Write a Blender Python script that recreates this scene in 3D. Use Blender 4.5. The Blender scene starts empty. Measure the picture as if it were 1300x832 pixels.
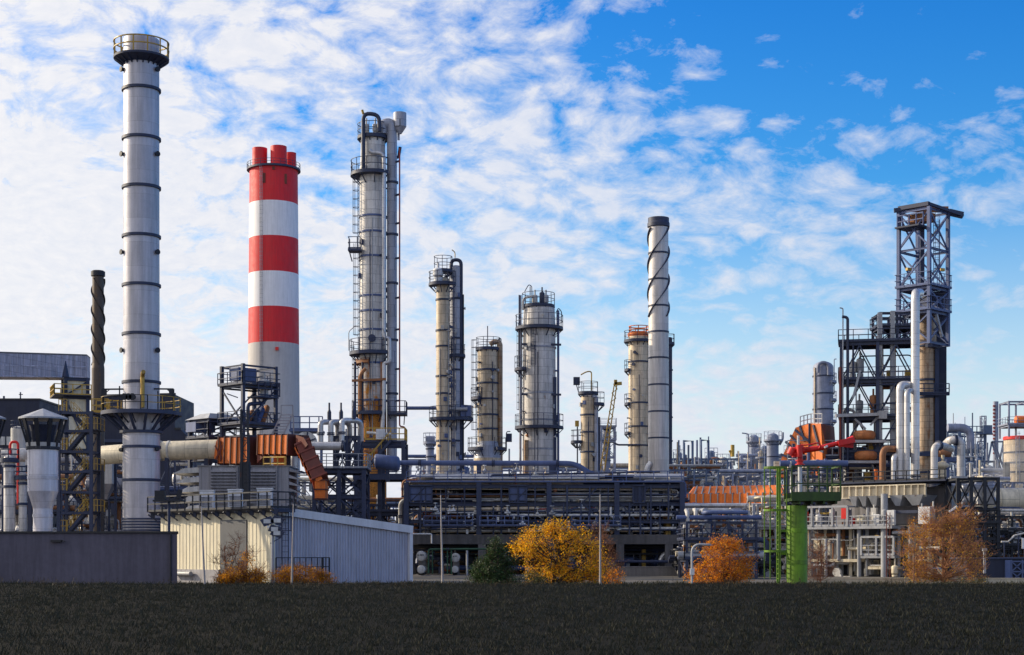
import bpy, math, random
from mathutils import Vector as V
R = math.radians
C = bpy.context.scene.collection
F, CX, HY, EYE = 2000.0, 650.0, 700.0, 2.6      # focal length in photo pixels, principal column, horizon row, eye height
def X(px, Y): return (px-CX)*Y/F
def Z(py, Y): return EYE+(HY-py)*Y/F
def P(px, py, Y): return V((X(px, Y), Y, Z(py, Y)))

# ---------------------------------------------------------------- mesh builder
class G:
    def __init__(s): s.v, s.f, s.s = [], [], []
    def add(s, vs, fs, sm=False):
        o = len(s.v)
        s.v += [tuple(p) for p in vs]; s.f += [tuple(i+o for i in f) for f in fs]; s.s += [sm]*len(fs)
        return s
    def hexa(s, p):
        return s.add(p, [(0,3,2,1),(4,5,6,7),(0,1,5,4),(1,2,6,5),(2,3,7,6),(3,0,4,7)])
    def box(s, c, d, rz=0.0):
        x, y, z = d[0]/2, d[1]/2, d[2]/2; ca, sa = math.cos(rz), math.sin(rz)
        pts = []
        for (a, b, e) in ((-x,-y,-z),(x,-y,-z),(x,y,-z),(-x,y,-z),(-x,-y,z),(x,-y,z),(x,y,z),(-x,y,z)):
            pts.append((c[0]+a*ca-b*sa, c[1]+a*sa+b*ca, c[2]+e))
        return s.hexa(pts)
    def bar(s, p, q, w, h=None, up=None):
        p, q = V(p), V(q); h = h or w; d = q-p
        if d.length < 1e-5: return s
        d.normalize()
        up = V(up) if up else (V((0,0,1)) if abs(d.z) < .95 else V((0,1,0)))
        a = d.cross(up).normalized()*w/2; b = a.cross(d).normalized()*h/2
        return s.hexa([p-a-b, p+a-b, q+a-b, q-a-b, p-a+b, p+a+b, q+a+b, q-a+b])
    def ibeam(s, p, q, w, h):                      # a rolled section: two flanges and a web
        p, q = V(p), V(q); d = (q-p).normalized()
        up = V((0,0,1)) if abs(d.z) < .95 else V((0,1,0))
        a = d.cross(up).normalized(); b = a.cross(d).normalized()
        for k in (-1, 1):
            s.bar(p+b*k*(h*.44), q+b*k*(h*.44), w, h*.12)
        return s.bar(p, q, w*.18, h*.76)
    def rod(s, p, q, r, r2=None, n=8, cap=True):
        return s.tube([p, q], r, n, r2=r2, cap=cap)
    def tube(s, pts, r, n=8, r2=None, cap=True):
        pts = [V(p) for p in pts]; m = len(pts); ds = []
        for i in range(m):
            d = V((0,0,0))
            if i > 0: d += (pts[i]-pts[i-1]).normalized()
            if i < m-1: d += (pts[i+1]-pts[i]).normalized()
            ds.append(d.normalized() if d.length > 1e-6 else V((0,0,1)))
        up = V((0,0,1)) if abs(ds[0].z) < .9 else V((0,1,0))
        a = ds[0].cross(up).normalized(); vs = []
        for i in range(m):
            a = (a-ds[i]*a.dot(ds[i])).normalized(); b = ds[i].cross(a)
            t = i/(m-1); rr = r if r2 is None else r+(r2-r)*t
            for k in range(n):
                w = 2*math.pi*k/n
                vs.append(pts[i]+(a*math.cos(w)+b*math.sin(w))*rr)
        fs = [(i*n+k, i*n+(k+1)%n, (i+1)*n+(k+1)%n, (i+1)*n+k) for i in range(m-1) for k in range(n)]
        s.add(vs, fs, True)
        if cap:
            s.add(vs[:n], [tuple(reversed(range(n)))]); s.add(vs[-n:], [tuple(range(n))])
        return s
    def lathe(s, prof, c, n=28, a0=0, a1=360, smooth=False):   # each profile span its own band unless smooth
        full = abs(a1-a0) >= 359.9; m = n if full else n+1
        ang = [R(a0+(a1-a0)*k/n) for k in range(m)]
        ring = lambda r, z: [(c[0]+r*math.cos(w), c[1]+r*math.sin(w), c[2]+z) for w in ang]
        kk = range(n)
        if smooth:
            vs = []
            for r, z in prof: vs += ring(max(r, 1e-4), z)
            s.add(vs, [(i*m+k, i*m+(k+1)%m, (i+1)*m+(k+1)%m, (i+1)*m+k) for i in range(len(prof)-1) for k in kk], True)
        else:
            for (r, z), (r2, z2) in zip(prof[:-1], prof[1:]):
                if abs(r-r2) < 1e-6 and abs(z-z2) < 1e-6: continue
                s.add(ring(max(r, 1e-4), z)+ring(max(r2, 1e-4), z2), [(k, (k+1)%m, m+(k+1)%m, m+k) for k in kk], abs(r-r2) < 2*abs(z-z2))
        return s
    def ann(s, c, r0, r1, h, a0=0, a1=360, n=24):            # annular slab, top at c.z
        pr = [(r1, -h), (r1, 0), (r0, 0), (r0, -h), (r1, -h)]
        s.lathe(pr, c, n, a0, a1)
        if abs(a1-a0) < 359.9:
            for w in (R(a0), R(a1)):
                q = [(c[0]+r*math.cos(w), c[1]+r*math.sin(w), c[2]+z) for r, z in ((r0,-h),(r1,-h),(r1,0),(r0,0))]
                s.add(q, [(0,1,2,3)])
        return s
    def prism(s, poly, d):                                      # extrude a planar polygon by the vector d
        n = len(poly); d = V(d); a = [V(p) for p in poly]
        return s.add(a+[p+d for p in a], [tuple(range(n)), tuple(reversed(range(n, 2*n)))]+[(i, (i+1)%n, n+(i+1)%n, n+i) for i in range(n)])
    def rail(s, pts, h=1.15, sp=1.6, r=.035, kick=True, closed=False):
        pts = [V(p) for p in pts]
        if closed: pts = pts+[pts[0]]
        up = V((0,0,1)); acc = 0; s.bar(pts[0], pts[0]+up*h, r*2, up=(0,1,0))
        for p, q in zip(pts[:-1], pts[1:]):
            for t in (1, .52): s.bar(p+up*h*t, q+up*h*t, r*1.8)
            if kick: s.bar(p+up*.09, q+up*.09, r*.7, .16)
            L = (q-p).length; d = sp-acc
            while d <= L:
                w = p+(q-p)*(d/L); s.bar(w, w+up*h, r*2, up=(0,1,0)); d += sp
            acc = L-(d-sp)
        s.bar(pts[-1], pts[-1]+up*h, r*2, up=(0,1,0))
        return s
    def ladder(s, p, h, out, w=.5, cage=True):                  # p foot, out = horizontal unit vector away from the shell
        p, out = V(p), V(out); side = V((-out.y, out.x, 0)); up = V((0,0,1))
        for k in (-1, 1): s.bar(p+side*k*w/2, p+side*k*w/2+up*h, .07, up=(0,1,0))
        for i in range(int(h/.45)): s.bar(p-side*w/2+up*(i*.45+.2), p+side*w/2+up*(i*.45+.2), .035)
        if cage and h > 3:
            arc = [p+side*math.cos(t)*.4+out*math.sin(t)*.75 for t in (0, R(45), R(90), R(135), R(180))]
            z = 2.3
            while z < h+.9:
                for a, b in zip(arc[:-1], arc[1:]): s.bar(a+up*z, b+up*z, .05, .06)
                z += 1.1
            for a in arc[1:4]: s.bar(a+up*2.3, a+up*(h+.9), .045, up=(0,1,0))
        return s
    def build(s, name, mat, parent=None, origin=None):
        if not s.v: return None
        o = V(origin) if origin is not None else V((0,0,0)); q = parent
        while q is not None: o = o+q.location; q = q.parent
        me = bpy.data.meshes.new(name)
        me.from_pydata([(a-o.x, b-o.y, c-o.z) for a, b, c in s.v], [], s.f)
        me.polygons.foreach_set('use_smooth', s.s); me.materials.append(mat); me.update()
        ob = bpy.data.objects.new(name, me); C.objects.link(ob)
        if parent is not None: ob.parent = parent
        elif origin is not None: ob.location = origin
        return ob

def fillet(pts, rad, n=5):
    pts = [V(p) for p in pts]; out = [pts[0]]
    for i in range(1, len(pts)-1):
        a, b, c = pts[i-1], pts[i], pts[i+1]; u = (a-b); w = (c-b)
        t = min(rad, u.length*.49, w.length*.49); p0 = b+u.normalized()*t; p2 = b+w.normalized()*t
        for k in range(n+1):
            q = k/n; out.append(p0*(1-q)**2+b*2*q*(1-q)+p2*q*q)
    out.append(pts[-1]); return out

def tag(o, label, cat, group=None, kind=None):
    if label: o['label'] = label
    if cat: o['category'] = cat
    if group: o['group'] = group
    if kind: o['kind'] = kind
    return o
def thing(name, label, cat, loc, group=None):
    o = bpy.data.objects.new(name, None); C.objects.link(o); o.location = loc
    return tag(o, label, cat, group)
def struct(o): o['kind'] = 'structure'; return o
def arc(cx, cy, z, r, a0, a1, n=14):
    return [(cx+r*math.cos(R(a0+(a1-a0)*k/n)), cy+r*math.sin(R(a0+(a1-a0)*k/n)), z) for k in range(n+1)]

# ---------------------------------------------------------------- materials
def srgb(r, g, b):
    f = lambda c: (c/12.92 if c <= .04045 else ((c+.055)/1.055)**2.4)
    return (f(r/255), f(g/255), f(b/255))
class NT:
    def __init__(s, m): s.n, s.l = m.node_tree.nodes, m.node_tree.links
    def node(s, t, **k):
        d = s.n.new(t)
        for a, b in k.items():
            if a == 'inp':
                for i, val in b.items(): s.put(d.inputs[i], val)
            else: setattr(d, a, b)
        return d
    def put(s, sock, val):
        if hasattr(val, 'is_linked'): s.l.new(val, sock)
        else: sock.default_value = val
    def math(s, op, a, b=0.0, c=None, clamp=False):
        d = s.n.new('ShaderNodeMath'); d.operation = op; d.use_clamp = clamp
        s.put(d.inputs[0], a); s.put(d.inputs[1], b)
        if c is not None: s.put(d.inputs[2], c)
        return d.outputs[0]
    def mix(s, f, a, b, mode='MIX'):
        d = s.n.new('ShaderNodeMix'); d.data_type = 'RGBA'; d.blend_type = mode
        s.put(d.inputs[0], f)
        for i, val in ((6, a), (7, b)):
            if isinstance(val, tuple) and len(val) == 3: val = (*val, 1)
            s.put(d.inputs[i], val)
        return d.outputs[2]
    def noise(s, vec, scale, detail=4, rough=.55):
        d = s.n.new('ShaderNodeTexNoise'); s.l.new(vec, d.inputs['Vector'])
        d.inputs['Scale'].default_value = scale; d.inputs['Detail'].default_value = detail; d.inputs['Roughness'].default_value = rough
        return d.outputs['Fac']
    def mapr(s, v, a, b, c, d):
        m = s.n.new('ShaderNodeMapRange'); s.put(m.inputs[0], v)
        for i, q in enumerate((a, b, c, d)): m.inputs[i+1].default_value = q
        return m.outputs[0]
    def stretch(s, vec, sc):
        d = s.n.new('ShaderNodeMapping'); s.l.new(vec, d.inputs[0]); d.inputs['Scale'].default_value = sc
        return d.outputs[0]
MATS = {}
def mat(name, col, rough=.5, metal=0.0, var=.22, scale=.8, streak=.25, rust=0.0, rustcol=(.16,.055,.018), rustz=None, seam=None, seamcol=.45, rand=.18, bump=.15):
    m = bpy.data.materials.new(name); m.use_nodes = True; t = NT(m); b = t.n['Principled BSDF']
    tc = t.node('ShaderNodeTexCoord').outputs['Object']
    oi = t.node('ShaderNodeObjectInfo')
    wv = t.node('ShaderNodeVectorMath', operation='ADD'); t.put(wv.inputs[0], tc)
    cm = t.node('ShaderNodeCombineXYZ'); t.put(cm.inputs[0], t.math('MULTIPLY', oi.outputs['Random'], 57.0)); t.put(cm.inputs[1], t.math('MULTIPLY', oi.outputs['Random'], 31.0))
    t.put(wv.inputs[1], cm.outputs[0]); vec = wv.outputs[0]
    n1 = t.noise(vec, scale, 5, .6)
    n2 = t.noise(t.stretch(vec, (2.2, 2.2, .16)), 1.0, 4, .65)
    n3 = t.noise(vec, scale*9, 3, .6)
    val = t.math('MULTIPLY', t.mapr(n1, .25, .75, 1-var, 1+var*.6), t.mapr(n2, .35, .75, 1+streak*.25, 1-streak))
    val = t.math('MULTIPLY', val, t.mapr(n3, .3, .7, 1-var*.35, 1+var*.25))
    val = t.math('MULTIPLY', val, t.mapr(oi.outputs['Random'], 0, 1, 1-rand, 1+rand*.6))
    c = t.mix(1.0, (*col, 1), val, 'MULTIPLY')
    hgt = n3
    if seam:
        kind, w, h = seam
        sx = t.node('ShaderNodeSeparateXYZ'); t.put(sx.inputs[0], tc)
        cb = t.node('ShaderNodeCombineXYZ')
        if kind == 'cyl':
            t.put(cb.inputs[0], t.math('MULTIPLY', t.math('ARCTAN2', sx.outputs[1], sx.outputs[0]), 2.0)); t.put(cb.inputs[1], sx.outputs[2])
        elif kind == 'x':          # pipe along x
            t.put(cb.inputs[1], sx.outputs[0]); t.put(cb.inputs[0], sx.outputs[2])
        else:
            t.put(cb.inputs[0], t.math('ADD', sx.outputs[0], sx.outputs[1])); t.put(cb.inputs[1], sx.outputs[2])
        br = t.node('ShaderNodeTexBrick', inp={'Vector': cb.outputs[0], 'Scale': 1.0, 'Mortar Size': .028, 'Mortar Smooth': .3, 'Brick Width': w, 'Row Height': h, 'Bias': 0.0})
        br.inputs['Color1'].default_value = (.82,.82,.83,1); br.inputs['Color2'].default_value = (1.0,1.0,1.0,1); br.inputs['Mortar'].default_value = (seamcol,)*3+(1,)
        c = t.mix(1.0, c, br.outputs['Color'], 'MULTIPLY')
        hgt = t.math('SUBTRACT', t.math('MULTIPLY', n3, .4), br.outputs['Fac'])
    rg = t.mapr(n1, .3, .7, max(rough-.08, .05), min(rough+.12, 1))
    if rust > 0:
        rn = t.math('ADD', t.math('MULTIPLY', n1, .55), t.math('MULTIPLY', n2, .45))
        if rustz:
            sz = t.node('ShaderNodeSeparateXYZ'); t.put(sz.inputs[0], tc)
            rn = t.math('ADD', rn, t.mapr(sz.outputs[2], rustz[0], rustz[1], .28, -.12))
        th = .66-rust*.3
        rf = t.mapr(rn, th, th+.12, 0, 1)
        rc = t.mix(t.mapr(n3, .35, .65, 0, 1), rustcol, tuple(x*.45 for x in rustcol))
        c = t.mix(rf, c, rc); rg = t.math('MAXIMUM', rg, t.math('MULTIPLY', rf, .75))
        mt = t.math('MULTIPLY', t.math('SUBTRACT', 1.0, rf), metal); t.put(b.inputs['Metallic'], mt)
    else: b.inputs['Metallic'].default_value = metal
    t.put(b.inputs['Base Color'], c); t.put(b.inputs['Roughness'], rg)
    if bump:
        bp = t.node('ShaderNodeBump', inp={'Strength': bump, 'Distance': .05}); t.put(bp.inputs['Height'], hgt); t.l.new(bp.outputs[0], b.inputs['Normal'])
    MATS[name] = m; return m
steel   = mat('navy_painted_steel', (.028,.040,.092), .55, var=.35, rust=.12)
black   = mat('black_steel', (.016,.019,.03), .6, rust=.1)
bluest  = mat('blue_grey_steel', (.085,.12,.26), .5, rust=.18)
ltsteel = mat('light_grey_steel', (.36,.37,.40), .5, rust=.22)
alu     = mat('aluminium_cladding', (.68,.66,.66), .40, .25, seam=('cyl',1.5,1.05), rust=.08, rustcol=(.3,.2,.13))
stackm  = mat('silver_stack_steel', (.68,.66,.72), .40, .25, var=.14, streak=.3, seam=('cyl',3.1,2.2), seamcol=.72)
white_al= mat('pale_cladding', (.74,.70,.67), .42, .10, seam=('cyl',1.3,1.2), rust=.22, rustcol=(.36,.21,.11), streak=.45)
rusty_al= mat('rust_streaked_cladding', (.78,.74,.70), .42, .10, seam=('cyl',1.3,1.2), rust=.34, rustcol=(.66,.25,.03), rustz=(17,30), streak=.4)
yel_al  = mat('yellowed_cladding', (.72,.58,.41), .42, .10, seam=('cyl',1.2,1.3), rust=.32, rustcol=(.34,.19,.08), streak=.5)
tan_al  = mat('tan_cladding', (.50,.36,.24), .5, .2, seam=('cyl',1.0,.8), rust=.5, rustcol=(.30,.12,.03), streak=.6, seamcol=.3)
blu_al  = mat('weathered_blue_cladding', (.42,.44,.52), .45, .15, seam=('cyl',1.5,1.5))
grey_far= mat('hazy_grey_steel', (.28,.31,.42), .6, .1, var=.35)  # distance haze is mixed into this colour
blue_far= mat('hazy_blue_steel', (.12,.17,.28), .6, .1, var=.4)  # bluish tint carries the haze of far units
cream   = mat('cream_cladding', (.80,.72,.53), .55, var=.12, streak=.25, rust=.02)
creampip= mat('cream_pipe_jacket', (.80,.70,.52), .5, .1, seam=('x',2.0,2.4), streak=.3)
whitep  = mat('white_paint', (.74,.74,.76), .45, var=.12, streak=.3, rust=.05)
offwh   = mat('off_white_panel', (.60,.58,.55), .55, var=.2, streak=.45, rust=.16)
greycl  = mat('grey_panel', (.34,.33,.36), .5, .2, var=.2, streak=.35, seam=('box',1.4,9.0), seamcol=.6)
red     = mat('red_paint', (.74,.018,.014), .42, var=.12, streak=.2, rand=.04)
chimwh  = mat('chimney_white', (.84,.83,.86), .55, var=.06, streak=.14, rand=.02)
chimred = mat('chimney_red', (.74,.012,.020), .55, var=.08, streak=.18, rand=.02)
chimcr  = mat('chimney_concrete', (.53,.50,.49), .7, var=.08, streak=.14, rand=.02)
yellow  = mat('yellow_paint', (.52,.33,.05), .5, var=.25, rust=.12)
orange  = mat('orange_primer', (.90,.20,.022), .6, var=.3, streak=.4, rust=.12, rustcol=(.24,.05,.02), scale=.9)
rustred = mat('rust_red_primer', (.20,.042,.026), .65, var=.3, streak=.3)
rustpip = mat('rusty_pipe', (.36,.15,.06), .65, var=.4, rust=.4, rustcol=(.17,.055,.03))
green   = mat('lime_green_paint', (.16,.32,.010), .5, var=.35, streak=.65, scale=.7, rust=.06, rustcol=(.10,.09,.03))
dkgreenp= mat('olive_green_paint', (.042,.090,.012), .55, var=.4, streak=.5, rust=.1, rustcol=(.08,.06,.02))
dkgreen = mat('dark_green_paint', (.02,.09,.045), .5)
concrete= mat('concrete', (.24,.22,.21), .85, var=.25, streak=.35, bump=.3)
kerbm   = mat('pale_concrete', (.62,.54,.40), .85, var=.2, bump=.3)
plaster = mat('dark_plaster', (.145,.130,.170), .9, var=.22, streak=.3, scale=.35, bump=.35)
coping  = mat('dark_coping', (.022,.021,.026), .5)
navycl  = mat('navy_cladding', (.022,.028,.062), .6, .1, var=.15, seam=('box',2.0,6.0), seamcol=.8)
galv    = mat('galvanised_panel', (.60,.57,.65), .6, .0, var=.25, streak=.5, seam=('box',1.25,1.0), seamcol=.5)
ribbed  = mat('ribbed_sheet', (.50,.51,.60), .45, .0, var=.1, streak=.25)
trim    = mat('white_trim', (.80,.79,.82), .5, var=.1, streak=.2)
roofm   = mat('roof_felt', (.20,.19,.19), .9)
pipeal  = mat('aluminium_pipe', (.72,.71,.72), .34, .40, var=.2, seam=('box',3.0,1.3), seamcol=.6, rust=.03, rustcol=(.4,.28,.15))
dkred   = mat('dull_red_paint', (.30,.035,.03), .55)
brass   = mat('brass_pipe', (.46,.30,.08), .4, .6)
twigm = mat('pale_orange_twigs', (.42,.19,.085), .85, var=.4)
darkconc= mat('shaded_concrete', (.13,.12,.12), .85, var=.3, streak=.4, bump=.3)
bark    = mat('bark', (.085,.055,.04), .9, var=.4, bump=.5)
barkred = mat('twig_bark', (.25,.11,.06), .9, var=.4)
glassm  = mat('lamp_glass', (.55,.57,.6), .15)
poleM   = mat('pale_pole', (.45,.40,.38), .5, .2)
# ---------------------------------------------------------------- camera, sun, sky
sc = bpy.context.scene
cam = bpy.data.cameras.new('camera'); co = bpy.data.objects.new('camera', cam); C.objects.link(co)
co.location = (0, 0, EYE); co.rotation_euler = (R(90), 0, 0)
cam.sensor_width = 36; cam.lens = 36*F/1300; cam.shift_y = (HY-416)/1300; cam.clip_end = 20000; cam.clip_start = .5
sc.camera = co
sc.view_settings.view_transform = 'Standard'; sc.view_settings.look = 'None'; sc.view_settings.exposure = 0
SUN_AZ, SUN_EL = R(-70), R(24)         # clockwise from +Y: the sun stands left of and a little behind the plant
sdir = V((math.sin(SUN_AZ)*math.cos(SUN_EL), math.cos(SUN_AZ)*math.cos(SUN_EL), math.sin(SUN_EL)))
sl = bpy.data.lights.new('sun', 'SUN'); sl.energy = 5.0; sl.angle = R(.5); sl.color = (1, .84, .60)
so = bpy.data.objects.new('sun', sl); C.objects.link(so); so.rotation_euler = (-sdir).to_track_quat('-Z', 'Y').to_euler(); so.location = sdir*300
w = bpy.data.worlds.new('World'); sc.world = w; w.use_nodes = True
t = NT(w); bg = t.n['Background']; bg.inputs['Strength'].default_value = .1
sky = t.node('ShaderNodeTexSky', sky_type='NISHITA'); sky.sun_disc = False; sky.sun_elevation = SUN_EL; sky.sun_rotation = SUN_AZ
sky.air_density = 1.0; sky.dust_density = .6; sky.ozone_density = 3.0
d = t.node('ShaderNodeTexCoord').outputs['Generated']
sx = t.node('ShaderNodeSeparateXYZ'); t.put(sx.inputs[0], d)
x_, y_, z_ = sx.outputs; zz = t.math('MAXIMUM', z_, 0.0); q = t.math('ADD', zz, .42)
cb = t.node('ShaderNodeCombineXYZ'); t.put(cb.inputs[0], t.math('DIVIDE', x_, q)); t.put(cb.inputs[1], t.math('DIVIDE', y_, q))
pv = cb.outputs[0]
rot = t.node('ShaderNodeMapping'); t.put(rot.inputs[0], pv); rot.inputs['Rotation'].default_value = (0,0,R(-24)); rot.inputs['Scale'].default_value = (1.0, 1.12, 1)
pv2 = rot.outputs[0]
wn = t.node('ShaderNodeTexNoise', inp={'Vector': pv2, 'Scale': 9.0, 'Detail': 2.0})
ws = t.node('ShaderNodeVectorMath', operation='SCALE'); t.put(ws.inputs[0], wn.outputs['Color']); ws.inputs['Scale'].default_value = .07
wa = t.node('ShaderNodeVectorMath', operation='ADD'); t.put(wa.inputs[0], pv2); t.put(wa.inputs[1], ws.outputs[0])
big = t.noise(pv2, 3.2, 3, .5)
cell = t.noise(wa.outputs[0], 25.0, 8, .66)
fine = t.noise(wa.outputs[0], 55.0, 6, .66)
side = t.math('ADD', t.mapr(x_, -.30, .30, .27, -.085), t.mapr(y_, -.2, .3, .16, 0))                     # more cloud towards the sun side; cover behind the camera added for fill
low = t.mapr(zz, .0, .33, .12, -.075)                        # and towards the horizon
cov = t.math('ADD', t.math('MULTIPLY', t.math('SUBTRACT', big, .5), .55), t.math('ADD', side, low))
vo = t.node('ShaderNodeTexVoronoi', feature='SMOOTH_F1', inp={'Vector': wa.outputs[0], 'Scale': 25.0, 'Smoothness': .25, 'Randomness': 1.0})
puff = t.mapr(vo.outputs['Distance'], .08, .66, .80, .20)
s0 = t.math('ADD', t.math('ADD', t.math('MULTIPLY', cell, .50), t.math('ADD', t.math('MULTIPLY', puff, .30), t.math('MULTIPLY', fine, .24))), cov)
den = t.mapr(s0, .435, .67, 0, 1)
den = t.math('MULTIPLY', t.math('POWER', den, .95), t.mapr(x_, -.1, .3, .97, .72))
haze = t.math('POWER', t.mapr(zz, .02, .225, 1.0, 0), 1.25)
haze = t.math('MULTIPLY', haze, t.mapr(x_, -.3, .3, 1.0, .95))
deep = t.mapr(zz, .10, .36, 0, 1)
sunny = t.node('ShaderNodeVectorMath', operation='DOT_PRODUCT'); t.put(sunny.inputs[0], d); sunny.inputs[1].default_value = sdir
sg = t.mapr(sunny.outputs['Value'], .15, .75, 0, 1)
hs = t.node('ShaderNodeHueSaturation', inp={'Saturation': 1.4, 'Value': 1.0, 'Color': sky.outputs[0]}); hs.inputs['Hue'].default_value = .505
blue = t.mix(1.0, hs.outputs[0], t.mix(deep, (1.45,1.95,1.88), (.62,1.45,1.9)), 'MULTIPLY')
ccol = t.mix(t.mapr(fine, .3, .7, 0, 1), t.mix(sg, (6.6,7.2,8.6), (8.6,8.7,9.2)), t.mix(sg, (7.9,8.0,8.7), (9.9,9.7,9.7)))
hcol = t.mix(sg, (8.3,8.05,8.6), (9.9,9.7,9.7))
c1 = t.mix(haze, blue, hcol)
c2 = t.mix(den, c1, ccol)
aur = t.mapr(sunny.outputs['Value'], .70, 1.0, 1.0, 2.0)      # sky boosted round the sun, outside the frame, as added soft fill
opp = t.math('MULTIPLY', t.mapr(y_, -.3, .25, .98, 1.0), t.mapr(zz, .36, .75, 1.0, .90))                              # darker blue overhead and behind the camera
c3 = t.mix(1.0, c2, t.math('MULTIPLY', aur, opp), 'MULTIPLY')
t.put(bg.inputs['Color'], c3)
# ---------------------------------------------------------------- plant kit
def stiff_rings(root, px, Y, pys, rpx, m=None, w=.12, name='stiffening_ring'):
    u = Y/F; x = X(px, Y)
    for py in pys:
        r = rpx*u; z = Z(py, Y)
        G().lathe([(r*.99, -.14), (r+w, -.12), (r+w, .12), (r*.99, .14)], (x, Y, z), 28).build(name, m or steel, root)

def platform(root, px, Y, py, rin, rout, a0=0, a1=360, h=1.3, m=None, mr=None, brk=True, th=.28, name='platform'):
    m = m or steel; mr = mr or m; u = Y/F; x = X(px, Y); z = Z(py, Y); ri, ro = rin*u, rout*u
    g = G().ann((x, Y, z), ri*.98, ro, th, a0, a1, 26)
    if brk:
        k = max(3, int(abs(a1-a0)/32))
        for i in range(k+1):
            w = R(a0+(a1-a0)*i/k); c, s = math.cos(w), math.sin(w)
            g.bar((x+ri*c, Y+ri*s, z-(ro-ri)*.9-th), (x+ro*.96*c, Y+ro*.96*s, z-th), .11)
    p = g.build(name, m, root)
    g = G(); full = abs(a1-a0) >= 359.9
    pts = arc(x, Y, z, ro-.06, a0, a1, 22)
    if full: g.rail(pts, h, 1.5, .04)
    else:
        e0 = (x+ri*math.cos(R(a0)), Y+ri*math.sin(R(a0)), z); e1 = (x+ri*math.cos(R(a1)), Y+ri*math.sin(R(a1)), z)
        g.rail([e0]+pts+[e1], h, 1.5, .04)
    g.build('railing', mr, p)
    return p

def col_ladder(root, px, Y, rpx, ang, y0, y1, m=None):
    u = Y/F; a = R(ang); o = V((math.cos(a), math.sin(a), 0)); r = rpx*u+.2
    G().ladder((X(px, Y)+o.x*r, Y+o.y*r, Z(y0, Y)), (y0-y1)*u, o, .6).build('ladder', m or steel, root)

def column(label, px, ytop, r, Y, m, cat='column', name='process_column', rings=(), rm=None, prof=None, dome=.5, group=None, top='dome'):
    u = Y/F; root = thing(name, label, cat, (X(px, Y), Y, 0), group); zt = Z(ytop, Y)
    pr = [(rp*u, Z(py, Y)) for py, rp in prof] if prof else [(r*u, 0)]
    if prof: pr = [(pr[0][0], 0)]+pr
    rt = pr[-1][0]
    if top == 'dome':
        hd = rt*dome; pr.append((rt, zt-hd))
        sh = G().lathe(pr, (X(px, Y), Y, 0), 36)
        sh.lathe([(rt*math.cos(R(k)), zt-hd+hd*math.sin(R(k))) for k in range(0, 91, 15)], (X(px, Y), Y, 0), 36, smooth=True)
    else:
        pr += [(rt, zt), (rt*.86, zt), (rt*.86, zt-3)]
        sh = G().lathe(pr, (X(px, Y), Y, 0), 36)
    sh.build('shell', m, root)
    stiff_rings(root, px, Y, rings, r, rm)
    return root

def side_pipe(root, Y, pts, r, m, name='pipe', n=10, rad=1.2, dy=0.0, clamp=0):
    pt = fillet([P(a, b, Y)+V((0, dy+(c[0] if c else 0), 0)) for a, b, *c in pts], rad)
    o = G().tube(pt, r*Y/F, n).build(name, m, root)
    return o

def pipe_thing(label, pts, r, m, group=None, rad=1.0, n=10, flanges=(), name='pipe', bands=0.0):
    """pts in world coordinates; origin at the first point"""
    pts = [V(p) for p in pts]; path = fillet(pts, rad)
    root = thing(name, label, 'pipe', pts[0], group)
    G().tube(path, r, n).build('pipe_run', m, root)
    for i, t in flanges:
        a, b = pts[i], pts[i+1]; c = a.lerp(b, t); d = (b-a).normalized()
        g = G()
        for k in (-1, 1): g.rod(c+d*(k*.09-.055), c+d*(k*.09+.055), r*1.4, n=max(n, 10))
        g.build('flange', steel, root)
    return root

def frm(ox, oy, ang=0.0):
    ca, sa = math.cos(R(ang)), math.sin(R(ang))
    return lambda u, v, z=0.0: V((ox+u*ca-v*sa, oy+u*sa+v*ca, z))

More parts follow.
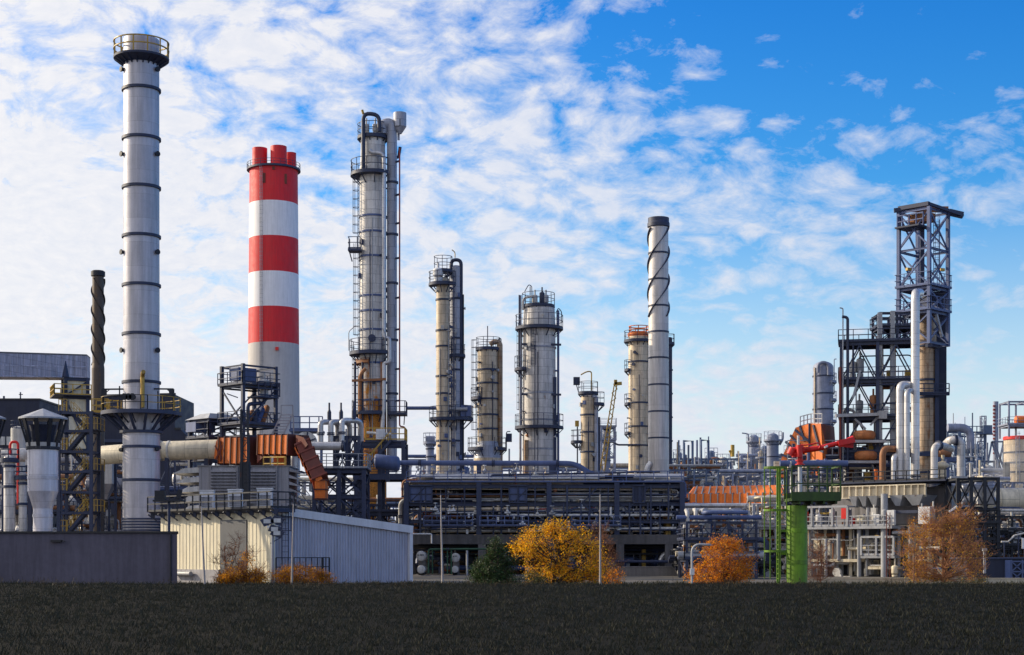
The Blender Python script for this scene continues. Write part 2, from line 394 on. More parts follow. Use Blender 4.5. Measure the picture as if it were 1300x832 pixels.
def frame(root, f, w, d, zs, pw=.35, m=None, nx=1, decks=(), brace=(), z0=0.0, rail=1.2, mr=None, brk_pat='X', dm=None, side=True, beam=None, ny=1):
    """posts, rings of beams at the heights zs, decks with railings at chosen heights, bracing in chosen bays"""
    m = m or steel; mr = mr or m; zt = zs[-1]; beam = beam or pw*.8
    us = [w*i/nx for i in range(nx+1)]; vs = [d*i/ny for i in range(ny+1)]
    for u in us:
        for v in vs:
            G().bar(f(u, v, z0), f(u, v, zt), pw, up=f(0, 1)-f(0, 0)).build('post', m, root)
    for z in zs:
        g = G(); zz = z-pw*.5
        for v in vs: g.ibeam(f(-.0, v, zz), f(w, v, zz), beam*.75, beam*1.25)
        for u in us: g.ibeam(f(u, 0, zz), f(u, d, zz), beam*.7, beam*1.15)
        g.build('beam_ring', m, root)
    lv = [z0]+list(zs)
    for i in brace:
        g = G(); a, b = lv[i], lv[i+1]; bw = pw*.42
        for k, (u0, u1) in enumerate(zip(us[:-1], us[1:])):
            for v in (0, d):
                if brk_pat == 'X' or (brk_pat == 'Z' and (k+i) % 2 == 0): g.bar(f(u0, v, a), f(u1, v, b-pw), bw)
                if brk_pat == 'X' or (brk_pat == 'Z' and (k+i) % 2): g.bar(f(u1, v, a), f(u0, v, b-pw), bw)
                if brk_pat == 'K':
                    um = (u0+u1)/2; g.bar(f(u0, v, a), f(um, v, b-pw), bw); g.bar(f(u1, v, a), f(um, v, b-pw), bw)
        if side:
            for u in (0, w):
                g.bar(f(u, 0, a), f(u, d, b-pw), bw)
                if brk_pat != 'Z': g.bar(f(u, d, a), f(u, 0, b-pw), bw)
        g.build('bracing', m, root)
    for z in decks:
        e = pw*.5+.15
        p = G()
        c = f(w/2, d/2, z+.08); dx = (f(1, 0)-f(0, 0)); an = math.atan2(dx.y, dx.x)
        p.box(c, (w+2*e, d+2*e, .12), an)
        dk = p.build('deck', dm or m, root)
        if rail:
            G().rail([f(-e, -e, z+.14), f(w+e, -e, z+.14), f(w+e, d+e, z+.14), f(-e, d+e, z+.14)], rail, 1.7, .04, closed=True).build('railing', mr, dk)

def vessel_v(root, c, r, h, m, name='vessel', skirt=.8, n=18):
    g = G().lathe([(r*.85, 0), (r*.85, skirt)], c, n)
    pr = [(r*math.cos(R(k)), skirt+r*.5-r*.5*math.sin(R(k))) for k in range(90, -1, -18)]+[(r*math.cos(R(k)), h-r*.5+r*.5*math.sin(R(k))) for k in range(0, 91, 18)]
    g.lathe(pr, c, n, smooth=True)
    g.rod((c[0], c[1], c[2]+h-.1), (c[0], c[1], c[2]+h+.7), r*.16+.05)
    return g.build(name, m, root)
def vessel_h(root, p, q, r, m, name='drum', n=18, saddle=True, endm=None):
    p, q = V(p), V(q); d = (q-p).normalized(); g = G(); path = []; rr = []
    prof = [(-r*.35*math.sin(R(k)), r*math.cos(R(k))) for k in range(90, -1, -22)]
    a = d.cross(V((0,0,1))).normalized(); b = V((0,0,1)); rows = []
    for s, rad in prof: rows.append((p+d*s, max(rad, 1e-3)))
    for s, rad in reversed(prof): rows.append((q-d*s, max(rad, 1e-3)))
    vs = [c+(a*math.cos(2*math.pi*k/n)+b*math.sin(2*math.pi*k/n))*rad for c, rad in rows for k in range(n)]
    g.add(vs, [(i*n+k, i*n+(k+1)%n, (i+1)*n+(k+1)%n, (i+1)*n+k) for i in range(len(rows)-1) for k in range(n)], True)
    if saddle:
        for t in (.2, .8):
            c = p.lerp(q, t); g.bar(c-b*(r*1.5), c-b*(r*.6), r*1.5, .25, up=d)
    return g.build(name, m, root)

def fittings(root, px, Y, rpx, y0, y1, seed, n=14, mats=None):
    # nozzles, gauges, manholes, junction boxes and a conduit on a column shell
    rng = random.Random(seed); u = Y/F; x = X(px, Y); r = rpx*u; mats = mats or [steel, offwh, ltsteel, bluest]
    for k in range(n):
        a = R(rng.uniform(-175, -5)); d = V((math.cos(a), math.sin(a), 0)); p = V((x, Y, Z(rng.uniform(y0, y1), Y)))+d*r; s = rng.choice((.1, .14, .2))
        if rng.random() < .65: G().rod(p-d*.1, p+d*(.3+s), s, n=9).rod(p+d*(.22+s), p+d*(.32+s), s*1.5, n=9).build('nozzle', rng.choice(mats), root)
        else: G().box(p+d*.15, (.45, .3, .6), a+math.pi/2).build('junction_box', rng.choice(mats), root)
    for k in range(2):
        a = R(rng.uniform(-150, -30)); d = V((math.cos(a), math.sin(a), 0)); ya = rng.uniform(y0, y0+(y1-y0)*.35); p = V((x, Y, 0))+d*(r+.1)
        G().rod(p+V((0,0,Z(y1, Y))), p+V((0,0,Z(ya, Y))), .06, n=6).build('conduit', rng.choice([steel, ltsteel]), root)

def rand_route(rng, f, w, d, z0, z1, segs=4):
    p = [rng.uniform(0, w), rng.uniform(0, d), rng.uniform(z0, z1)]; out = [f(*p)]; last = None
    for k in range(segs):
        ax = rng.choice([a for a in (0, 2, 2, 0, 1) if a != last]); last = ax
        if ax == 0: p[0] = rng.uniform(0, w)
        elif ax == 1: p[1] = rng.uniform(0, d)
        else: p[2] = rng.uniform(z0, z1)
        if (f(*p)-out[-1]).length > .5: out.append(f(*p))
    if len(out) < 2: out.append(out[0]+V((0,0,2)))
    return out

def process_unit(label, px0, px1, ytop, Y, depth, ang, seed, levels=3, nx=3, mats=None, fm=None, vess=4, pipes=10, hdr=2, rail=1.3, cat='process unit', group=None, tall=0, zlow=0.0):
    rng = random.Random(seed); fm = fm or steel; mats = mats or [alu, whitep, pipeal, rustpip]
    x0, x1 = X(px0, Y), X(px1, Y); w = (x1-x0)/max(math.cos(R(ang)), .6); zt = Z(ytop, Y)
    root = thing('process_unit', label, cat, (x0, Y, 0), group); f = frm(x0, Y, ang)
    zs = [zlow+(zt-zlow)*(i+1)/levels for i in range(levels)]
    frame(root, f, w, depth, zs, max(.22, .0011*Y), fm, nx, zs[:-1] if levels > 1 else (), range(0, levels, 2), rail=rail, brk_pat='Z', z0=0)
    for k in range(vess):
        i = rng.randrange(levels); zb = ([zlow]+zs)[i]; hh = zs[i]-zb
        u, v = rng.uniform(.08, .92)*w, rng.uniform(.1, .8)*depth
        if rng.random() < .6: vessel_v(root, f(u, v, zb+.1), rng.uniform(.35, .9)*hh*.22+.2, hh*rng.uniform(.55, 1.15), rng.choice(mats))
        else: vessel_h(root, f(u, v, zb+hh*.4), f(min(w, u+hh*rng.uniform(.6, 1.2)), v, zb+hh*.4), hh*.16+.15, rng.choice(mats))
    for k in range(pipes):
        pt = fillet(rand_route(rng, f, w, depth, zlow+.6, zt+1.2, rng.randint(3, 5)), .6, 3)
        G().tube(pt, rng.choice([.1, .14, .2, .3])*max(1, Y/260), 7).build('pipe', rng.choice(mats), root)
    for k in range(hdr):
        z = rng.choice(zs)+.35+rng.random()*.4; v = rng.uniform(-.2, depth*.5)
        G().rod(f(-.8, v, z), f(w+.8, v, z), rng.uniform(.18, .4)*max(1, Y/260), n=8).build('pipe', rng.choice(mats), root)
    for k in range(tall):
        u, v = rng.uniform(.05, .95)*w, rng.uniform(.1, .9)*depth; h = zt+rng.uniform(1.5, 6)
        g = G().rod(f(u, v, zt-2), f(u, v, h), rng.uniform(.06, .2)*max(1, Y/300), n=7); g.build('vent_pipe', rng.choice(mats+[fm]), root)
    # small fittings: valves with handwheels, cable trays, junction boxes
    g = G(); g2 = G()
    for k in range(levels*nx*5):
        i = rng.randrange(levels); zb = ([zlow]+zs)[i]; hh = zs[i]-zb
        c = f(rng.uniform(0, w), rng.uniform(-.2, depth*.6), zb+rng.uniform(.1, .9)*hh); s = rng.uniform(.25, .6)*max(1, Y/300)
        if rng.random() < .5: g.box(c, (s, s, s*rng.uniform(.7, 1.8)), R(ang))
        else:
            g2.rod(c, c+V((0, 0, s*1.6)), s*.12, n=6); g2.lathe([(s*.5, -.04), (s*.5, .04), (s*.38, .04), (s*.38, -.04), (s*.5, -.04)], (c.x, c.y, c.z+s*1.6), 10)
            g2.rod(c-V((s*.6, 0, 0)), c+V((s*.6, 0, 0)), s*.32, n=8)
    o = g.build('instrument_boxes', rng.choice([offwh, whitep, ltsteel]), root); o['kind'] = 'stuff'
    o = g2.build('valves', rng.choice([ltsteel, pipeal, offwh]), root); o['kind'] = 'stuff'
    return root
# ---------------------------------------------------------------- the ground
def sheet(name, x0, x1, y0, y1, z, m, kind='structure'):
    o = G().add([(x0,y0,z),(x1,y0,z),(x1,y1,z),(x0,y1,z)], [(0,1,2,3)]).build(name, m); o['kind'] = kind; return o
asphalt = mat('asphalt', (.010,.010,.011), .95, var=.55, scale=.22, streak=0, bump=.35, rand=0)
asphalt.node_tree.nodes['Principled BSDF'].inputs['Specular IOR Level'].default_value = .06
gravel  = mat('gravel_ground', (.10,.092,.082), .95, var=.4, scale=.4, streak=0, bump=.5, rand=0)
verge   = mat('dark_soil', (.022,.021,.014), .95, var=.5, scale=.6, streak=0, bump=.6, rand=0)
sheet('ground', -6000, 6000, -300, 12000, 0, gravel)
sheet('road', -260, 260, 97, 107, .006, asphalt)
# low rough bank between the viewer and the site road
bankm = mat('dark_bank_soil', (.012,.011,.008), .95, var=.5, scale=.5, streak=0, bump=.6); bankm.node_tree.nodes['Principled BSDF'].inputs['Specular IOR Level'].default_value = .05
def bank_z(x, y):
    t = min(max((y-26)/62, 0), 1); t = t*t*(3-2*t)*.35+t*.65; q = min(max((97.5-y)/8.5, 0), 1); q = q*q*(3-2*q)
    n = math.sin(x*.31+y*.11)*.5+math.sin(x*.83-y*.37+1.3)*.3+math.sin(x*1.9+y*.9)*.2
    return (.70*t+.055*n*min(1,t*3))*q+.02
nx, ny = 150, 60; vs = [(-75+150*i/nx, 8+89.2*j/ny, bank_z(-75+150*i/nx, 8+89.2*j/ny)) for j in range(ny+1) for i in range(nx+1)]
bk = G().add(vs, [(j*(nx+1)+i, j*(nx+1)+i+1, (j+1)*(nx+1)+i+1, (j+1)*(nx+1)+i) for j in range(ny) for i in range(nx)], True).build('grass_bank', bankm); struct(bk)
sheet('verge', -260, 260, 107.25, 119, .012, verge)
kb = G().box((0, 107.12, .05), (520, .25, .14)); struct(kb.build('kerb', concrete, origin=(0, 107.12, 0)))

# ---------------------------------------------------------------- dark flat-roofed building, front left
Y = 114; xr = X(225, Y); zt = Z(677, Y)
b = thing('utility_building', 'dark grey plastered flat-roofed building at the far left, in front of the tall silver stack', 'building', (xr-14, Y, 0))
xk = X(224, Y+7)
G().prism([(xr-28,Y,0),(xr,Y,0),(xk,Y+7,0),(xr-28,Y+7,0)], (0,0,zt)).build('wall', plaster, b)
rf = G().prism([(xr-28.1,Y-.15,zt),(xr+.12,Y-.15,zt),(xk+.12,Y+7.15,zt),(xr-28.1,Y+7.15,zt)], (0,0,.13)).build('roof', coping, b)
G().box((X(72, Y), Y-.12, Z(687, Y)), (.75, .24, .16)).bar((X(78,Y), Y-.1, Z(686.5,Y)), (X(84,Y), Y-.35, Z(687.5,Y)), .07).build('wall_lamp', coping, b)
G().tube([(xr-.45, Y-.1, 0), (xr-.45, Y-.1, zt-.1)], .06, 8).build('downpipe', coping, b)

# ---------------------------------------------------------------- tall silver stack
Y = 145; u = Y/F
s = column('tall bare silver steel chimney stack with yellow railed crown, leftmost tall stack', 179.5, 51, 22, Y, stackm, 'stack', 'chimney_stack',
           prof=[(690,23.2),(668,23.2),(549,23.2),(530,22.8),(80,22.2)], top='open')
stiff_rings(s, 179.5, Y, (115,177,239,301,363,425,486,568,610), 22.9, steel, .12)
stiff_rings(s, 179.5, Y, (549,), 23.2, steel, .28)
x, zb = X(179.5, Y), Z(668, Y)
g = G()
for k in range(5): g.lathe([(23*u, -.08), (24.6*u, -.07), (24.6*u, .07), (23*u, .08)], (x, Y, zb+.26*k-.4), 30)
g.build('base_flange', steel, s)
g = G().lathe([(22*u, Z(83,Y)), (34.5*u, Z(76.5,Y)), (34.8*u, Z(74,Y)), (22*u, Z(74,Y))], (x, Y, 0), 36)
for k in range(20):
    w = R(18*k); c, q = math.cos(w), math.sin(w)
    g.hexa([(x+a*c-t*q, Y+a*q+t*c, z) for z, aa in ((Z(86,Y), 22*u), (Z(77,Y), 34*u)) for a, t in ((22*u,-.05),(aa,-.05),(aa,.05),(22*u,.05))])
top = g.build('crown_platform', steel, s)
G().rail(arc(x, Y, Z(74,Y), 34.2*u, 0, 360, 36), 1.4, 1.28, .055, kick=False).build('railing', yellow, top)
for k, py in enumerate((91, 198, 322, 446)):
    for sg in (-1, 1):
        q = V((x+sg*20.5*u, Y-8*u, Z(py,Y))); d = V((sg*.75, -.66, 0))
        G().rod(q-d*.2, q+d*.22, .17, n=10).rod(q+d*.22, q+d*.32, .25, n=10).build('sampling_nozzle', black, s)
# lower ring platform
zp = Z(524, Y); p = G().ann((x, Y, zp), 22.5*u, 50*u, .2, 0, 360, 36)
for k in range(14):
    w = R(360/14*k+8); c, q = math.cos(w), math.sin(w)
    p.bar((x+23*u*c, Y+23*u*q, Z(549,Y)), (x+48*u*c, Y+48*u*q, zp-.2), .2)
    p.bar((x+36*u*c, Y+36*u*q, zp-.3), (x+23.4*u*c, Y+23.4*u*q, Z(538,Y)), .1)
p.lathe([(49*u,-.3),(50.3*u,-.3),(50.3*u,.04),(49*u,.04)], (x,Y,zp), 36)
p = p.build('ring_platform', steel, s)
G().rail(arc(x, Y, zp, 49.3*u, -68, 215, 30), 1.3, 1.4, .035, kick=False).build('railing', yellow, p); G().rail(arc(x, Y, zp, 49.3*u, 215, 292, 12), 1.3, 1.4, .035, kick=False).build('railing', black, p)
for pxx, h in ((134, 496), (224, 496), (163, 495), (209, 500)):
    dx = X(pxx, Y)-x; yy = Y-math.sqrt(max((48*u)**2-dx*dx, 0)); xx = X(pxx, Y)
    sg = 1 if pxx < 179 else -1
    if pxx in (134, 224):
        g = G().bar((xx, yy, zp), (xx, yy, Z(h,Y)), .16, up=(0,1,0)).bar((xx, yy, Z(h,Y)), (xx+sg*2.2, yy+.5, Z(h-1,Y)), .1, .14).bar((xx,yy,Z(h+8,Y)),(xx+sg*.6,yy+.2,Z(h,Y)),.08).box((xx+sg*.2,yy,Z(h+5,Y)),(.35,.3,.7)); g.build('davit', black, s)
    else: G().bar((xx, yy, zp), (xx, yy, Z(h,Y)), .1, up=(0,1,0)).build('rail_post', black, s)
G().tube(fillet([(X(187,Y), Y-26*u, Z(520,Y)), (X(187,Y), Y-26*u, Z(479,Y)), (X(190,Y), Y-34*u, Z(476,Y))], .4), .2, 10).build('horn_pipe', brass, s)
g = G()
for pxx in (166, 171, 176):
    g.rod((X(pxx,Y), Y-26*u, Z(507,Y)), (X(pxx,Y), Y-33*u, Z(507,Y)), .22, n=10).rod((X(pxx,Y), Y-33*u, Z(507,Y)), (X(pxx,Y), Y-34*u, Z(507,Y)), .32, n=10)
g.build('sampling_ports', black, s)
for k, py in enumerate((572, 571)):
    sg = (-1, 1)[k]; q = V((x+sg*21*u, Y-9*u, Z(py,Y))); G().rod(q, q+V((sg*.2,-.3,0)), .2, n=10).build('sampling_nozzle', black, s)
c0 = V((X(203,Y), Y-6, Z(650,Y)))

# ---------------------------------------------------------------- thin dark stack with strakes
Y = 170; u = Y/F; x = X(124.5, Y)
s = column('thin dark brown stack with spiral strakes beside the tall silver stack', 124.5, 344, 7.2, Y, mat('weathered_dark_steel', (.10,.075,.06), .5, .35, rust=.35, rustcol=(.22,.11,.03), seam=('cyl',1.6,3.0), seamcol=.6), 'stack', 'chimney_stack', prof=[(600,8),(468,8),(462,7.2),(352,7.2)], top='open')
G().lathe([(7.3*u,-.3),(8.8*u,-.25),(8.8*u,.25),(7.3*u,.3)], (x,Y,Z(348,Y)), 24).build('crown_ring', black, s)
for k in range(3):
    v = []; 
    for i in range(49):
        t = i/48; w = R(120*k+t*540); z = Z(354+t*110, Y)
        for r in (7*u, 9.1*u): v.append((x+r*math.cos(w), Y+r*math.sin(w), z))
    G().add(v, [(2*i,2*i+1,2*i+3,2*i+2) for i in range(48)]).build('strake', black, s)

# ---------------------------------------------------------------- hooded exhaust stacks
def hood_stack(px, label):
    Y = 128; u = Y/F; x = X(px, Y)
    s = thing('hooded_stack', label, 'stack', (x, Y, 0), 'hooded exhaust stacks at the far left')
    pr = [(12*u, 0), (12*u, Z(646,Y)), (18.8*u, Z(624,Y)), (18.8*u, Z(569,Y)), (16*u, Z(569,Y)), (16*u, Z(600,Y))]
    G().lathe(pr, (x, Y, 0), 36).build('shell', stackm, s)
    stiff_rings(s, px, Y, (569.5,), 19, black, .12); stiff_rings(s, px, Y, (607,), 18.8, stackm, .04)
    stiff_rings(s, px, Y, (655,), 12, stackm, .05)
    G().lathe([(.05, Z(519,Y)), (31.5*u, Z(531,Y)), (31.5*u, Z(533,Y)), (30.6*u, Z(533,Y)), (.05, Z(521,Y))], (x, Y, 0), 10).build('hood', ltsteel, s)
    for k in range(10):
        w = R(36*k+18); c, q = math.cos(w), math.sin(w)
        G().bar((x+17.4*u*c, Y+17.4*u*q, Z(571,Y)), (x+28.5*u*c, Y+28.5*u*q, Z(532.5,Y)), .3, .16, up=(c,q,0)).build('strut', black, s)
    g = G()
    for k in range(10):
        w = R(36*k); c, q = math.cos(w), math.sin(w); g.box((x+17.6*u*c, Y+17.6*u*q, Z(566.5,Y)), (.36,.5,.5), w)
    g.build('foot_blocks', offwh, s)
    G().lathe([(12*u, Z(569,Y)), (15*u, Z(548,Y)), (17*u, Z(540,Y))], (x, Y, 0), 20).build('inner_cone', navycl, s)
hood_stack(54.5, 'squat silver exhaust stack under a wide conical hood behind the dark building')
hood_stack(-23.5, 'hooded exhaust stack cut off by the left edge, only its eave in view')

# ---------------------------------------------------------------- stair tower with yellow handrails
Y = 146; u = Y/F; x0, x1 = X(80.5, Y), X(121.5, Y); W = x1-x0; D = 2.6; f = frm(x0, Y-1.5)
s = thing('stair_tower', 'open dark steel stair tower with yellow handrails beside the silver stack', 'stair tower', (x0, Y-1.5, 0))
lv = [Z(p, Y) for p in (728, 702, 676, 650, 624, 598, 573, 547, 524)]
for a in (0, W):
    for b in (0, D): G().bar(f(a,b,0), f(a,b,lv[-1]+ (1.2 if b else 0)), .3, up=(0,1,0)).build('post', steel, s)
for i, z in enumerate(lv):
    left = i % 2 == 0; g = G().bar(f(0,0,z-.15), f(W,0,z-.15), .12, .22).bar(f(0,D,z-.15), f(W,D,z-.15), .12, .22).bar(f(0,0,z-.15), f(0,D,z-.15), .12, .22).bar(f(W,0,z-.15), f(W,D,z-.15), .12, .22)
    g.build('beam_ring', steel, s)
    a, b = (0, .75) if left else (W-.75, W+.55)
    dk = G().box(f((a+b)/2, D/2, z), (b-a, D, .08)).build('landing', steel, s)
    G().rail([f(a,0,z), f(b,0,z)], 1.1, 1.0, .026, kick=False).rail([f(0 if left else b,0,z), f(0 if left else b,D,z)], 1.1, 1.2, .024, kick=False).build('railing', yellow, dk)
    if i+1 < len(lv):
        z2 = lv[i+1]; p, q = (.7, W-.7) if left else (W-.7, .7); vv = .35 if left else 1.5
        g = G()
        for v in (vv, vv+.95): g.bar(f(p,v,z-.05), f(q,v,z2-.05), .07, .28)
        for k in range(1, 9):
            t = k/9; c = f(p+(q-p)*t, vv+.48, z+(z2-z)*t); g.box(c, (.3,.95,.05))
        fl = g.build('stair_flight', steel, s)
        g = G()
        for v in (vv, vv+.95):
            for h in (.55, 1.05): g.bar(f(p,v,z+h), f(q,v,z2+h), .045)
            for t in (0,.33,.66,1): g.bar(f(p+(q-p)*t,v,z+(z2-z)*t), f(p+(q-p)*t,v,z+(z2-z)*t+1.05), .045, up=(0,1,0))
        g.build('handrail', yellow, fl)
        if i % 2 == 0: G().bar(f(0,D,z), f(W,D,lv[min(i+2,8)]), .12).bar(f(W,0,z), f(W,D,z2), .1).build('bracing', steel, s)
zq = Z(524.5, Y); gw = G().box((X(136,Y), Y-.2, zq-.12), (X(152,Y)-X(120,Y), 1.6, .12)); gw = gw.build('gangway', steel, s)
G().rail([(X(120,Y), Y-1, zq), (X(141,Y), Y-1, zq)], 1.2, 1, .05).rail([(X(120,Y), Y+.6, zq), (X(150,Y), Y+.6, zq)], 1.2, 1, .05).build('railing', yellow, gw)

# ---------------------------------------------------------------- conveyor gallery and transfer tower
c = thing('conveyor_gallery', 'long raised grey conveyor gallery running in from the left edge', 'conveyor', (X(0,200), 200, 0))
a, b = P(-70, 478, 193), P(110.5, 480, 221); a2, b2 = P(-70, 446.5, 193), P(110.5, 452, 221); dv = V((-.45, 3.4, 0))
G().hexa([a, b, b+dv, a+dv, a2, b2, b2+dv, a2+dv]).build('cladding', galv, c)
up = V((0,0,1)); G().hexa([a2+up*.01-V((0,.12,0)), b2+up*.01-V((0,.12,0)), b2+dv, a2+dv, a2+up*.2-V((0,.12,0)), b2+up*.2-V((0,.12,0)), b2+dv+up*.2, a2+dv+up*.2]).build('roof', roofm, c)
g = G()
for k in range(22):
    t = k/21; p, q = a.lerp(b, t), a2.lerp(b2, t); g.bar(p-V((0,.05,0)), q-V((0,.05,0)), .09, .1, up=(0,1,0))
for h in (.04, .5): g.bar(a.lerp(a2,h)-V((0,.05,0)), b.lerp(b2,h)-V((0,.05,0)), .1, .12)
g.build('cladding_ribs', galv, c)
Y = 214; t = thing('transfer_tower', 'cream clad transfer tower with dark frame carrying the end of the conveyor', 'tower', (X(86,Y), Y, 0))
f = frm(X(86,Y), Y-1, 38); zt = Z(480,Y); w, d = 3.0, 2.2
f = frm(X(86,Y), Y-1, 22); w = (X(112,Y)-X(86,Y))*1.05; d = 3.4
c0 = f(w/2, d/2, zt/2); G().box(c0, (w-.3, d-.3, zt-.4), R(22)).build('cladding', cream, t)
frame(t, f, w, d, [Z(570,Y), Z(503,Y), zt], .45, steel, brace=(1,2), brk_pat='Z', side=True)
for i, z in enumerate((Z(503,Y),)):
    dk = G().box(f(w/2, d/2, z), (w+3.2, d+2.6, .2), R(22)).build('deck', steel, t)
    G().rail([f(-1.6,-1.3,z), f(w+1.6,-1.3,z), f(w+1.6,d+1.3,z), f(-1.6,d+1.3,z)], 1.4, 1.2, .06, closed=True).build('railing', yellow, dk)
G().lathe([(.5,0),(.06,2.2)], f(0,0,zt), 6).build('roof_spike', steel, t)

# ---------------------------------------------------------------- dark blue buildings behind
Y = 300
b = thing('boiler_house', 'low navy clad boiler house at the left edge behind the hooded stack', 'building', (X(0,Y), Y, 0))
G().box((X(10,Y), Y+8, Z(508,Y)/2), (X(50,Y)-X(-30,Y), 16, Z(508,Y))).build('wall', navycl, b)
G().box((X(10,Y), Y+8, Z(508,Y)+.15), (X(50,Y)-X(-30,Y)+.4, 16.4, .3)).build('roof', coping, b)
g = G(); g.bar(P(26,508,Y), P(26,498,Y), .2).bar(P(24,501,Y), P(29,501,Y), .15).bar(P(5,508,Y), P(5,503,Y), .3); g.build('aerial', steel, b)
g = G()
for k in range(6): g.box((X(4+8*k,Y), Y-.2, Z(560,Y)), (.9,.3,1.6))
g.build('window_strip', offwh, b)
b = thing('turbine_hall', 'stepped navy clad turbine hall behind the tall silver stack', 'building', (X(180,Y), Y, 0))
poly = [(128,741),(128,503),(222,501),(222,545),(229,545),(243,560),(243,741)]
G().prism([P(a,min(c,732),Y) for a, c in poly], (0, 18, 0)).build('wall', navycl, b)
g = G().bar(P(127,502.5,Y), P(223,500.5,Y), .5, .4).bar(P(222,544.5,Y), P(230,544.5,Y), .5, .4); g.build('roof_edge', coping, b)
g = G().box((X(145,Y), Y-.4, Z(521,Y)), (6,.5,2)).box((X(150,Y), Y-.4, Z(560,Y)), (9,.5,.6)); g.build('louvre', steel, b)
g = thing('storage_silo', 'pale flat-topped silo between the boiler house and the hooded stack', 'silo', (X(22,230), 230, 0))
G().lathe([(9*.115,0),(9*.115,Z(545,230)),(8*.115,Z(543,230)),(.01,Z(541,230))], (X(23,230),230,0), 24).build('shell', offwh, g)
G().rail(arc(X(23,230),230,Z(545,230),1.0,0,360,16),1.2,.8,.04).build('railing', steel, g)
doorm = mat('shade_toned_door', (.075,.08,.095), .5, seam=('box',.5,9.0), seamcol=.7)  # door colour darkened so this stretch of wall reads as shaded
# ---------------------------------------------------------------- cream shed with ribbed end wall
Cn, Lf, Rt = V((X(345,122), 122, 0)), V((X(204,133.5), 133.5, 0)), V((X(518.5,131), 131, 0)); Bk = Lf+Rt-Cn
zC, zR = Z(646,122), Z(671,131); zL = zC; zB = zR
s = thing('industrial_shed', 'cream and grey sheet metal shed with a slanting white roof edge', 'shed', Cn)
up = V((0,0,1))
def ribwall(a, b, za, zb, m, name, pitch=.26, dep=.045, z0=0.0):
    g = G(); L = (b-a).length; d = (b-a).normalized(); nrm = V((d.y, -d.x, 0)); n = int(L/pitch); pts = []
    for i in range(n):
        for t, o in ((0,0),(.55,0),(.65,1),(.9,1)):
            q = (i+t)/n; pts.append((a+(b-a)*q+nrm*(o*dep), za+(zb-za)*q))
    pts.append((b, zb))
    vs = [];
    for p, z in pts: vs += [p+up*z0, p+up*z]
    g.add(vs, [(2*i, 2*i+2, 2*i+3, 2*i+1) for i in range(len(pts)-1)])
    return g.build(name, m, s)
ribwall(Lf, Cn, zL, zC, cream, 'side_wall', .5, .03)
ribwall(Cn, Rt, zC, zR, ribbed, 'gable_wall', .27, .10)
G().add([Rt, Bk, Bk+up*zB, Rt+up*zR, Lf, Lf+up*zL], [(0,1,2,3),(1,4,5,2)]).build('rear_wall', ribbed, s)
n1 = (Rt-Cn).normalized(); nF = V((n1.y, -n1.x, 0))
G().hexa([Cn+up*zC+nF*.25, Rt+up*zR+nF*.25+n1*.2, Bk+up*zB+n1*.2, Lf+up*zL, Cn+up*(zC+.18)+nF*.25, Rt+up*(zR+.18)+nF*.25+n1*.2, Bk+up*(zB+.18)+n1*.2, Lf+up*(zL+.18)]).build('roof', roofm, s)
G().bar(Cn+up*(zC-.1)+nF*.3-n1*.05, Rt+up*(zR-.1)+nF*.3+n1*.22, .12, .62).build('roof_trim', trim, s)
G().box(Rt+nF*.16+n1*.06+up*(zR/2-.1), (.34,.3,zR-.4), math.atan2(n1.y,n1.x)).build('corner_trim', trim, s)
G().box(Cn+nF*.1+up*(zC/2-.2), (.3,.3,zC-.5), math.atan2(n1.y,n1.x)).build('corner_trim', cream, s)
sd = (Cn-Lf).normalized(); nS = V((sd.y, -sd.x, 0))
def onside(px):      # point on the side wall under a photo column
    k = (px-CX)/F; t = (Lf.x-k*Lf.y)/(k*sd.y-sd.x); return Lf+sd*t
a, b = onside(226), onside(280)
G().box((a+b)/2+nS*.12+up*.55, ((b-a).length, .2, 1.1), math.atan2(sd.y,sd.x)).build('base_shade_strip', greycl, s)  # grey strip stands for the shadow along the wall foot
a = onside(281); b = onside(314)
G().box((a+b)/2+nS*.07+up*2.6, ((b-a).length, .07, 5.0), math.atan2(sd.y,sd.x)).build('sliding_door', doorm, s)  # its dark colour stands in for shade on the wall
a = onside(237); G().rod(a+nS*.5+sd*-1.2+up*.75, a+nS*.5+sd*1.4+up*.75, .2).build('duct', ltsteel, s)

# walkway with railing along the side wall top, cat ladder down the corner
zw = zC+.02; w0, w1 = Lf-sd*.5+nS*.15, Cn+sd*1.2+nS*.15
wk = thing('roof_walkway', 'dark railed walkway along the top of the cream shed wall', 'walkway', Cn+up*zw)
dk = G().hexa([w0+up*(zw-.3), w1+up*(zw-.3), w1-nS*1.5+up*(zw-.3), w0-nS*1.5+up*(zw-.3), w0+nS*.85+up*zw, w1+nS*.85+up*zw, w1-nS*1.5+up*zw, w0-nS*1.5+up*zw])
for k in range(12):
    c = w0.lerp(w1, k/11); dk.bar(c+up*(zw-.75)-nS*.1, c+nS*.8+up*(zw-.2), .09).bar(c+nS*.3+up*(zw-.5), c+nS*.3+up*(zw-.1), .3)
dk = dk.build('deck', steel, wk)
G().rail([w0+nS*.8+up*zw, w1+nS*.8+up*zw, w1-nS*1.4+up*zw], 1.25, 1.15, .055).build('railing', black, dk)
c = Cn+n1*1.0+nF*.35
G().ladder(c+up*1.9, zC-1.6, nF, .6).build('ladder', steel, wk)
cg = thing('ladder_cage_fence', 'low dark mesh fence around the foot of the shed corner ladder', 'fence', Cn+nF*.6)
g = G()
q = [Cn+n1*-.4+nF*1.2, Cn+n1*4.6+nF*1.2, Cn+n1*4.6+nF*.2]
g.rail([p+up*.6 for p in q], 1.5, .55, .035)
g.build('railing', black, cg)
g = G()
for p in q: g.bar(p, p+up*2.1, .1, up=(0,1,0))
g.build('post', black, cg)
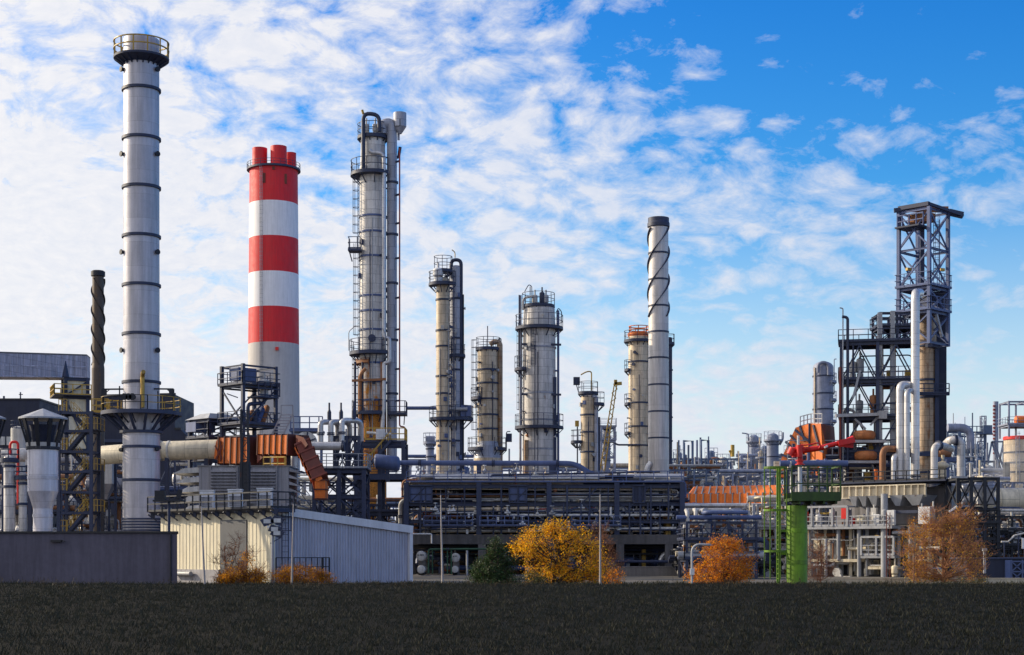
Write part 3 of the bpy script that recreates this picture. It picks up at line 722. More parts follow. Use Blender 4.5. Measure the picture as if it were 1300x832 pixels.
# three white cabinets on the walkway
for i, (px, wd, dsc) in enumerate(((258, 18, 'white air conditioning cabinet on the walkway, left of three, above lit cream wall'), (293.5, 18.5, 'white air conditioning cabinet on the walkway, middle of three, with dark slot'), (331, 20, 'white air conditioning cabinet on the walkway, nearest the shed corner'))):
    p = onside(px)-nS*.4; u = p.y/F; hh = 23*u
    ac = thing('air_conditioner', dsc, 'air conditioner', p+up*zw, 'white cabinets on the shed walkway')
    G().box(p+up*(zw+hh*.5+.1), (wd*u*.95, .9, hh), R(4)).build('casing', whitep, ac)
    G().box(p+up*(zw+hh*1.02+.13), (wd*u*1.02, 1.0, .09), R(4)).build('lid', whitep, ac)
    g = G(); fr = frm(p.x, p.y, 4)
    for k in range(6): g.box(fr(0,-.47,zw+.35+hh*.09*k), (wd*u*.7,.05,.07), R(4))
    g.box(fr(0,-.47,zw+hh*.72), (wd*u*.8,.05,.1), R(4)); g.build('grille', greycl, ac)

# ---------------------------------------------------------------- louvred filter house above the shed roof
Y = 137; u = Y/F; x0, x1 = X(252,Y), X(366,Y); z0, z1 = Z(645,Y), Z(592.5,Y)
fh = thing('filter_house', 'grey louvred intake filter house with pale side hoods above the cream shed', 'filter house', ((x0+x1)/2, Y, z0))
xl, xr = X(265,Y), X(358,Y)
G().box(((x0+x1)/2, Y+3, (z0+z1)/2), (x1-x0, 5.6, z1-z0)).build('casing', greycl, fh)
for (a, b) in ((268, 300), (318, 350)):
    g = G(); xa, xb = X(a,Y), X(b,Y)
    for k in range(11):
        z = z0+.45+k*(z1-z0-.6)/11; g.hexa([(xa,Y+.12,z),(xb,Y+.12,z),(xb,Y+.2,z+.28),(xa,Y+.2,z+.28),(xa,Y-.14,z-.06),(xb,Y-.14,z-.06),(xb,Y+.14,z+.3),(xa,Y+.14,z+.3)])
    g.bar((xa-.07,Y+.05,z0),(xa-.07,Y+.05,z1),.14,up=(0,1,0)).bar((xb+.07,Y+.05,z0),(xb+.07,Y+.05,z1),.14,up=(0,1,0))
    g.build('louvre_bank', greycl, fh)
for k in range(5):
    z = z1-.05-k*.82; e = (2.35, 2.1, 1.9, 1.75, 1.6)[k]
    g = G().hexa([(x0,Y+.3,z-.46),(x0,Y+5.5,z-.46),(x0-e,Y+5.5,z-.56),(x0-e,Y+.3,z-.56),(x0,Y+.3,z),(x0,Y+5.5,z),(x0-e*.55,Y+5.5,z-.08),(x0-e*.55,Y+.3,z-.08)])
    g.build('intake_hood', offwh, fh)
for k in range(6):
    z = z1-.1-k*.58
    G().add([(x1,Y+.3,z),(x1,Y+5.5,z),(x1+1.25,Y+5.5,z-.52),(x1+1.25,Y+.3,z-.52),(x1,Y+.3,z-.3)],[(0,1,2,3),(0,3,4)]).build('intake_hood', greycl, fh)
G().box(((x0+x1)/2, Y+3, z1+.06), (x1-x0+.25, 5.8, .1)).build('roof', roofm, fh)
for px in (262, 300, 330, 360):
    for yy in (Y+.8, Y+5): G().bar((X(px,Y), yy, 4.4), (X(px,Y), yy, z0+.02), .25, up=(0,1,0)).build('leg', steel, fh)

# black lattice mast in front of the frame tower
Y = 135; f = frm(X(308.5,Y), Y-.9); w = X(317,Y)-X(308.5,Y)
m = thing('lattice_mast', 'narrow black lattice mast standing before the filter house', 'mast', f(w/2,.3,4.5))
zt = Z(521,Y)
for a in (0, w): G().bar(f(a,0,5.2), f(a,0,zt), .17, up=(0,1,0)).build('post', black, m)
for a in (0, w): G().bar(f(a,.5,5.2), f(a,.5,zt-2), .12, up=(0,1,0)).build('post', black, m)
g = G(); z = 5.6; k = 0
while z < zt-.8:
    g.bar(f(0,0,z), f(w,0,z), .07).bar(f(0 if k%2 else w,0,z), f(w if k%2 else 0,0,z+.8), .06).bar(f(0,0,z),f(0,.5,z),.06); z += .8; k += 1
g.build('lattice', black, m)
G().box(f(w/2,.25,Z(612,Y)), (w*1.5,.5,Z(596,Y)-Z(645,Y))).build('cable_duct', black, m)

# ---------------------------------------------------------------- cream duct and orange duct
Y = 158; u = Y/F
zc = Z(570.5,Y); r = 12.3*u
d = thing('cream_duct', 'fat cream horizontal duct running from behind the silver stack to the orange duct', 'duct', (X(205,Y), Y, zc))
G().tube([(X(118,Y),Y+4,Z(575,Y)), (X(200,Y),Y+.6,Z(572.5,Y)), (X(277,Y),Y,zc)], r, 28).build('duct_shell', creampip, d)
for px in (203, 214, 246): 
    x = X(px,Y); G().tube([(x-.1,Y+.5,Z(572.3,Y)),(x+.1,Y+.48,Z(572.2,Y))], r+.06, 28).build('band', offwh if px>210 else ltsteel, d)
for px in (212, 262): G().bar((X(px,Y),Y,0),(X(px,Y),Y,zc-r+.1),.4,up=(0,1,0)).build('support_leg', steel, d)

darkrib = mat('dark_rust_rib', (.10,.03,.022), .7)
o = thing('orange_duct', 'ribbed orange flue duct with a steep branch running down to the right', 'duct', (X(330,Y), Y, 0))
def ribduct(root, pts, w, h, m, rib=.75, ribm=None, name='duct_section', face=None):
    """square duct along pts (centre line), outside stiffening ribs; w = size along y, h = size across in the picture plane"""
    pts = [V(p) for p in pts]
    for p, q in zip(pts[:-1], pts[1:]):
        d = (q-p).normalized(); n = int(max(1, (q-p).length/rib)); g = G()
        sec = G().bar(p, q, w, h, up=(0,0,1) if abs(d.z) < .9 else (1,0,0)).build(name, m, root)
        for k in range(n+1):
            c = p.lerp(q, k/n); g.bar(c-d*.06, c+d*.06, w+.22, h+.22, up=(0,0,1) if abs(d.z) < .9 else (1,0,0))
        for s in (-1, 1):
            e = V((0, s, 0))*(w/2+.01)
        g.build('stiffener', ribm or darkrib, sec)
Yd = lambda px: 158.0-max(px-290,0)*.07
yb = Y+.3
hx = (Z(557,Y)-Z(589,Y))
# left end: sloped hood from the round duct
a = G().hexa([P(274,583,Yd(274))+V((0,-1,0)), P(290,590,Yd(290))+V((0,-1.2,0)), P(290,590,Yd(290))+V((0,1.4,0)), P(274,583,Yd(274))+V((0,1.2,0)), P(276,566,Yd(276))+V((0,-1,0)), P(290,556.5,Yd(290))+V((0,-1.2,0)), P(290,556.5,Yd(290))+V((0,1.4,0)), P(276,566,Yd(276))+V((0,1.2,0))]).build('end_hood', orange, o)
g = G()
for (p, q) in (((277,584),(291,557)),((276,567),(288,588)),((283,561),(283,587))): g.bar(P(*p,Yd(p[0]))+V((0,-1.28,0)), P(*q,Yd(q[0]))+V((0,-1.32,0)), .12, .14)
g.build('stiffener', rustred, a)
ribduct(o, [P(290,573,Yd(290)), P(329,573,Yd(329))], 2.6, hx, orange, .78)
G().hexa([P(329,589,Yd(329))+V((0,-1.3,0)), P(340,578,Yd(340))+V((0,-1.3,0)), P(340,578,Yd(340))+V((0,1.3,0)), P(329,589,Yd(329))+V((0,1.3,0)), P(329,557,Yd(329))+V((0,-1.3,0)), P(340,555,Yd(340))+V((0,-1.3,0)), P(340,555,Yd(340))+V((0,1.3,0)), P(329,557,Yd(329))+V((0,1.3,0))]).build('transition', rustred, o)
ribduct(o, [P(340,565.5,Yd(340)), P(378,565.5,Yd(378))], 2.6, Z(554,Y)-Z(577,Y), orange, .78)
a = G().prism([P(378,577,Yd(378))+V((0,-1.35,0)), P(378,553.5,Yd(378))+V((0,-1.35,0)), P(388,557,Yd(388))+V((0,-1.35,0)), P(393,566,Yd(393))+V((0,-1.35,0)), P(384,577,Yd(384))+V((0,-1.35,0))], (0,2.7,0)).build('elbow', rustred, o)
# branch sloping down to the right: its left face catches the sun
p, q = P(386,569,Yd(386)), P(407,612,Yd(407)); d = (q-p).normalized(); sdv = V((d.z,0,-d.x))
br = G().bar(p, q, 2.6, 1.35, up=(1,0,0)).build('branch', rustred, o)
g = G(); fl = G()
nrm = V((-abs(d.z), 0, -d.x)); nrm = V((d.z, 0, -d.x)); nrm = -nrm if nrm.x > 0 else nrm
for k in range(5):
    c = p.lerp(q, k/4.0); g.bar(c-d*.09, c+d*.09, 2.75, 1.6, up=(1,0,0))
for k in range(4):
    c = p.lerp(q, (k+.5)/4); fl.bar(c+nrm*.72-d*.42, c+nrm*.72+d*.42, 2.3, .08, up=nrm)
g.build('stiffener', rustred, br); fl.build('side_panel', orange, br)
fr_ = G()
for k in range(4):
    c = p.lerp(q, (k+.5)/4)+V((0,-1.33,0))-sdv*.1; fr_.bar(c-d*.45, c+d*.45, .03, .62, up=(1,0,0))
fr_.build('front_panel', orange, br)
ribduct(o, [P(408,610,Yd(408)), P(408,634,Yd(408))], 2.2, 1.0, orange, .7)
ribduct(o, [P(356,577,Yd(356))+V((0,.1,0)), P(356,600,Yd(356))+V((0,.1,0))], 2.0, 1.1, orange, .6)
for px in (287, 320, 366): G().bar((X(px,Yd(px)),Yd(px)+.4,0),(X(px,Yd(px)),Yd(px)+.4,Z(588,Yd(px)) if px<330 else Z(577,Yd(px))),.35,up=(0,1,0)).build('support_leg', steel, o)
G().box((X(345,Y),Y-.3,Z(600,Y)),(6.5,3,.15)).build('deck', steel, o)
G().rail([P(338,600,Yd(338))+V((0,-1.7,.1)), P(366,600,Yd(366))+V((0,-1.7,.1))],1.3,1,.06).build('railing', yellow, o)
# sloping grey ladder stair on the duct roof
g = G(); a, b = P(343,556,Y-1.6), P(357,527,Y-1.6)
for off in (0, 1.15): g.bar(a+V((off,0,0)), b+V((off,0,0)), .16, .12)
for k in range(9): c = a.lerp(b, k/8); g.bar(c, c+V((1.15,0,0)), .1)
for off in (0, 1.15): g.bar(b+V((off,0,0)), b+V((off,0,.95)), .1, up=(0,1,0))
g.bar(b+V((0,0,.95)), b+V((1.15,0,.95)), .1); g.bar(b+V((1.2,0,0)), P(373,553,Y-1.6), .1)
st = solo = tag(g.build('roof_stair', ltsteel, None, a), 'light grey steep stair rising from the orange duct roof', 'stair')

# ---------------------------------------------------------------- blue frame tower set corner-on
Y0 = 160
def corner_frame(pxl, pxf, pxr, Y):      # frame with its corner towards the camera; returns f, w, d
    xl, xf, xr = X(pxl,Y), X(pxf,Y), X(pxr,Y); k = math.sqrt(.5)
    d = (xf-xl)/k; w = (xr-xf)/k
    return frm(xf, Y-(w+d)*.3, 45), w, d
f, w, d = corner_frame(281, 313.5, 349, Y0)
K = thing('frame_tower', 'tall blue steel frame tower set corner-on in front of the red and white chimney', 'frame tower', f(0,0,0))
zz = [Z(553,Y0), Z(541,Y0), Z(491,Y0), Z(465,Y0)]
frame(K, f, w, d, zz, .32, steel, decks=(zz[1], zz[2]), brace=(2,), brk_pat='Z', rail=1.2, beam=.15)
g = G().hexa([f(-.3,-.3,zz[3]),f(w+.3,-.3,zz[3]),f(w+.3,d+.3,zz[3]),f(-.3,d+.3,zz[3]),f(w*.45,d*.45,zz[3]+.7),f(w*.55,d*.45,zz[3]+.7),f(w*.55,d*.55,zz[3]+.7),f(w*.45,d*.55,zz[3]+.7)]); 
G().box(f(w*.35,d*.55,Z(476,Y0)), (2.2,1.6,1.3), R(45)).build('machine_housing', bluest, K)
g = G()
for k in range(12): 
    a = f(.3,.3,0)
g.tube(fillet([f(.8,.3,Z(541,Y0)), f(.8,.3,Z(515,Y0)), f(w*.7,.3,Z(512,Y0)), f(w*.7,.3,Z(505,Y0))],.4), .2, 8).build('pipe', steel, K)
vessel_v(K, f(w*.75,.6,Z(505,Y0)), .5, 1.9, offwh)
G().box(f(w*.7,.5,Z(505,Y0)), (2.6,1.8,.15), R(45)).build('deck', steel, K)
G().rail([f(w*.4,-.4,Z(505,Y0)+.1), f(w*1.05,-.4,Z(505,Y0)+.1)], 1.4, .8, .06).build('railing', steel, K)
for k in range(5): vessel_h(K, f(w*(.15+.15*k),.9,Z(535,Y0)), f(w*(.15+.15*k)+.9,1.4,Z(527,Y0)+.2*k), .35, (bluest, rustpip, steel)[k%3], saddle=False)
G().bar(P(288,500,Y0-1), P(302,455+50,Y0-1), .1).build('tie_rod', steel, K)
f, w, d = corner_frame(241, 271, 306, Y0+3)
K2 = thing('frame_tower', 'low blue steel frame structure left of the tall frame tower', 'frame tower', f(0,0,0))
zt = Z(534,Y0+3)
frame(K2, f, w, d, [Z(580,Y0), Z(558,Y0+3), zt], .36, steel, decks=(Z(558,Y0+3),), brace=(1,2), brk_pat='Z', rail=1.5)
G().hexa([f(-.4,-.4,zt+.02),f(w+.4,-.4,zt+.02),f(w+.4,d+.4,zt+.02),f(-.4,d+.4,zt+.02),f(.3,.3,zt+.6),f(w*.6,.3,zt+.6),f(w*.6,d*.6,zt+.6),f(.3,d*.6,zt+.6)]).build('roof', ltsteel, K2)
G().box(f(w*.2,d*.8,Z(540,Y0)), (2.4,1.8,1.0), R(45)).build('machine_housing', bluest, K2)

# ---------------------------------------------------------------- process clutter of the left half
process_unit('piping skid with white vessels and red pipe hoops left of the stair tower', -12, 78, 612, 190, 9, 0, 11, 3, 4, [whitep, offwh, pipeal, rustpip, alu], steel, 9, 22, 4, tall=2)
process_unit('dense grey piping bay seen through and behind the stair tower', 74, 160, 588, 205, 9, 0, 12, 3, 4, [offwh, pipeal, greycl, rustpip, alu], steel, 8, 22, 4)
process_unit('piping bay with pale pipes right of the tall silver stack, beneath the cream duct', 196, 300, 578, 200, 9, 0, 13, 3, 4, [offwh, pipeal, creampip, bluest], steel, 6, 20, 4)
process_unit('piping bay with pale pipes under the steep orange branch', 345, 455, 612, 196, 9, 0, 14, 3, 4, [offwh, pipeal, creampip, bluest], steel, 6, 18, 5)
Y = 165
g = thing('red_pipe_hoop', 'red pipe bent into a hoop above the white skid vessels', 'pipe', (X(20,Y),Y,0)); G().tube(fillet([P(13,640,Y),P(13,561,Y),P(23,561,Y),P(23,640,Y)],.5),.14,8).build('pipe_run', red, g)
for i, (px, r, yt, lab) in enumerate(((12, 7, 578, 'white vertical vessel under the red pipe hoop'), (29, 5, 600, 'slim white vertical vessel right of the red pipe hoop'))):
    v = column(lab, px, yt, r, Y-2, white_al, 'vessel', 'vertical_vessel', rings=(yt+14, yt+40))
    platform(v, px, Y-2, yt+6, r, r+5, 0, 360, 1.1, steel, brk=False)
v = thing('horizontal_drum', 'pale horizontal drum behind the hooded stack', 'drum', (X(30,Y+6),Y+6,0)); vessel_h(v, P(-6,578,Y+6), P(46,578,Y+6), 9*Y/F, offwh, 'shell'); G().bar(P(5,582,Y+6),P(5,732,Y+6),.4,up=(0,1,0)).build('leg', steel, v); G().bar(P(38,582,Y+6),P(38,732,Y+6),.4,up=(0,1,0)).build('leg', steel, v)
v = thing('square_bin', 'grey square hopper bin between the stair tower and the silver stack', 'bin', (X(134,175),175,0))
G().box(P(133,597,175),(2.1,2,3.1)).build('casing', offwh, v)
c = P(133,616,175); G().hexa([c+V((-.3,-.3,-1.6)),c+V((.3,-.3,-1.6)),c+V((.3,.3,-1.6)),c+V((-.3,.3,-1.6)),c+V((-1.05,-1,.1)),c+V((1.05,-1,.1)),c+V((1.05,1,.1)),c+V((-1.05,1,.1))]).build('hopper', greycl, v)
for a in (-1, 1): G().bar((c.x+a*1.2,175,0),(c.x+a*1.2,175,c.z+3),.25,up=(0,1,0)).build('leg', steel, v)

# ---------------------------------------------------------------- gooseneck manifold on its braced platform
Y = 168; u = Y/F; f = frm(X(399,Y), Y); w = X(462,Y)-X(399,Y)
m = thing('manifold_platform', 'braced steel platform carrying gooseneck pipes left of the rusty main column', 'platform', f(w/2,2,0))
frame(m, f, w, 4.5, [Z(661,Y), Z(628,Y), Z(596,Y)], .42, steel, nx=2, decks=(Z(596,Y),), brace=(1,2), brk_pat='X', rail=1.5, mr=ltsteel)
frame(m, frm(X(424,Y), Y+.4), X(455,Y)-X(424,Y), 3, [Z(575,Y), Z(553,Y)], .3, steel, nx=2, z0=Z(596,Y), brace=(0,1), brk_pat='K')
p = pipe_thing('fat bright pipe bending up and over from the shed roof to the manifold', [P(373.5,640,Y-3), P(373.5,566.5,Y-3), P(437,566.5,Y-3)], 5.3*u, pipeal, rad=1.5, n=18, flanges=((1,.98),(0,.02)))
for i, (a, b, yt) in enumerate(((407,429,536),(420,444,536),(434,458,534))):
    pipe_thing(('left gooseneck pipe of three on the manifold platform','middle gooseneck pipe of three on the manifold platform','right gooseneck pipe of three, nearest the rusty column')[i],
        [P(a,566,Y), P(a,yt,Y), P(a+9,yt,Y+.5), P(b,yt,Y+1.5), P(b,560,Y+2)], 3.6*u, pipeal, 'gooseneck pipes of the manifold', .9, 14, ((0,.1),(0,.5)), bands=1)
    v = tag(G().lathe([(.22,0),(.22,.9),(.1,1.2),(.1,1.9)], P(a+11+i*2,yt-2,Y+.6), 10).build('relief_vent', steel, None, P(a+11+i*2,yt-2,Y+.6)), ('vent stub on top of the left gooseneck pipe','vent stub on top of the middle gooseneck pipe','vent stub on top of the right gooseneck pipe')[i], 'vent', 'vent stubs of the manifold')
Yb = 172
br = thing('cooler_bank', 'round-fanned cooler with light blue railing behind the gooseneck pipes', 'cooler', P(392,560,Yb+10))
Yq = Yb+14; G().lathe([(2.0,0),(2.0,.6),(1.8,.6)], (0,0,0), 8)
zq = Z(548,Yq); G().box((X(390,Yq),Yq,zq),(X(412,Yq)-X(372,Yq),4,.25)).build('deck', bluest, br)
G().rail([P(372,547,Yq)+V((0,-2,0)), P(412,547,Yq)+V((0,-2,0))],1.5,1.1,.06).build('railing', bluest, br)
g = G().tube([(X(391,Yq),Yq-1.9,Z(563,Yq)),(X(391,Yq),Yq-1.2,Z(563,Yq))], 1.25, 20); g.build('fan_ring', offwh, br)
g = G()
for k in range(3): w_ = R(60*k+20); g.bar((X(391,Yq)-1.2*math.cos(w_),Yq-1.95,Z(563,Yq)-1.2*math.sin(w_)),(X(391,Yq)+1.2*math.cos(w_),Yq-1.95,Z(563,Yq)+1.2*math.sin(w_)),.14)
g.build('fan_guard', steel, br)
for px in (374, 410): G().bar((X(px,Yq),Yq-1.5,0),(X(px,Yq),Yq-1.5,zq),.3,up=(0,1,0)).build('leg', bluest, br)
# ---------------------------------------------------------------- red and white chimney
Y = 420; u = Y/F; px = 347.5; x = X(px,Y)
s = thing('banded_chimney', 'massive red and white banded chimney with three red flues on top', 'chimney', (x, Y, 0))
def rr(py): return (30.3+(py-216)/330*2.6)*u
bands = [(216,260.5,chimred),(260.5,304.5,chimwh),(304.5,349,chimred),(349,393,chimwh),(393,438,chimred)]
for a, b, m in bands: G().lathe([(rr(b),Z(b,Y)),(rr(a),Z(a,Y))],(x,Y,0),64).build('painted_band', m, s)
G().lathe([(rr(714),0),(rr(438),Z(438,Y))],(x,Y,0),64).build('shaft', chimcr, s)
G().lathe([(rr(216),Z(216,Y)),(.1,Z(215.5,Y))],(x,Y,0),48).build('top_slab', concrete, s)
for p, r, t, dy in ((331,9.4,190.5,-1.5),(355.5,10.2,189.5,-2.5),(367,7.0,191,3)):
    c = (X(p,Y),Y+dy,0); G().lathe([(r*u,Z(216,Y)),(r*u,Z(t,Y)),(r*u*.9,Z(t,Y)),(r*u*.9,Z(t+14,Y))],c,28).build('flue', chimred, s)
p = G().ann((x,Y,Z(216,Y)),rr(216)*.98,rr(216)+.75,.35,0,360,48).build('top_platform', steel, s)
G().rail(arc(x,Y,Z(216,Y),rr(216)+.68,0,360,36),1.5,1.8,.045).build('railing', steel, p)
g = G()
for pp in (340,366,352): g.box((X(pp,Y),Y-math.sqrt(max(rr(233)**2-(X(pp,Y)-x)**2,0))-.05,Z(233,Y) if pp!=352 else Z(221,Y)),(.7,.3,2.6 if pp!=352 else .8))
g.build('inspection_opening', rustred, s)
G().bar((X(356.5,Y),Y-rr(440)*.97-.2,Z(449,Y)),(X(356.5,Y),Y-rr(440)*.97-.2,Z(445,Y)),.8,up=(0,1,0)).build('warning_lamp', red, s)
G().ladder((X(337,Y),Y-rr(500)*.96,3),Z(222,Y)-3,V((-.35,-.93,0)),.55).build('ladder', ltsteel, s)

# ---------------------------------------------------------------- rusty main column
Y = 205; u = Y/F; px = 473.5; x = X(px,Y); zt = Z(178,Y)
q = column('tall white column with rust stained base and twin side pipes, tallest of the columns', px, 172, 16.8, Y, rusty_al, rings=(276,296,327,377,396,420,462,486,509), rm=bluest, prof=[(600,17.2),(214,16.8),(212,16.2),(190,15.6)], dome=.4)
def box_deck(root, px0, px1, py, Y, dy0, dy1, h=1.4, m=None, mr=None, name='platform'):
    z = Z(py,Y); a, b = X(px0,Y), X(px1,Y); d = G().box(((a+b)/2,Y+(dy0+dy1)/2,z-.13),(b-a,abs(dy1-dy0),.26))
    for xx in (a+.15,b-.15): d.bar((xx,Y+dy0,z-.2),((a+b)/2+(xx-(a+b)/2)*.7,Y+dy1,z-1.3),.12)
    d = d.build(name, m or steel, root)
    G().rail([(a+.05,Y+dy1,z),(a+.05,Y+dy0,z),(b-.05,Y+dy0,z),(b-.05,Y+dy1,z)],h,1.05,.045).build('railing', mr or m or steel, d)
platform(q, px, Y, 222, 17, 28.5, 130, 318, 1.75)
platform(q, px, Y, 175, 16, 20, 0, 360, 1.7)
box_deck(q, 444, 460, 320, Y, -2.4, -.4, 1.5)
platform(q, px, Y, 449, 17, 30, 120, 318, 1.7); platform(q, px, Y, 525, 17, 27, 110, 300, 1.6); platform(q, px, Y, 460, 17, 22.5, 150, 260, 0.3, rustpip)
box_deck(q, 494, 517, 526, Y, -2.6, .5, 1.5)
col_ladder(q, px, Y, 17, 200, 320, 222); col_ladder(q, px, Y, 17, 205, 449, 320); col_ladder(q, px, Y, 17, 190, 598, 449)
side_pipe(q, Y, [(463,222),(463,149),(483,151),(483,172)], 2.6, steel, rad=.9, dy=-1.9)
side_pipe(q, Y, [(486,172),(486,159),(498,158),(498,600)], 6.4, blu_al, rad=1.6, n=18, dy=-.6)
G().lathe([(7.4*u,-.2),(8.2*u,0),(7.4*u,.2)],(X(500,Y),Y-.6,Z(250,Y)),20)
for py in (232,298,360,432,500): stiff_rings(q, 498, Y-.6, (py,), 6.5, steel, .12, 'pipe_clamp')
side_pipe(q, Y, [(471,196),(474,199),(489,200),(489,432),(496,432),(496,463),(489,463),(489,520),(486,560)], 2.6, pipeal, rad=.7, dy=-2.1)
side_pipe(q, Y, [(508.3,192),(508.3,543),(515,543),(515,600)], .95, dkred, rad=.8, dy=-1.4)
G().lathe([(.25,-1.4),(.85,-.5),(.85,1.3),(.7,1.3)],P(508,158,Y)+V((0,-.6,0)),14).build('silencer', blu_al, q)
G().bar(P(506,178,Y), P(506,163,Y), .3,up=(0,1,0)).build('pipe', blu_al, q)
side_pipe(q, Y, [(508,187),(506,200),(501,200)], 2, steel, rad=.4)
g = G()
for py in (208,250,286,330,380,420,470,510): g.bar(P(508.3,py,Y)+V((0,-1.4,0)), P(500,py,Y)+V((0,-.6,0)), .22)
g.build('pipe_bracket', steel, q)
for a, b in ((462,466),(486,489)):
    side_pipe(q, Y, [(a,600),(a,462)], 1.5, rustpip if a>470 else steel, dy=-1.9)
side_pipe(q, Y, [(455,463),(447,463)], 1.2, brass); 
side_pipe(q, Y, [(459,600),(459,478),(466,470)], 2.3, rustpip, dy=-2)
for k, (pp, py, m) in enumerate(((466,168,offwh),(477,168,offwh),(481,170,ltsteel))): vessel_v(q, P(pp,py+5,Y)+V((0,-.8,0)), .35, 1.4, m, 'nozzle', .3, 10)
G().rod(P(461.5,145,Y)+V((0,-1.9,0)), P(463,150,Y)+V((0,-1.9,0)), .16, n=6).build('lamp', yellow, q)
for a, b in (((445,449-1),(445,424)),): side_pipe(q, Y, [(445,448),(445,424),(452,418)], .55, ltsteel, rad=.3, dy=-2.2)
side_pipe(q, Y, [(491,446),(491,426),(487,420)], .55, ltsteel, rad=.3, dy=-2.6)
g = G().lathe([(.42,0),(.5,.06),(.5,.18)],(0,0,0),14)
G().rod(P(474,432,Y)+V((0,-1.6,0)),P(474,432,Y)+V((0,-2.05,0)),.36,n=14).rod(P(474,432,Y)+V((0,-2.05,0)),P(474,432,Y)+V((0,-2.12,0)),.5,n=14).build('manhole', steel, q)
side_pipe(q, Y, [(453,462),(453,600)], 1.6, steel, dy=-2.2)
g = G()
for py in (486,560,575): g.bar(P(449,py,Y)+V((0,-2.3,0)),P(492,py-2,Y)+V((0,-2.3,0)),.3)
g.build('support_beam', rustpip, q)

# stair structure round its foot
Y = 186; u = Y/F; f = frm(X(452,Y), Y); w = X(512,Y)-X(452,Y)
m = thing('stair_structure', 'dark blue stair and platform structure wrapped round the foot of the rusty column', 'stair structure', f(w/2,2,0))
zs = [Z(690,Y), Z(650,Y), Z(605,Y), Z(561,Y)]
frame(m, f, w, 5, zs, .45, steel, nx=2, decks=(zs[2], zs[1]), brace=(0,1), brk_pat='X', rail=1.3)
dk = G().box(f(w*.62,1.5,zs[3]+.05), (w*.85,3.4,.25)).build('deck', steel, m)
G().rail([f(w*.2,-.2,zs[3]+.2), f(w*1.04,-.2,zs[3]+.2), f(w*1.04,3,zs[3]+.2)], 1.4, 1, .06).build('railing', yellow, dk)
g = G(); h = G()
a, b = f(.6,-.6,zs[2]+.1), f(w*.75,-.6,zs[3]+.1)
for o in (0, .9): g.bar(a+V((0,o-.5,0)), b+V((0,o-.5,0)), .08, .3); h.bar(a+V((0,o-.5,1.1)), b+V((0,o-.5,1.1)), .08)
for k in range(14): c = a.lerp(b, k/13); g.box(c, (.32,.9,.05)); h.bar(c+V((0,-.5,0)), c+V((0,-.5,1.1)), .05, up=(0,1,0)) if k%3==0 else None
fl = g.build('stair_flight', steel, m); h.build('handrail', yellow, fl)
G().box(f(w*.5,-.4,zs[2]-.15), (w*1.1,1.2,.55)).build('edge_beam', steel, m)
side_pipe(m, Y, [(440,545),(440,605)], 1.2, ltsteel, dy=-.5); side_pipe(m, Y, [(466,550),(497,552)], 1.8, offwh, dy=-.6)
G().box(P(484,552,Y)+V((0,-.8,0)), (1.1,.3,1.2)).box(P(484,552,Y)+V((0,-.98,0)), (.7,.1,.8)).build('instrument_cabinet', whitep, m)
process_unit('knot of small pipes behind the stair structure under the rusty column', 448, 512, 640, 196, 5, 0, 21, 2, 3, [offwh, rustpip, pipeal, yel_al], steel, 5, 14, 2)

# ---------------------------------------------------------------- the other columns
def antenna(root, px, Y, y0, y1, r=.05):
    G().rod(P(px,y0,Y), P(px,y1,Y), r, n=6).build('antenna', steel, root)
Y = 225; px = 562.5
a = column('slim pale column with top cage, left of a joined pair', px, 352, 8.7, Y, yel_al, rings=(381,420,440,478,500,560), group='joined pair of slim columns')
platform(a, px, Y, 361, 9, 18.5, 150, 335, 1.7); platform(a, px, Y, 532, 9, 18, 120, 330, 1.7); platform(a, px, Y, 344, 5, 12, 0, 360, 2.0)
col_ladder(a, px+9, Y-1.2, 4, 290, 530, 352); vessel_v(a, P(561,361,Y)+V((-.5,-.9,0)), .75, 2.2, whitep)
side_pipe(a, Y, [(578,329),(578,322),(574,319)], .6, brass, rad=.3, dy=-1)
g = G(); [g.bar(P(575,y_,Y)+V((0,-1,0)), P(567,y_+1,Y)+V((0,-.9,0)), .1) for y_ in (420,478)]; g.build('lamp_bracket', offwh, a)
Yb = 226.5; px = 579
b = column('slim grey column with arched overhead pipe, right of a joined pair', px, 337, 8.4, Yb, blu_al, rings=(380,430,470,520,560), group='joined pair of slim columns')
side_pipe(b, Yb, [(573,350),(573,331),(585.5,331),(585.5,600)], 2.3, steel, rad=1.4, dy=-.55, n=12)
side_pipe(b, Yb, [(588.3,375),(588.3,610)], 1.0, black, dy=-.6)
platform(b, px, Yb, 452, 8, 14, 235, 330, 1.5); platform(b, px, Yb, 532, 8, 22, 235, 390, 1.8)
G().box(P(592,523,Yb)+V((0,-1.2,0)), (1.5,1.2,1.6)).build('pump_box', bluest, b); G().rod(P(566,521,Yb)+V((0,-2,0)), P(594,521,Yb)+V((0,-2,0)), .25).build('pipe', ltsteel, b)
side_pipe(b, Yb, [(517,519.5),(566,519.5)], 2.3, bluest, dy=-1.5)

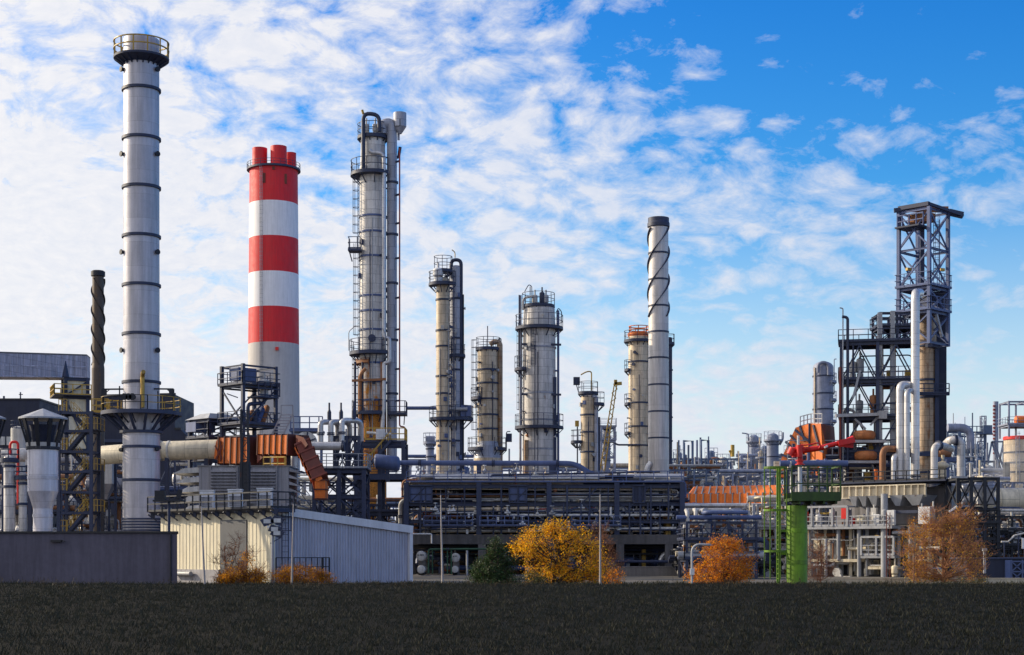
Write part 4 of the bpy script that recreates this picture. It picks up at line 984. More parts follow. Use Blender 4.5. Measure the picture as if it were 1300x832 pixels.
Y = 232; px = 619.5
c = column('short tan column with conical skirt and tall antenna', px, 440, 13.5, Y, yel_al, rings=(470,487,507,527,545), prof=[(610,18),(583,18),(561,13.3),(446,13.3)], dome=.4)
G().lathe([(18.4*Y/F,Z(582,Y)),(13.6*Y/F,Z(561,Y))],(X(px,Y),Y,0),28).build('skirt', blu_al, c)
platform(c, px, Y, 443, 11, 15.5, 0, 360, 1.6); platform(c, px, Y, 506, 13, 22, 140, 235, 1.5); platform(c, px, Y, 570, 17, 26, 150, 250, 1.6); platform(c, px, Y, 570, 17, 24, 300, 390, 1.6)
antenna(c, 619, Y, 440, 414, .07); col_ladder(c, px, Y, 13.5, 195, 566, 440)
side_pipe(c, Y, [(622,438),(628,434),(635,436),(635,600)], 3.2, tan_al, rad=.9, dy=-.4, n=12); side_pipe(c, Y, [(630,446),(633,430),(636,430),(636,446)], .7, steel, rad=.3)
G().box(P(646,556,Y), (.9,.8,1.2)).build('control_box', steel, c); side_pipe(c, Y, [(643,572),(643,548),(648,548)], .6, steel, rad=.3)

Y = 236; px = 684.5; u = Y/F
d = column('broad pale column with railed round crown and side riser pipe', px, 386, 20.8, Y, white_al, rings=(442,500,534,571), rm=blu_al, prof=[(610,21.6),(545,21.4),(412,20.6),(396,19.8)], dome=.35)
platform(d, px, Y, 417, 20.6, 30.5, 0, 360, 1.9); platform(d, px-1, Y, 389, 12, 21, 0, 360, 1.9); platform(d, 670, Y, 469, 6, 17, 165, 260, 1.9); platform(d, px, Y, 543, 21, 31, 130, 360, 1.9)
col_ladder(d, px, Y, 20.6, 187, 540, 418); col_ladder(d, px, Y, 20.6, 250, 466, 418)
side_pipe(d, Y, [(660.5,610),(660.5,376)], 1.6, blu_al, dy=-.7); side_pipe(d, Y, [(659,480),(659,376)], .8, steel, dy=-1); side_pipe(d, Y, [(664,395),(664,380),(678,377),(678,390)], 1.6, offwh, rad=.6, dy=-1)
side_pipe(d, Y, [(708.5,395),(708.5,610)], 1.5, bluest, dy=-.5); side_pipe(d, Y, [(704,480),(704,610)], 2.4, steel, dy=-1.2); side_pipe(d, Y, [(706,397),(709,391),(713,396),(713,410)], .6, steel, rad=.3)
antenna(d, 673, Y, 386, 364, .07); side_pipe(d, Y, [(666,372),(671,363),(675,365),(675,388)], .55, steel, rad=.3, dy=-1.1)
g = G(); [g.bar(P(662,y_,Y)+V((0,-1.6,0)), P(712,y_+.6,Y)+V((0,-1.6,0)), .3) for y_ in (439,502)]; g.build('support_beam', steel, d)
for k, pp in enumerate((679,688,693)): vessel_v(d, P(pp,389,Y)+V((0,-.9,0)), .4, 1.6+.4*(k==1), (offwh, steel, ltsteel)[k], 'nozzle', .3, 10)
side_pipe(d, Y, [(669,556),(672,552),(672,545)], 3, rustpip, rad=.4, dy=-1.6); side_pipe(d, Y, [(668,610),(668,560)], 3.2, tan_al, dy=-1.7)

Y = 246; px = 746.5
e = column('short yellowish column with hoisting davit over its round platform', px, 502, 9.2, Y, yel_al, rings=(527,549,574), dome=.3)
platform(e, px, Y, 499, 9, 12.8, 0, 360, 1.7); platform(e, 757, Y-.5, 513, 3, 10.5, 250, 400, 1.8)
side_pipe(e, Y, [(750.5,497),(750.5,472.5),(744,473),(737,477)], .8, brass, rad=.5, dy=-1); G().box(P(732,484,Y), (1,.8,1.2)).build('control_box', steel, e); side_pipe(e, Y, [(731,486),(735,500)], .6, steel)
side_pipe(e, Y, [(756.5,610),(756.5,505),(751,503)], 2.6, blu_al, rad=.7, dy=-.8); side_pipe(e, Y, [(760.5,530),(760.5,610)], 1.3, steel, dy=-.5)
platform(e, 733, Y, 561, 2, 8.5, 100, 330, 1.8); side_pipe(e, Y, [(733,610),(733,542)], .9, steel); G().box(P(732.5,538,Y), (.6,.5,.9)).build('lamp', yellow, e)

Y = 262; px = 811; 
g_ = column('rust topped cream column just left of the spiral strake stack', px, 424, 13.2, Y, yel_al, rings=(460,512,542,566), rm=steel, dome=.3)
platform(g_, px-1, Y, 433, 13, 18, 0, 360, 1.6, steel); 
for py in (470,513,550): platform(g_, px, Y, py, 13, 18.5, 150, 215, 1.6)
G().lathe([(13.6*Y/F,-.2),(14.2*Y/F,0),(14.2*Y/F,.3)],(X(px,Y),Y,Z(426,Y)),24).build('rim', orange, g_)
g = G().rail(arc(X(px,Y),Y,Z(424,Y),12.5*Y/F,0,360,20),1.2,1.5,.07); g.build('railing', orange, g_)
side_pipe(g_, Y, [(779,563.5),(783,566),(812,566)], 1.2, steel, rad=.4, dy=-2); side_pipe(g_, Y, [(801,426),(803,420),(809,422)], .6, steel, rad=.3); side_pipe(g_, Y, [(821,424),(828,430),(828,600)], 2, yel_al, rad=.5, dy=-1)
Y = 266; h = column('thin dark riser column half hidden behind the spiral strake stack', 850, 428, 3.4, Y, steel, name='riser_column', rings=(440,470,500,530,560,590))
platform(h, 850, Y, 436, 3, 6.5, 0, 360, 1.5); 

Y = 232; px = 836; u = Y/F; x = X(px,Y)
k = column('pale stack wound with dark spiral strakes right of centre', px, 279, 12.4, Y, mat('pale_stack_cladding', (.62,.58,.56), .45, .35, var=.12, streak=.35, seam=('cyl',2.5,4.0), seamcol=.75, rust=.03, rustcol=(.34,.22,.12)), 'stack', 'chimney_stack', rings=(), prof=[(620,13.4),(290,12.4)], top='open')
stiff_rings(k, px, Y, (322,355.5,389,422,455,489,523,556.5), 12.9, steel, .06)
G().lathe([(12.6*u,-.5),(14.2*u,-.4),(14.2*u,.1),(13.4*u,.3),(13.4*u,.9),(12.4*u,.9)],(x,Y,Z(285,Y)),28).build('crown', steel, k)
for j in range(3):
    v = []
    for i in range(61):
        t = i/60; w_ = R(-25+120*j-t*380); z = Z(290+t*112,Y)
        for r in (12.3*u, 14.6*u): v.append((x+r*math.cos(w_),Y+r*math.sin(w_),z)); v.append((x+r*math.cos(w_),Y+r*math.sin(w_),z-.16))
    fs = []
    for i in range(60):
        a0, b0 = 4*i, 4*i+4; fs += [(a0,a0+2,b0+2,b0),(a0+1,b0+1,b0+3,a0+3),(a0+2,a0+3,b0+3,b0+2)]
    G().add(v, fs).build('strake', steel, k)
side_pipe(k, Y, [(821,610),(821,594),(826,588)], 3.5, pipeal, rad=.8, dy=-1)

fittings(e, 746.5, 246, 9.2, 510, 600, 6, 8)
Y = 330; e = column('hazy grey column with side lattice seen behind the yellow crane boom', 770, 545, 5, Y, grey_far, rings=(556,570,585), rm=blue_far)
frame(e, frm(X(763,Y),Y-2), X(780,Y)-X(763,Y), 3, [Z(580,Y),Z(560,Y),Z(543,Y)], .35, grey_far, decks=(Z(560,Y),Z(543,Y)), brace=(0,1,2), rail=1.6)
for rt_, pp, yy_, rp, a_, b_, sd in ((q,473.5,205,17,230,595,1),(a,562.5,225,8.7,365,600,2),(b,579,226.5,8,360,600,3),(c,619.5,232,13.4,450,560,4),(d,684.5,236,20.7,400,600,5),(g_,811,262,13.2,440,600,7)):
    fittings(rt_, pp, yy_, rp, a_, b_, sd)
# crane boom
Y = 252; cr = thing('crane_boom', 'thin yellow lattice crane boom leaning right between the columns', 'crane', P(762,606,Y))
a, b = P(758,640,Y), P(781.5,488,Y); dd = (b-a).normalized(); sv = V((dd.z,0,-dd.x)); g = G()
for s_ in (-1,1):
    for t_ in (-1,1): g.bar(a+sv*s_*.42+V((0,t_*.3,0)), b+sv*s_*.2+V((0,t_*.2,0)), .16)
n = 26
for i in range(n):
    p, q2 = a.lerp(b,i/n), a.lerp(b,(i+1)/n); k_ = 1 if i%2 else -1
    g.bar(p+sv*k_*.38-V((0,.25,0)), q2-sv*k_*.38-V((0,.25,0)), .12)
g.build('boom', yellow, cr)
G().bar(b-sv*.2, b+sv*1.0+V((0,0,.3)), .5).bar(b, b+V((0,0,.7)), .5).build('boom_head', yellow, cr)
G().bar(P(783,491,Y), P(767,606,Y), .05).build('hoist_rope', black, cr)
# ---------------------------------------------------------------- pipe rack on its concrete table
Y = 172; u = Y/F; D = 13.0
x0, x1 = X(516,Y), X(868,Y); W = x1-x0; f = frm(x0, Y)
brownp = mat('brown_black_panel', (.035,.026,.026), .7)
rk = thing('pipe_rack', 'long dark navy steel pipe rack standing on a concrete table across the centre', 'pipe rack', f(W/2, D/2, 0))
zt, zg, zm, zc0, zc1 = Z(613,Y), Z(638,Y), Z(660,Y), Z(679,Y), Z(691,Y)
cols_px = [516, 608, 697, 783, 866]
for pxc in cols_px:
    for v in (0, D/2, D):
        G().ibeam((X(pxc,Y), Y+v, zc0), (X(pxc,Y), Y+v, zt), .55, .75).build('post', steel, rk)
for v in (0, D/2, D):
    g = G()
    for z in (zt-.2, zg, zm): g.ibeam(f(0,v,z-.2), f(W,v,z-.2), .28, .38)
    g.build('long_beam', steel, rk)
g = G()
for pxc in cols_px:
    for z in (zt-.2, zg, zm): g.ibeam((X(pxc,Y),Y,z-.35),(X(pxc,Y),Y+D,z-.35),.3,.5)
g.build('cross_beam', steel, rk)
# front plate girder with stiffeners
def bay(pa, pb, deep):
    g = G(); a, b = X(pa,Y)+.3, X(pb,Y)-.3
    g.box(((a+b)/2, Y-.05, (zt-.35+zg+.1)/2), (b-a, .06, zt-zg-.65))
    o = g.build('girder_plate', bluest if deep else steel, rk); g = G()
    n = max(2, int((b-a)/1.9))
    for k in range(n+1): g.box((a+(b-a)*k/n, Y-.2, (zt+zg)/2-.2), (.14, .26, zt-zg-.5))
    for z in (zt-.3, zg): g.box(((a+b)/2, Y-.2, z), (b-a, .3, .14))
    g.build('stiffener', steel, o)
for a, b, q in ((517,552,1),(643,672,1),(800,822,0)): bay(a, b, q)
rs = random.Random(19)
for pa, pb in zip(cols_px[:-1], cols_px[1:]):           # secondary steel: hangers, light girts and small bracing in every bay
    g = G(); a, b = X(pa,Y)+.35, X(pb,Y)-.35; L = b-a
    for k in range(1, 7):
        xx = a+L*k/7+rs.uniform(-.4,.4); g.bar((xx, Y-.1, zc0 if k % 3 else zm), (xx, Y-.1, zg if k % 2 else zt-.3), rs.choice((.12,.16,.2)), up=(0,1,0))
    for z in (zm+.9, zc0+.55, (zt+zg)/2-.2): g.bar((a, Y-.05, z), (b, Y-.05, z), .14)
    k = rs.randrange(3); g.bar((a+L*k/4, Y-.05, zm), (a+L*(k+1)/4, Y-.05, zg), .12).bar((a+L*(k+1)/4, Y-.05, zm), (a+L*k/4, Y-.05, zg), .12)
    k = rs.randrange(3); g.bar((a+L*k/4, Y-.05, zg), (a+L*(k+1)/4, Y-.05, zt-.4), .12)
    g.build('secondary_steel', steel, rk); g = G()
    for k in range(26): s_ = rs.uniform(.1,.26); g.box((a+L*rs.random(), Y+rs.uniform(-.4,1), rs.uniform(zc0+.2, zg-.3)), (s_, s_, s_*rs.uniform(.6,2.2)))
    g.build('instrument_boxes', (whitep, offwh, yel_al, ltsteel)[cols_px.index(pa)], rk)['kind'] = 'stuff'
    g = G()
    for k in range(9):
        xx = a+L*rs.random(); z0_ = rs.uniform(zc0, zm); g.rod((xx, Y+rs.uniform(.1,1.1), z0_), (xx, Y+rs.uniform(.1,1.1), z0_+rs.uniform(1.2,3.2)), rs.choice((.05,.07,.1)), n=7)
    g.build('small_bore_pipes', (bluest, ltsteel, offwh, steel)[cols_px.index(pa)], rk)['kind'] = 'stuff'
G().box(f(W/2, D/2, zt+.02), (W, D, .08)).build('top_deck', steel, rk)
G().rail([f(0,-.1,zt+.06), f(W,-.1,zt+.06)], 1.2, 1.5, .045).build('railing', bluest, rk)
G().box(f(W/2, D/2+2, zg-.6), (W-1, D-5, .1)).build('middle_deck', black, rk)
g = G()
for k, (pa, pb) in enumerate(zip(cols_px[:-1], cols_px[1:])):
    if k % 2 == 0:
        g.bar((X(pa,Y),Y+.1,zm+.4),((X(pa,Y)+X(pb,Y))/2,Y+.1,zg-.4),.22).bar((X(pb,Y),Y+.1,zm+.4),((X(pa,Y)+X(pb,Y))/2,Y+.1,zg-.4),.22)
    else: g.bar((X(pa,Y)+3,Y+D*.5,zc0),(X(pa,Y)+.3,Y+D*.5,zg-1),.2)
g.build('bracing', steel, rk)
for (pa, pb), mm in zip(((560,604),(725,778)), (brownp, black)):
    a, b = X(pa,Y), X(pb,Y); o = G().box(((a+b)/2, Y+1.3, (zg-.5+Z(656,Y))/2), (b-a, .12, zg-.5-Z(656,Y))).build('dark_infill_panel', mm, rk)
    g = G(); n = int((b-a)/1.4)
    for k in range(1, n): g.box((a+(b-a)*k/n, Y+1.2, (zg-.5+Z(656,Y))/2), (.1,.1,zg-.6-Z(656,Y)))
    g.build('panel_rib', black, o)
G().box(f(W/2, D*.62, (zc0+zt)/2-.15), (W-.8, .12, zt-zc0-.5)).build('dark_infill_panel', black, rk)  # black sheet added so the depth of the rack reads dark
# concrete table
tb = thing('concrete_table', 'heavy grey concrete table of beams and columns under the pipe rack', 'concrete frame', f(W/2, D/2, 0))
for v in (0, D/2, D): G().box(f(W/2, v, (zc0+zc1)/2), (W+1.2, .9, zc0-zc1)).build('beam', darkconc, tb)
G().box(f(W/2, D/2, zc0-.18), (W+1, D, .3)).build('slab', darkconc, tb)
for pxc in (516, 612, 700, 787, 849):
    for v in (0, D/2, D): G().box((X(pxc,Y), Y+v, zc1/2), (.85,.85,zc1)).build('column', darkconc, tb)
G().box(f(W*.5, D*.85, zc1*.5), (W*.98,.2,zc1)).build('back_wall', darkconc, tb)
sheet('plant_floor', X(505,Y)-1, X(890,Y)+2, Y-6, Y+D+3, .02, concrete)

# long pipes running along the rack, front to back on three levels
rng = random.Random(5)
k = 0
for z, n, sc_ in ((zt+.3, 9, 1), (zg+.1, 8, 1), (zm+.15, 8, .9)):
    v = .8
    for i in range(n):
        r = rng.choice((.12,.16,.22,.3,.38))*sc_; v += r+.25
        if v > D-.5: break
        m = rng.choice((bluest, steel, pipeal, offwh, rustpip, creampip) if z > zg+1 else (bluest, steel, offwh, rustpip, black))
        a, b = rng.uniform(-1.5, 2), W+rng.uniform(-3, 1.0)
        pth = [f(a,v,z+r), f(b,v,z+r)]
        if rng.random() < .5: pth = [f(a,v,z+r-rng.uniform(1.5,3))]+pth
        if rng.random() < .5: pth = pth+[f(b,v,z+r-rng.uniform(1.5,3))]
        lab = {zt+.3:'pipe lying lengthwise on the top deck of the navy pipe rack', zg+.1:'pipe lying lengthwise on the middle level of the navy pipe rack'}.get(z, 'pipe lying lengthwise on the lowest level of the navy pipe rack')
        grp = {zt+.3:'pipes along the rack top deck', zg+.1:'pipes along the rack middle level'}.get(z, 'pipes along the rack lowest level')
        pipe_thing(lab, pth, r, m, grp, .7, 10, ((len(pth)//2-1 if len(pth)>2 else 0, rng.uniform(.2,.8)),), 'rack_pipe'); v += r
# the visible big headers in front of the columns
Yp = Y+2
pa = pipe_thing('long blue grey header pipe high above the rack bending down at its right end', [P(498,588,Yp), P(731,588.5,Yp), P(752,604,Yp), P(775,604,Yp)], 3.4*Yp/F, bluest, rad=1.4, n=14, flanges=((0,.15),(0,.55),(0,.9)), name='header_pipe')
pb = pipe_thing('second blue grey header pipe lower down, running over the rack to its right end', [P(600,617,Yp+2), P(600,603.5,Yp+2), P(848,607,Yp+2), P(848,616,Yp+2)], 2.5*Yp/F, bluest, rad=.8, n=12, flanges=((1,.3),(1,.7)), name='header_pipe')
pc = thing('pipe_end_drum', 'blunt blue drum closing the left end of the header pipe', 'drum', P(488,588.5,Yp-2))
vessel_h(pc, P(478,586,Yp-2), P(505,589,Yp-2), 9.5*u, bluest, 'shell', saddle=False); G().bar(P(492,596,Yp-2),P(492,612,Yp-2),.4,up=(0,1,0)).build('support_leg', steel, pc)
for pxc in (608, 700): 
    o = thing('pipe_support', ('pipe support post under the header pipe at the tan column','pipe support post under the header pipe at the broad column')[pxc==700], 'pipe support', P(pxc,612,Yp))
    G().bar(P(pxc,612,Yp), P(pxc,591,Yp), .5, up=(0,1,0)).build('post', steel, o); G().bar(P(pxc-3,591.5,Yp), P(pxc+3,591.5,Yp), .4, .25).bar(P(pxc+2,611,Yp),P(pxc+9,596,Yp),.2).build('saddle', steel, o)
# drop pipes, valves and small drums inside the rack bays
for i in range(96):
    z0_, z1_ = ((zm, zg-.5), (zc0+.1, zm), (zg, zt+1.2))[i % 3]
    rt = rand_route(rng, f, W, D*(.55 if i % 2 else .07), z0_+.2, z1_, rng.randint(3, 4))
    lab, grp = (('pipe run bending between the decks of the rack', 'bent pipes between the rack decks'), ('pipe run bending just above the concrete table', 'bent pipes above the concrete table'), ('pipe run bending up through the rack top railing', 'bent pipes at the rack top'))[i % 3]
    pipe_thing(lab, rt, rng.choice((.07,.1,.1,.16,.22)), rng.choice((offwh, pipeal, bluest, rustpip, whitep, steel, steel, red if i%9==0 else yel_al)), grp, .35, 8, ((0,.5),), 'process_pipe')
def valve(p, s, m, label, group):
    o = thing('valve', label, 'valve', p, group); p = V(p)
    G().rod(p-V((s*.7,0,0)), p+V((s*.7,0,0)), s*.3, n=10).lathe([(s*.2,0),(s*.42,s*.3),(s*.42,s*.5),(s*.12,s*.9)], p, 10).build('body', m, o)
    G().rod(p, p+V((0,0,s*1.7)), s*.08, n=6).lathe([(s*.5,-.04),(s*.5,.04),(s*.4,.04),(s*.4,-.04),(s*.5,-.04)], p+V((0,0,s*1.7)), 12).build('handwheel', m, o)
for i in range(63):
    lev = (zm+.4, zc0+.4, zt+.4)[i % 3]; c = f(rng.uniform(.03,.97)*W, rng.uniform(-.9, .9) if i % 3 < 2 else rng.uniform(.2, 3), lev+rng.uniform(0,1.0))
    valve(c, rng.uniform(.28,.5), rng.choice((whitep, offwh, ltsteel, pipeal, offwh, yel_al)), ('valve on the middle of the rack among dark beams','valve just above the concrete table edge','valve on the rack top deck railing line')[i%3], ('valves in the rack middle','valves above the concrete table','valves on the rack top deck')[i%3])
for i, (px, py, r, l, m, lab) in enumerate(((541,661,.5,1.6,offwh,'small pale drum on the rack above the left exchanger'),(733,668,.55,2.2,yel_al,'upright yellowish drum on the rack behind the yellow tree'),(800,660,.4,1.5,offwh,'small pale drum at the right rack bay'),(847,665,.45,1.3,brass,'brassy drum at the right end of the rack'))):
    o = thing('drum', lab, 'drum', P(px,679,Y+2)); vessel_v(o, P(px,679,Y+2), r, l+1, m, 'shell', .4)
for px in (569, 640, 757): 
    lab = {569:'grated catwalk in the left bay of the rack', 640:'grated catwalk in the second bay of the rack', 757:'grated catwalk behind the lightning pole in the rack'}[px]
    o = thing('catwalk', lab, 'catwalk', P(px,668,Y-1)); dk = G().box(P(px,668,Y-.9), (5.5,1.2,.12)).build('deck', steel, o); G().rail([P(px-31,668,Y-1.4), P(px+31,668,Y-1.4)], 1.1, .9, .045).build('railing', bluest, dk)

# exchangers end-on below the table
def exchanger(px, py, rp, label, marks):
    Yx = Y-2.5; r = rp*Yx/F; c = P(px, py, Yx); o = thing('heat_exchanger', label, 'heat exchanger', (c.x, Yx+2.5, 0), 'heat exchangers under the concrete table')
    G().rod(c+V((0,.55,0)), c+V((0,6,0)), r*.9, n=24).build('shell', offwh, o)
    g = G().rod(c+V((0,.38,0)), c+V((0,.55,0)), r*1.04, n=24); g.build('flange', ltsteel, o)
    pr = [(r*math.cos(R(k)), r*.22*math.sin(R(k))) for k in range(0, 91, 15)]
    vs = [];
    for rad, h in pr: vs += [(c.x+max(rad,.001)*math.cos(2*math.pi*k/24), c.y+.38-h, c.z+max(rad,.001)*math.sin(2*math.pi*k/24)) for k in range(24)]
    n = 24
    cv = G().add(vs, [(i*n+k, (i+1)*n+k, (i+1)*n+(k+1)%n, i*n+(k+1)%n) for i in range(len(pr)-1) for k in range(n)], True).build('end_cover', offwh, o)
    if marks:
        g = G()
        for dx, dz, ww, hh in marks: g.box(c+V((dx*r, .37-r*.22-.005, dz*r)), (ww*r, .03, hh*r))
        g.build('lettering', black, cv)
    g = G()
    for yy in (1.2, 4.6): g.box((c.x, c.y+yy, c.z/2-r*.45), (r*1.3, .25, max(c.z-r*.9, .3)))
    g.build('saddle', concrete, o)
mk = ((-.62,.18,.16,.34),(-.42,.1,.1,.08),(-.2,.2,.14,.26),(0,.2,.14,.26),(.2,.2,.14,.26),(.42,.2,.14,.26))
exchanger(534.5, 706, 6.3, 'large pale round exchanger end left of the green pipes, upper one', mk)
exchanger(534.5, 723, 5.2, 'smaller round exchanger end left of the green pipes, lower one', ())
exchanger(578, 708, 5.6, 'round exchanger end inside the green pipes, upper one with flange marks', ((-.4,.25,.2,.2),(0,.3,.2,.2),(.3,.3,.16,.2)))
exchanger(577.5, 723, 4.4, 'round exchanger end inside the green pipes, lowest and smallest', ())
gp = pipe_thing('dark green pipe framing the right pair of exchanger ends', [P(544,728,Y-3), P(544,697.5,Y-3), P(625,697,Y-3)], .1, dkgreen, rad=.3, flanges=((1,.3),))
for px in (549, 568, 573): G().rod(P(px,697.5,Y-3)+V((0,.1,0)), P(px,729,Y-3)+V((0,.1,0)), .07, n=8).build('pipe_branch', dkgreen, gp)
pipe_thing('white pipe bent over the left pair of exchangers', [P(520,678,Y-1.5), P(548,678,Y-1.5), P(548,690,Y-1.5)], .08, whitep, rad=.2)
pipe_thing('grey standpipe right of the green framed exchangers', [P(593,699,Y-3), P(593,731,Y-3)], .12, ltsteel)
pipe_thing('short silver elbow pipe under the right end of the table', [P(838,712,Y+1), P(842,704,Y+1), P(852,702,Y+1)], .28, pipeal, rad=.4, n=12)
pipe_thing('blue post pipe beside the shed corner', [P(520.5,706,Y-2), P(520.5,730,Y-2)], .16, bluest)
G_ = thing('yellow_post', 'sunlit yellow post under the concrete table', 'post', P(817,731,Y+4)); G().bar(P(817,731,Y+4),P(817,695,Y+4),.45,up=(0,1,0)).build('shaft', yellow, G_); G().box(P(817,731,Y+4)+V((0,0,.15)),(.8,.8,.3)).build('base', concrete, G_)
for i,(pa,pb,py,lab) in enumerate(((775,850,713,'low dark pipe rail crossing between concrete columns, upper'),(775,850,730,'low dark pipe rail crossing between concrete columns, lower'))):
    pipe_thing(lab, [P(pa,py,Y-1), P(pb,py,Y-1)], .16, steel, flanges=((0,.3),(0,.7)))
process_unit('shadowed pumps and piping on the ground beneath the concrete table', 525, 860, 702, Y+3, 6, 0, 44, 1, 7, [offwh, steel, bluest, rustpip, black], black, 10, 26, 3, rail=0)
b = thing('low_wall', 'low grey concrete wall at the foot of the table right side', 'wall', P(822,736,Y-6)); G().box((X(822,Y-6),Y-6,.45),(X(862,Y)-X(780,Y),.3,.9)).build('panel', concrete, b); G().box((X(822,Y-6),Y-6,.95),(X(862,Y)-X(780,Y)+.1,.4,.1)).build('coping', concrete, b)

# ---------------------------------------------------------------- slender pale poles and lamps in the foreground
for i, (pa, ya, pb, yb, Yq, lab) in enumerate(((255.5,643,260,752,110,'slender leaning pale pole before the lit cream wall'),(372.5,640,370.5,752,110,'slender pale pole before the shed roof edge'),(559.5,629,562,752,110,'slender pale pole before the exchangers'),(762,628,762,752,110,'slender pale pole rising past the yellow tree'))):
    b0 = V((X(pb,Yq),Yq,0)); o = thing('pole', lab, 'pole', b0, 'slender pale poles in the foreground')
    G().rod(b0, P(pa,ya,Yq), .085, .035, n=8).build('shaft', poleM, o); G().lathe([(.16,0),(.16,.25),(.09,.3)], b0, 10).build('base', concrete, o)
    G().rod(P(pa,ya,Yq)-V((0,0,.1)), P(pa,ya,Yq)+V((0,0,.35)), .02, n=6).build('tip', steel, o)
Yq = 113; u_ = Yq/F
m = thing('floodlight_mast', 'floodlight mast with four lamp heads in front of the shed corner', 'floodlight', (X(346,Yq),Yq,0))
G().rod((X(346,Yq),Yq,0), P(346,668,Yq), .13, .09, n=10).build('shaft', ltsteel, m)
G().bar(P(339.5,669,Yq), P(352.5,668.5,Yq), .22, .16).build('crossbar', whitep, m)
for px, py, tl in ((339.5,662,-.5),(352.5,661,.5),(349,672,.4),(352,677,.5)):
    c = P(px,py,Yq); g = G().hexa([c+V((a*.38+b*tl*.3, b2*.14, b*.24-a*tl*.28)) for a,b2,b in ((-1,-1,-1),(1,-1,-1),(1,1,-1),(-1,1,-1),(-1,-1,1),(1,-1,1),(1,1,1),(-1,1,1))]); h_ = g.build('lamp_head', steel, m)
    G().box(c+V((0,-.16,0)),(.5,.02,.3)).build('lens', glassm, h_)
    G().bar(c, P(346+(px-346)*.8,669 if py<668 else 675,Yq), .06).build('bracket', steel, m)
G().bar(P(346,675,Yq),P(352,675,Yq),.07).bar(P(343,690,Yq),P(356,683,Yq),.05).build('bracket', steel, m)
Yq = 118
m = thing('floodlight_post', 'dark railed floodlight post beside the dark building roof corner', 'floodlight', (X(214.5,Yq),Yq,0))
G().rod((X(214.5,Yq),Yq,0), P(214.5,637,Yq), .11, n=10).build('shaft', steel, m)
G().box(P(214,636,Yq),(2.2,.9,.14)).build('platform', black, m); G().box(P(203.5,629,Yq),(.75,.5,.7)).build('lamp_head', black, m); G().box(P(203.5,634,Yq),(.5,.4,.3)).build('lamp_head', black, m)
G().bar(P(219,637,Yq),P(227,632,Yq),.22).bar(P(226,633,Yq),P(229,622,Yq),.3).build('lamp_head', black, m)
Yq = 111
m = thing('street_lamp', 'curved grey street lamp left of the orange round tree', 'street lamp', (X(878.5,Yq),Yq,0))
G().tube(fillet([V((X(878.5,Yq),Yq,0)), P(878.5,691,Yq), P(902,692,Yq)], 1.1, 8), .085, 10).build('shaft', ltsteel, m)
G().hexa([P(898,693.2,Yq)+V((0,-.12,0)),P(904,692.6,Yq)+V((0,-.12,0)),P(904,692.6,Yq)+V((0,.12,0)),P(898,693.2,Yq)+V((0,.12,0)),P(898,691,Yq)+V((0,-.12,0)),P(904,691.4,Yq)+V((0,-.12,0)),P(904,691.4,Yq)+V((0,.12,0)),P(898,691,Yq)+V((0,.12,0))]).build('lamp_head', ltsteel, m)
G().box(P(878.5,726,Yq)+V((0,-.1,0)),(.3,.2,.45)).build('control_box', whitep, m)
# ---------------------------------------------------------------- middle distance, right of the rack
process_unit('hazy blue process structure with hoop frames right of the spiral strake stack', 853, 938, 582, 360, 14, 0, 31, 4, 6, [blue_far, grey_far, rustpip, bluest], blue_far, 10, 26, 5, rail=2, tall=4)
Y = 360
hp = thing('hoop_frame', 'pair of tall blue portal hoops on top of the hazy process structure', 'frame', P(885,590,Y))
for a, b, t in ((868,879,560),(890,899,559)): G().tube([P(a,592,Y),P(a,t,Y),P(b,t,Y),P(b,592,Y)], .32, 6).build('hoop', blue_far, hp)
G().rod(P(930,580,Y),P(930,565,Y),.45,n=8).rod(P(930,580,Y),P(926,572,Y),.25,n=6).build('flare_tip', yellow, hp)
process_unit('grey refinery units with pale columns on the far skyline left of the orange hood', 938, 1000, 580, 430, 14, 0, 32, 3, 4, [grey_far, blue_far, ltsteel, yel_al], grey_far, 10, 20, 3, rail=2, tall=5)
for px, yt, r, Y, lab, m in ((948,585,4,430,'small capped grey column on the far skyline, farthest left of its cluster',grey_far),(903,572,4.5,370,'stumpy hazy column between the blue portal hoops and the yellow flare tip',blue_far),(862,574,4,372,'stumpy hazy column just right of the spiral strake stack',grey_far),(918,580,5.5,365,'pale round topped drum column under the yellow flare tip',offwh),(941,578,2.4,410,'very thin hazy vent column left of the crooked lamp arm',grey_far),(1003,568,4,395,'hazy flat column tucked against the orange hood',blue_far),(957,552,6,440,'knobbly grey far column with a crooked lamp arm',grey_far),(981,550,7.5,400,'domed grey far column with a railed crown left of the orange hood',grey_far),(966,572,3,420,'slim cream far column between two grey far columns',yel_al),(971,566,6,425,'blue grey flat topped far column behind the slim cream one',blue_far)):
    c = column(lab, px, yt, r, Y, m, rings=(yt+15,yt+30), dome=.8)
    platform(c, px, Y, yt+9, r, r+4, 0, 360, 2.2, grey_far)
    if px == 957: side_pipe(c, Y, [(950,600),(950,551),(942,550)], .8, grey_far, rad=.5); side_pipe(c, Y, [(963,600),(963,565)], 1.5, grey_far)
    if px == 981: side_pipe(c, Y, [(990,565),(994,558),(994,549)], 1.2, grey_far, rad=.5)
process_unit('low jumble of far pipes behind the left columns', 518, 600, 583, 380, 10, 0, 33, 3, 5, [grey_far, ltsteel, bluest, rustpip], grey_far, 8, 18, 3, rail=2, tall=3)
process_unit('low jumble of far pipes behind the centre columns', 610, 800, 594, 390, 10, 0, 34, 2, 9, [grey_far, ltsteel, bluest, yel_al], grey_far, 9, 24, 4, rail=2, tall=4)
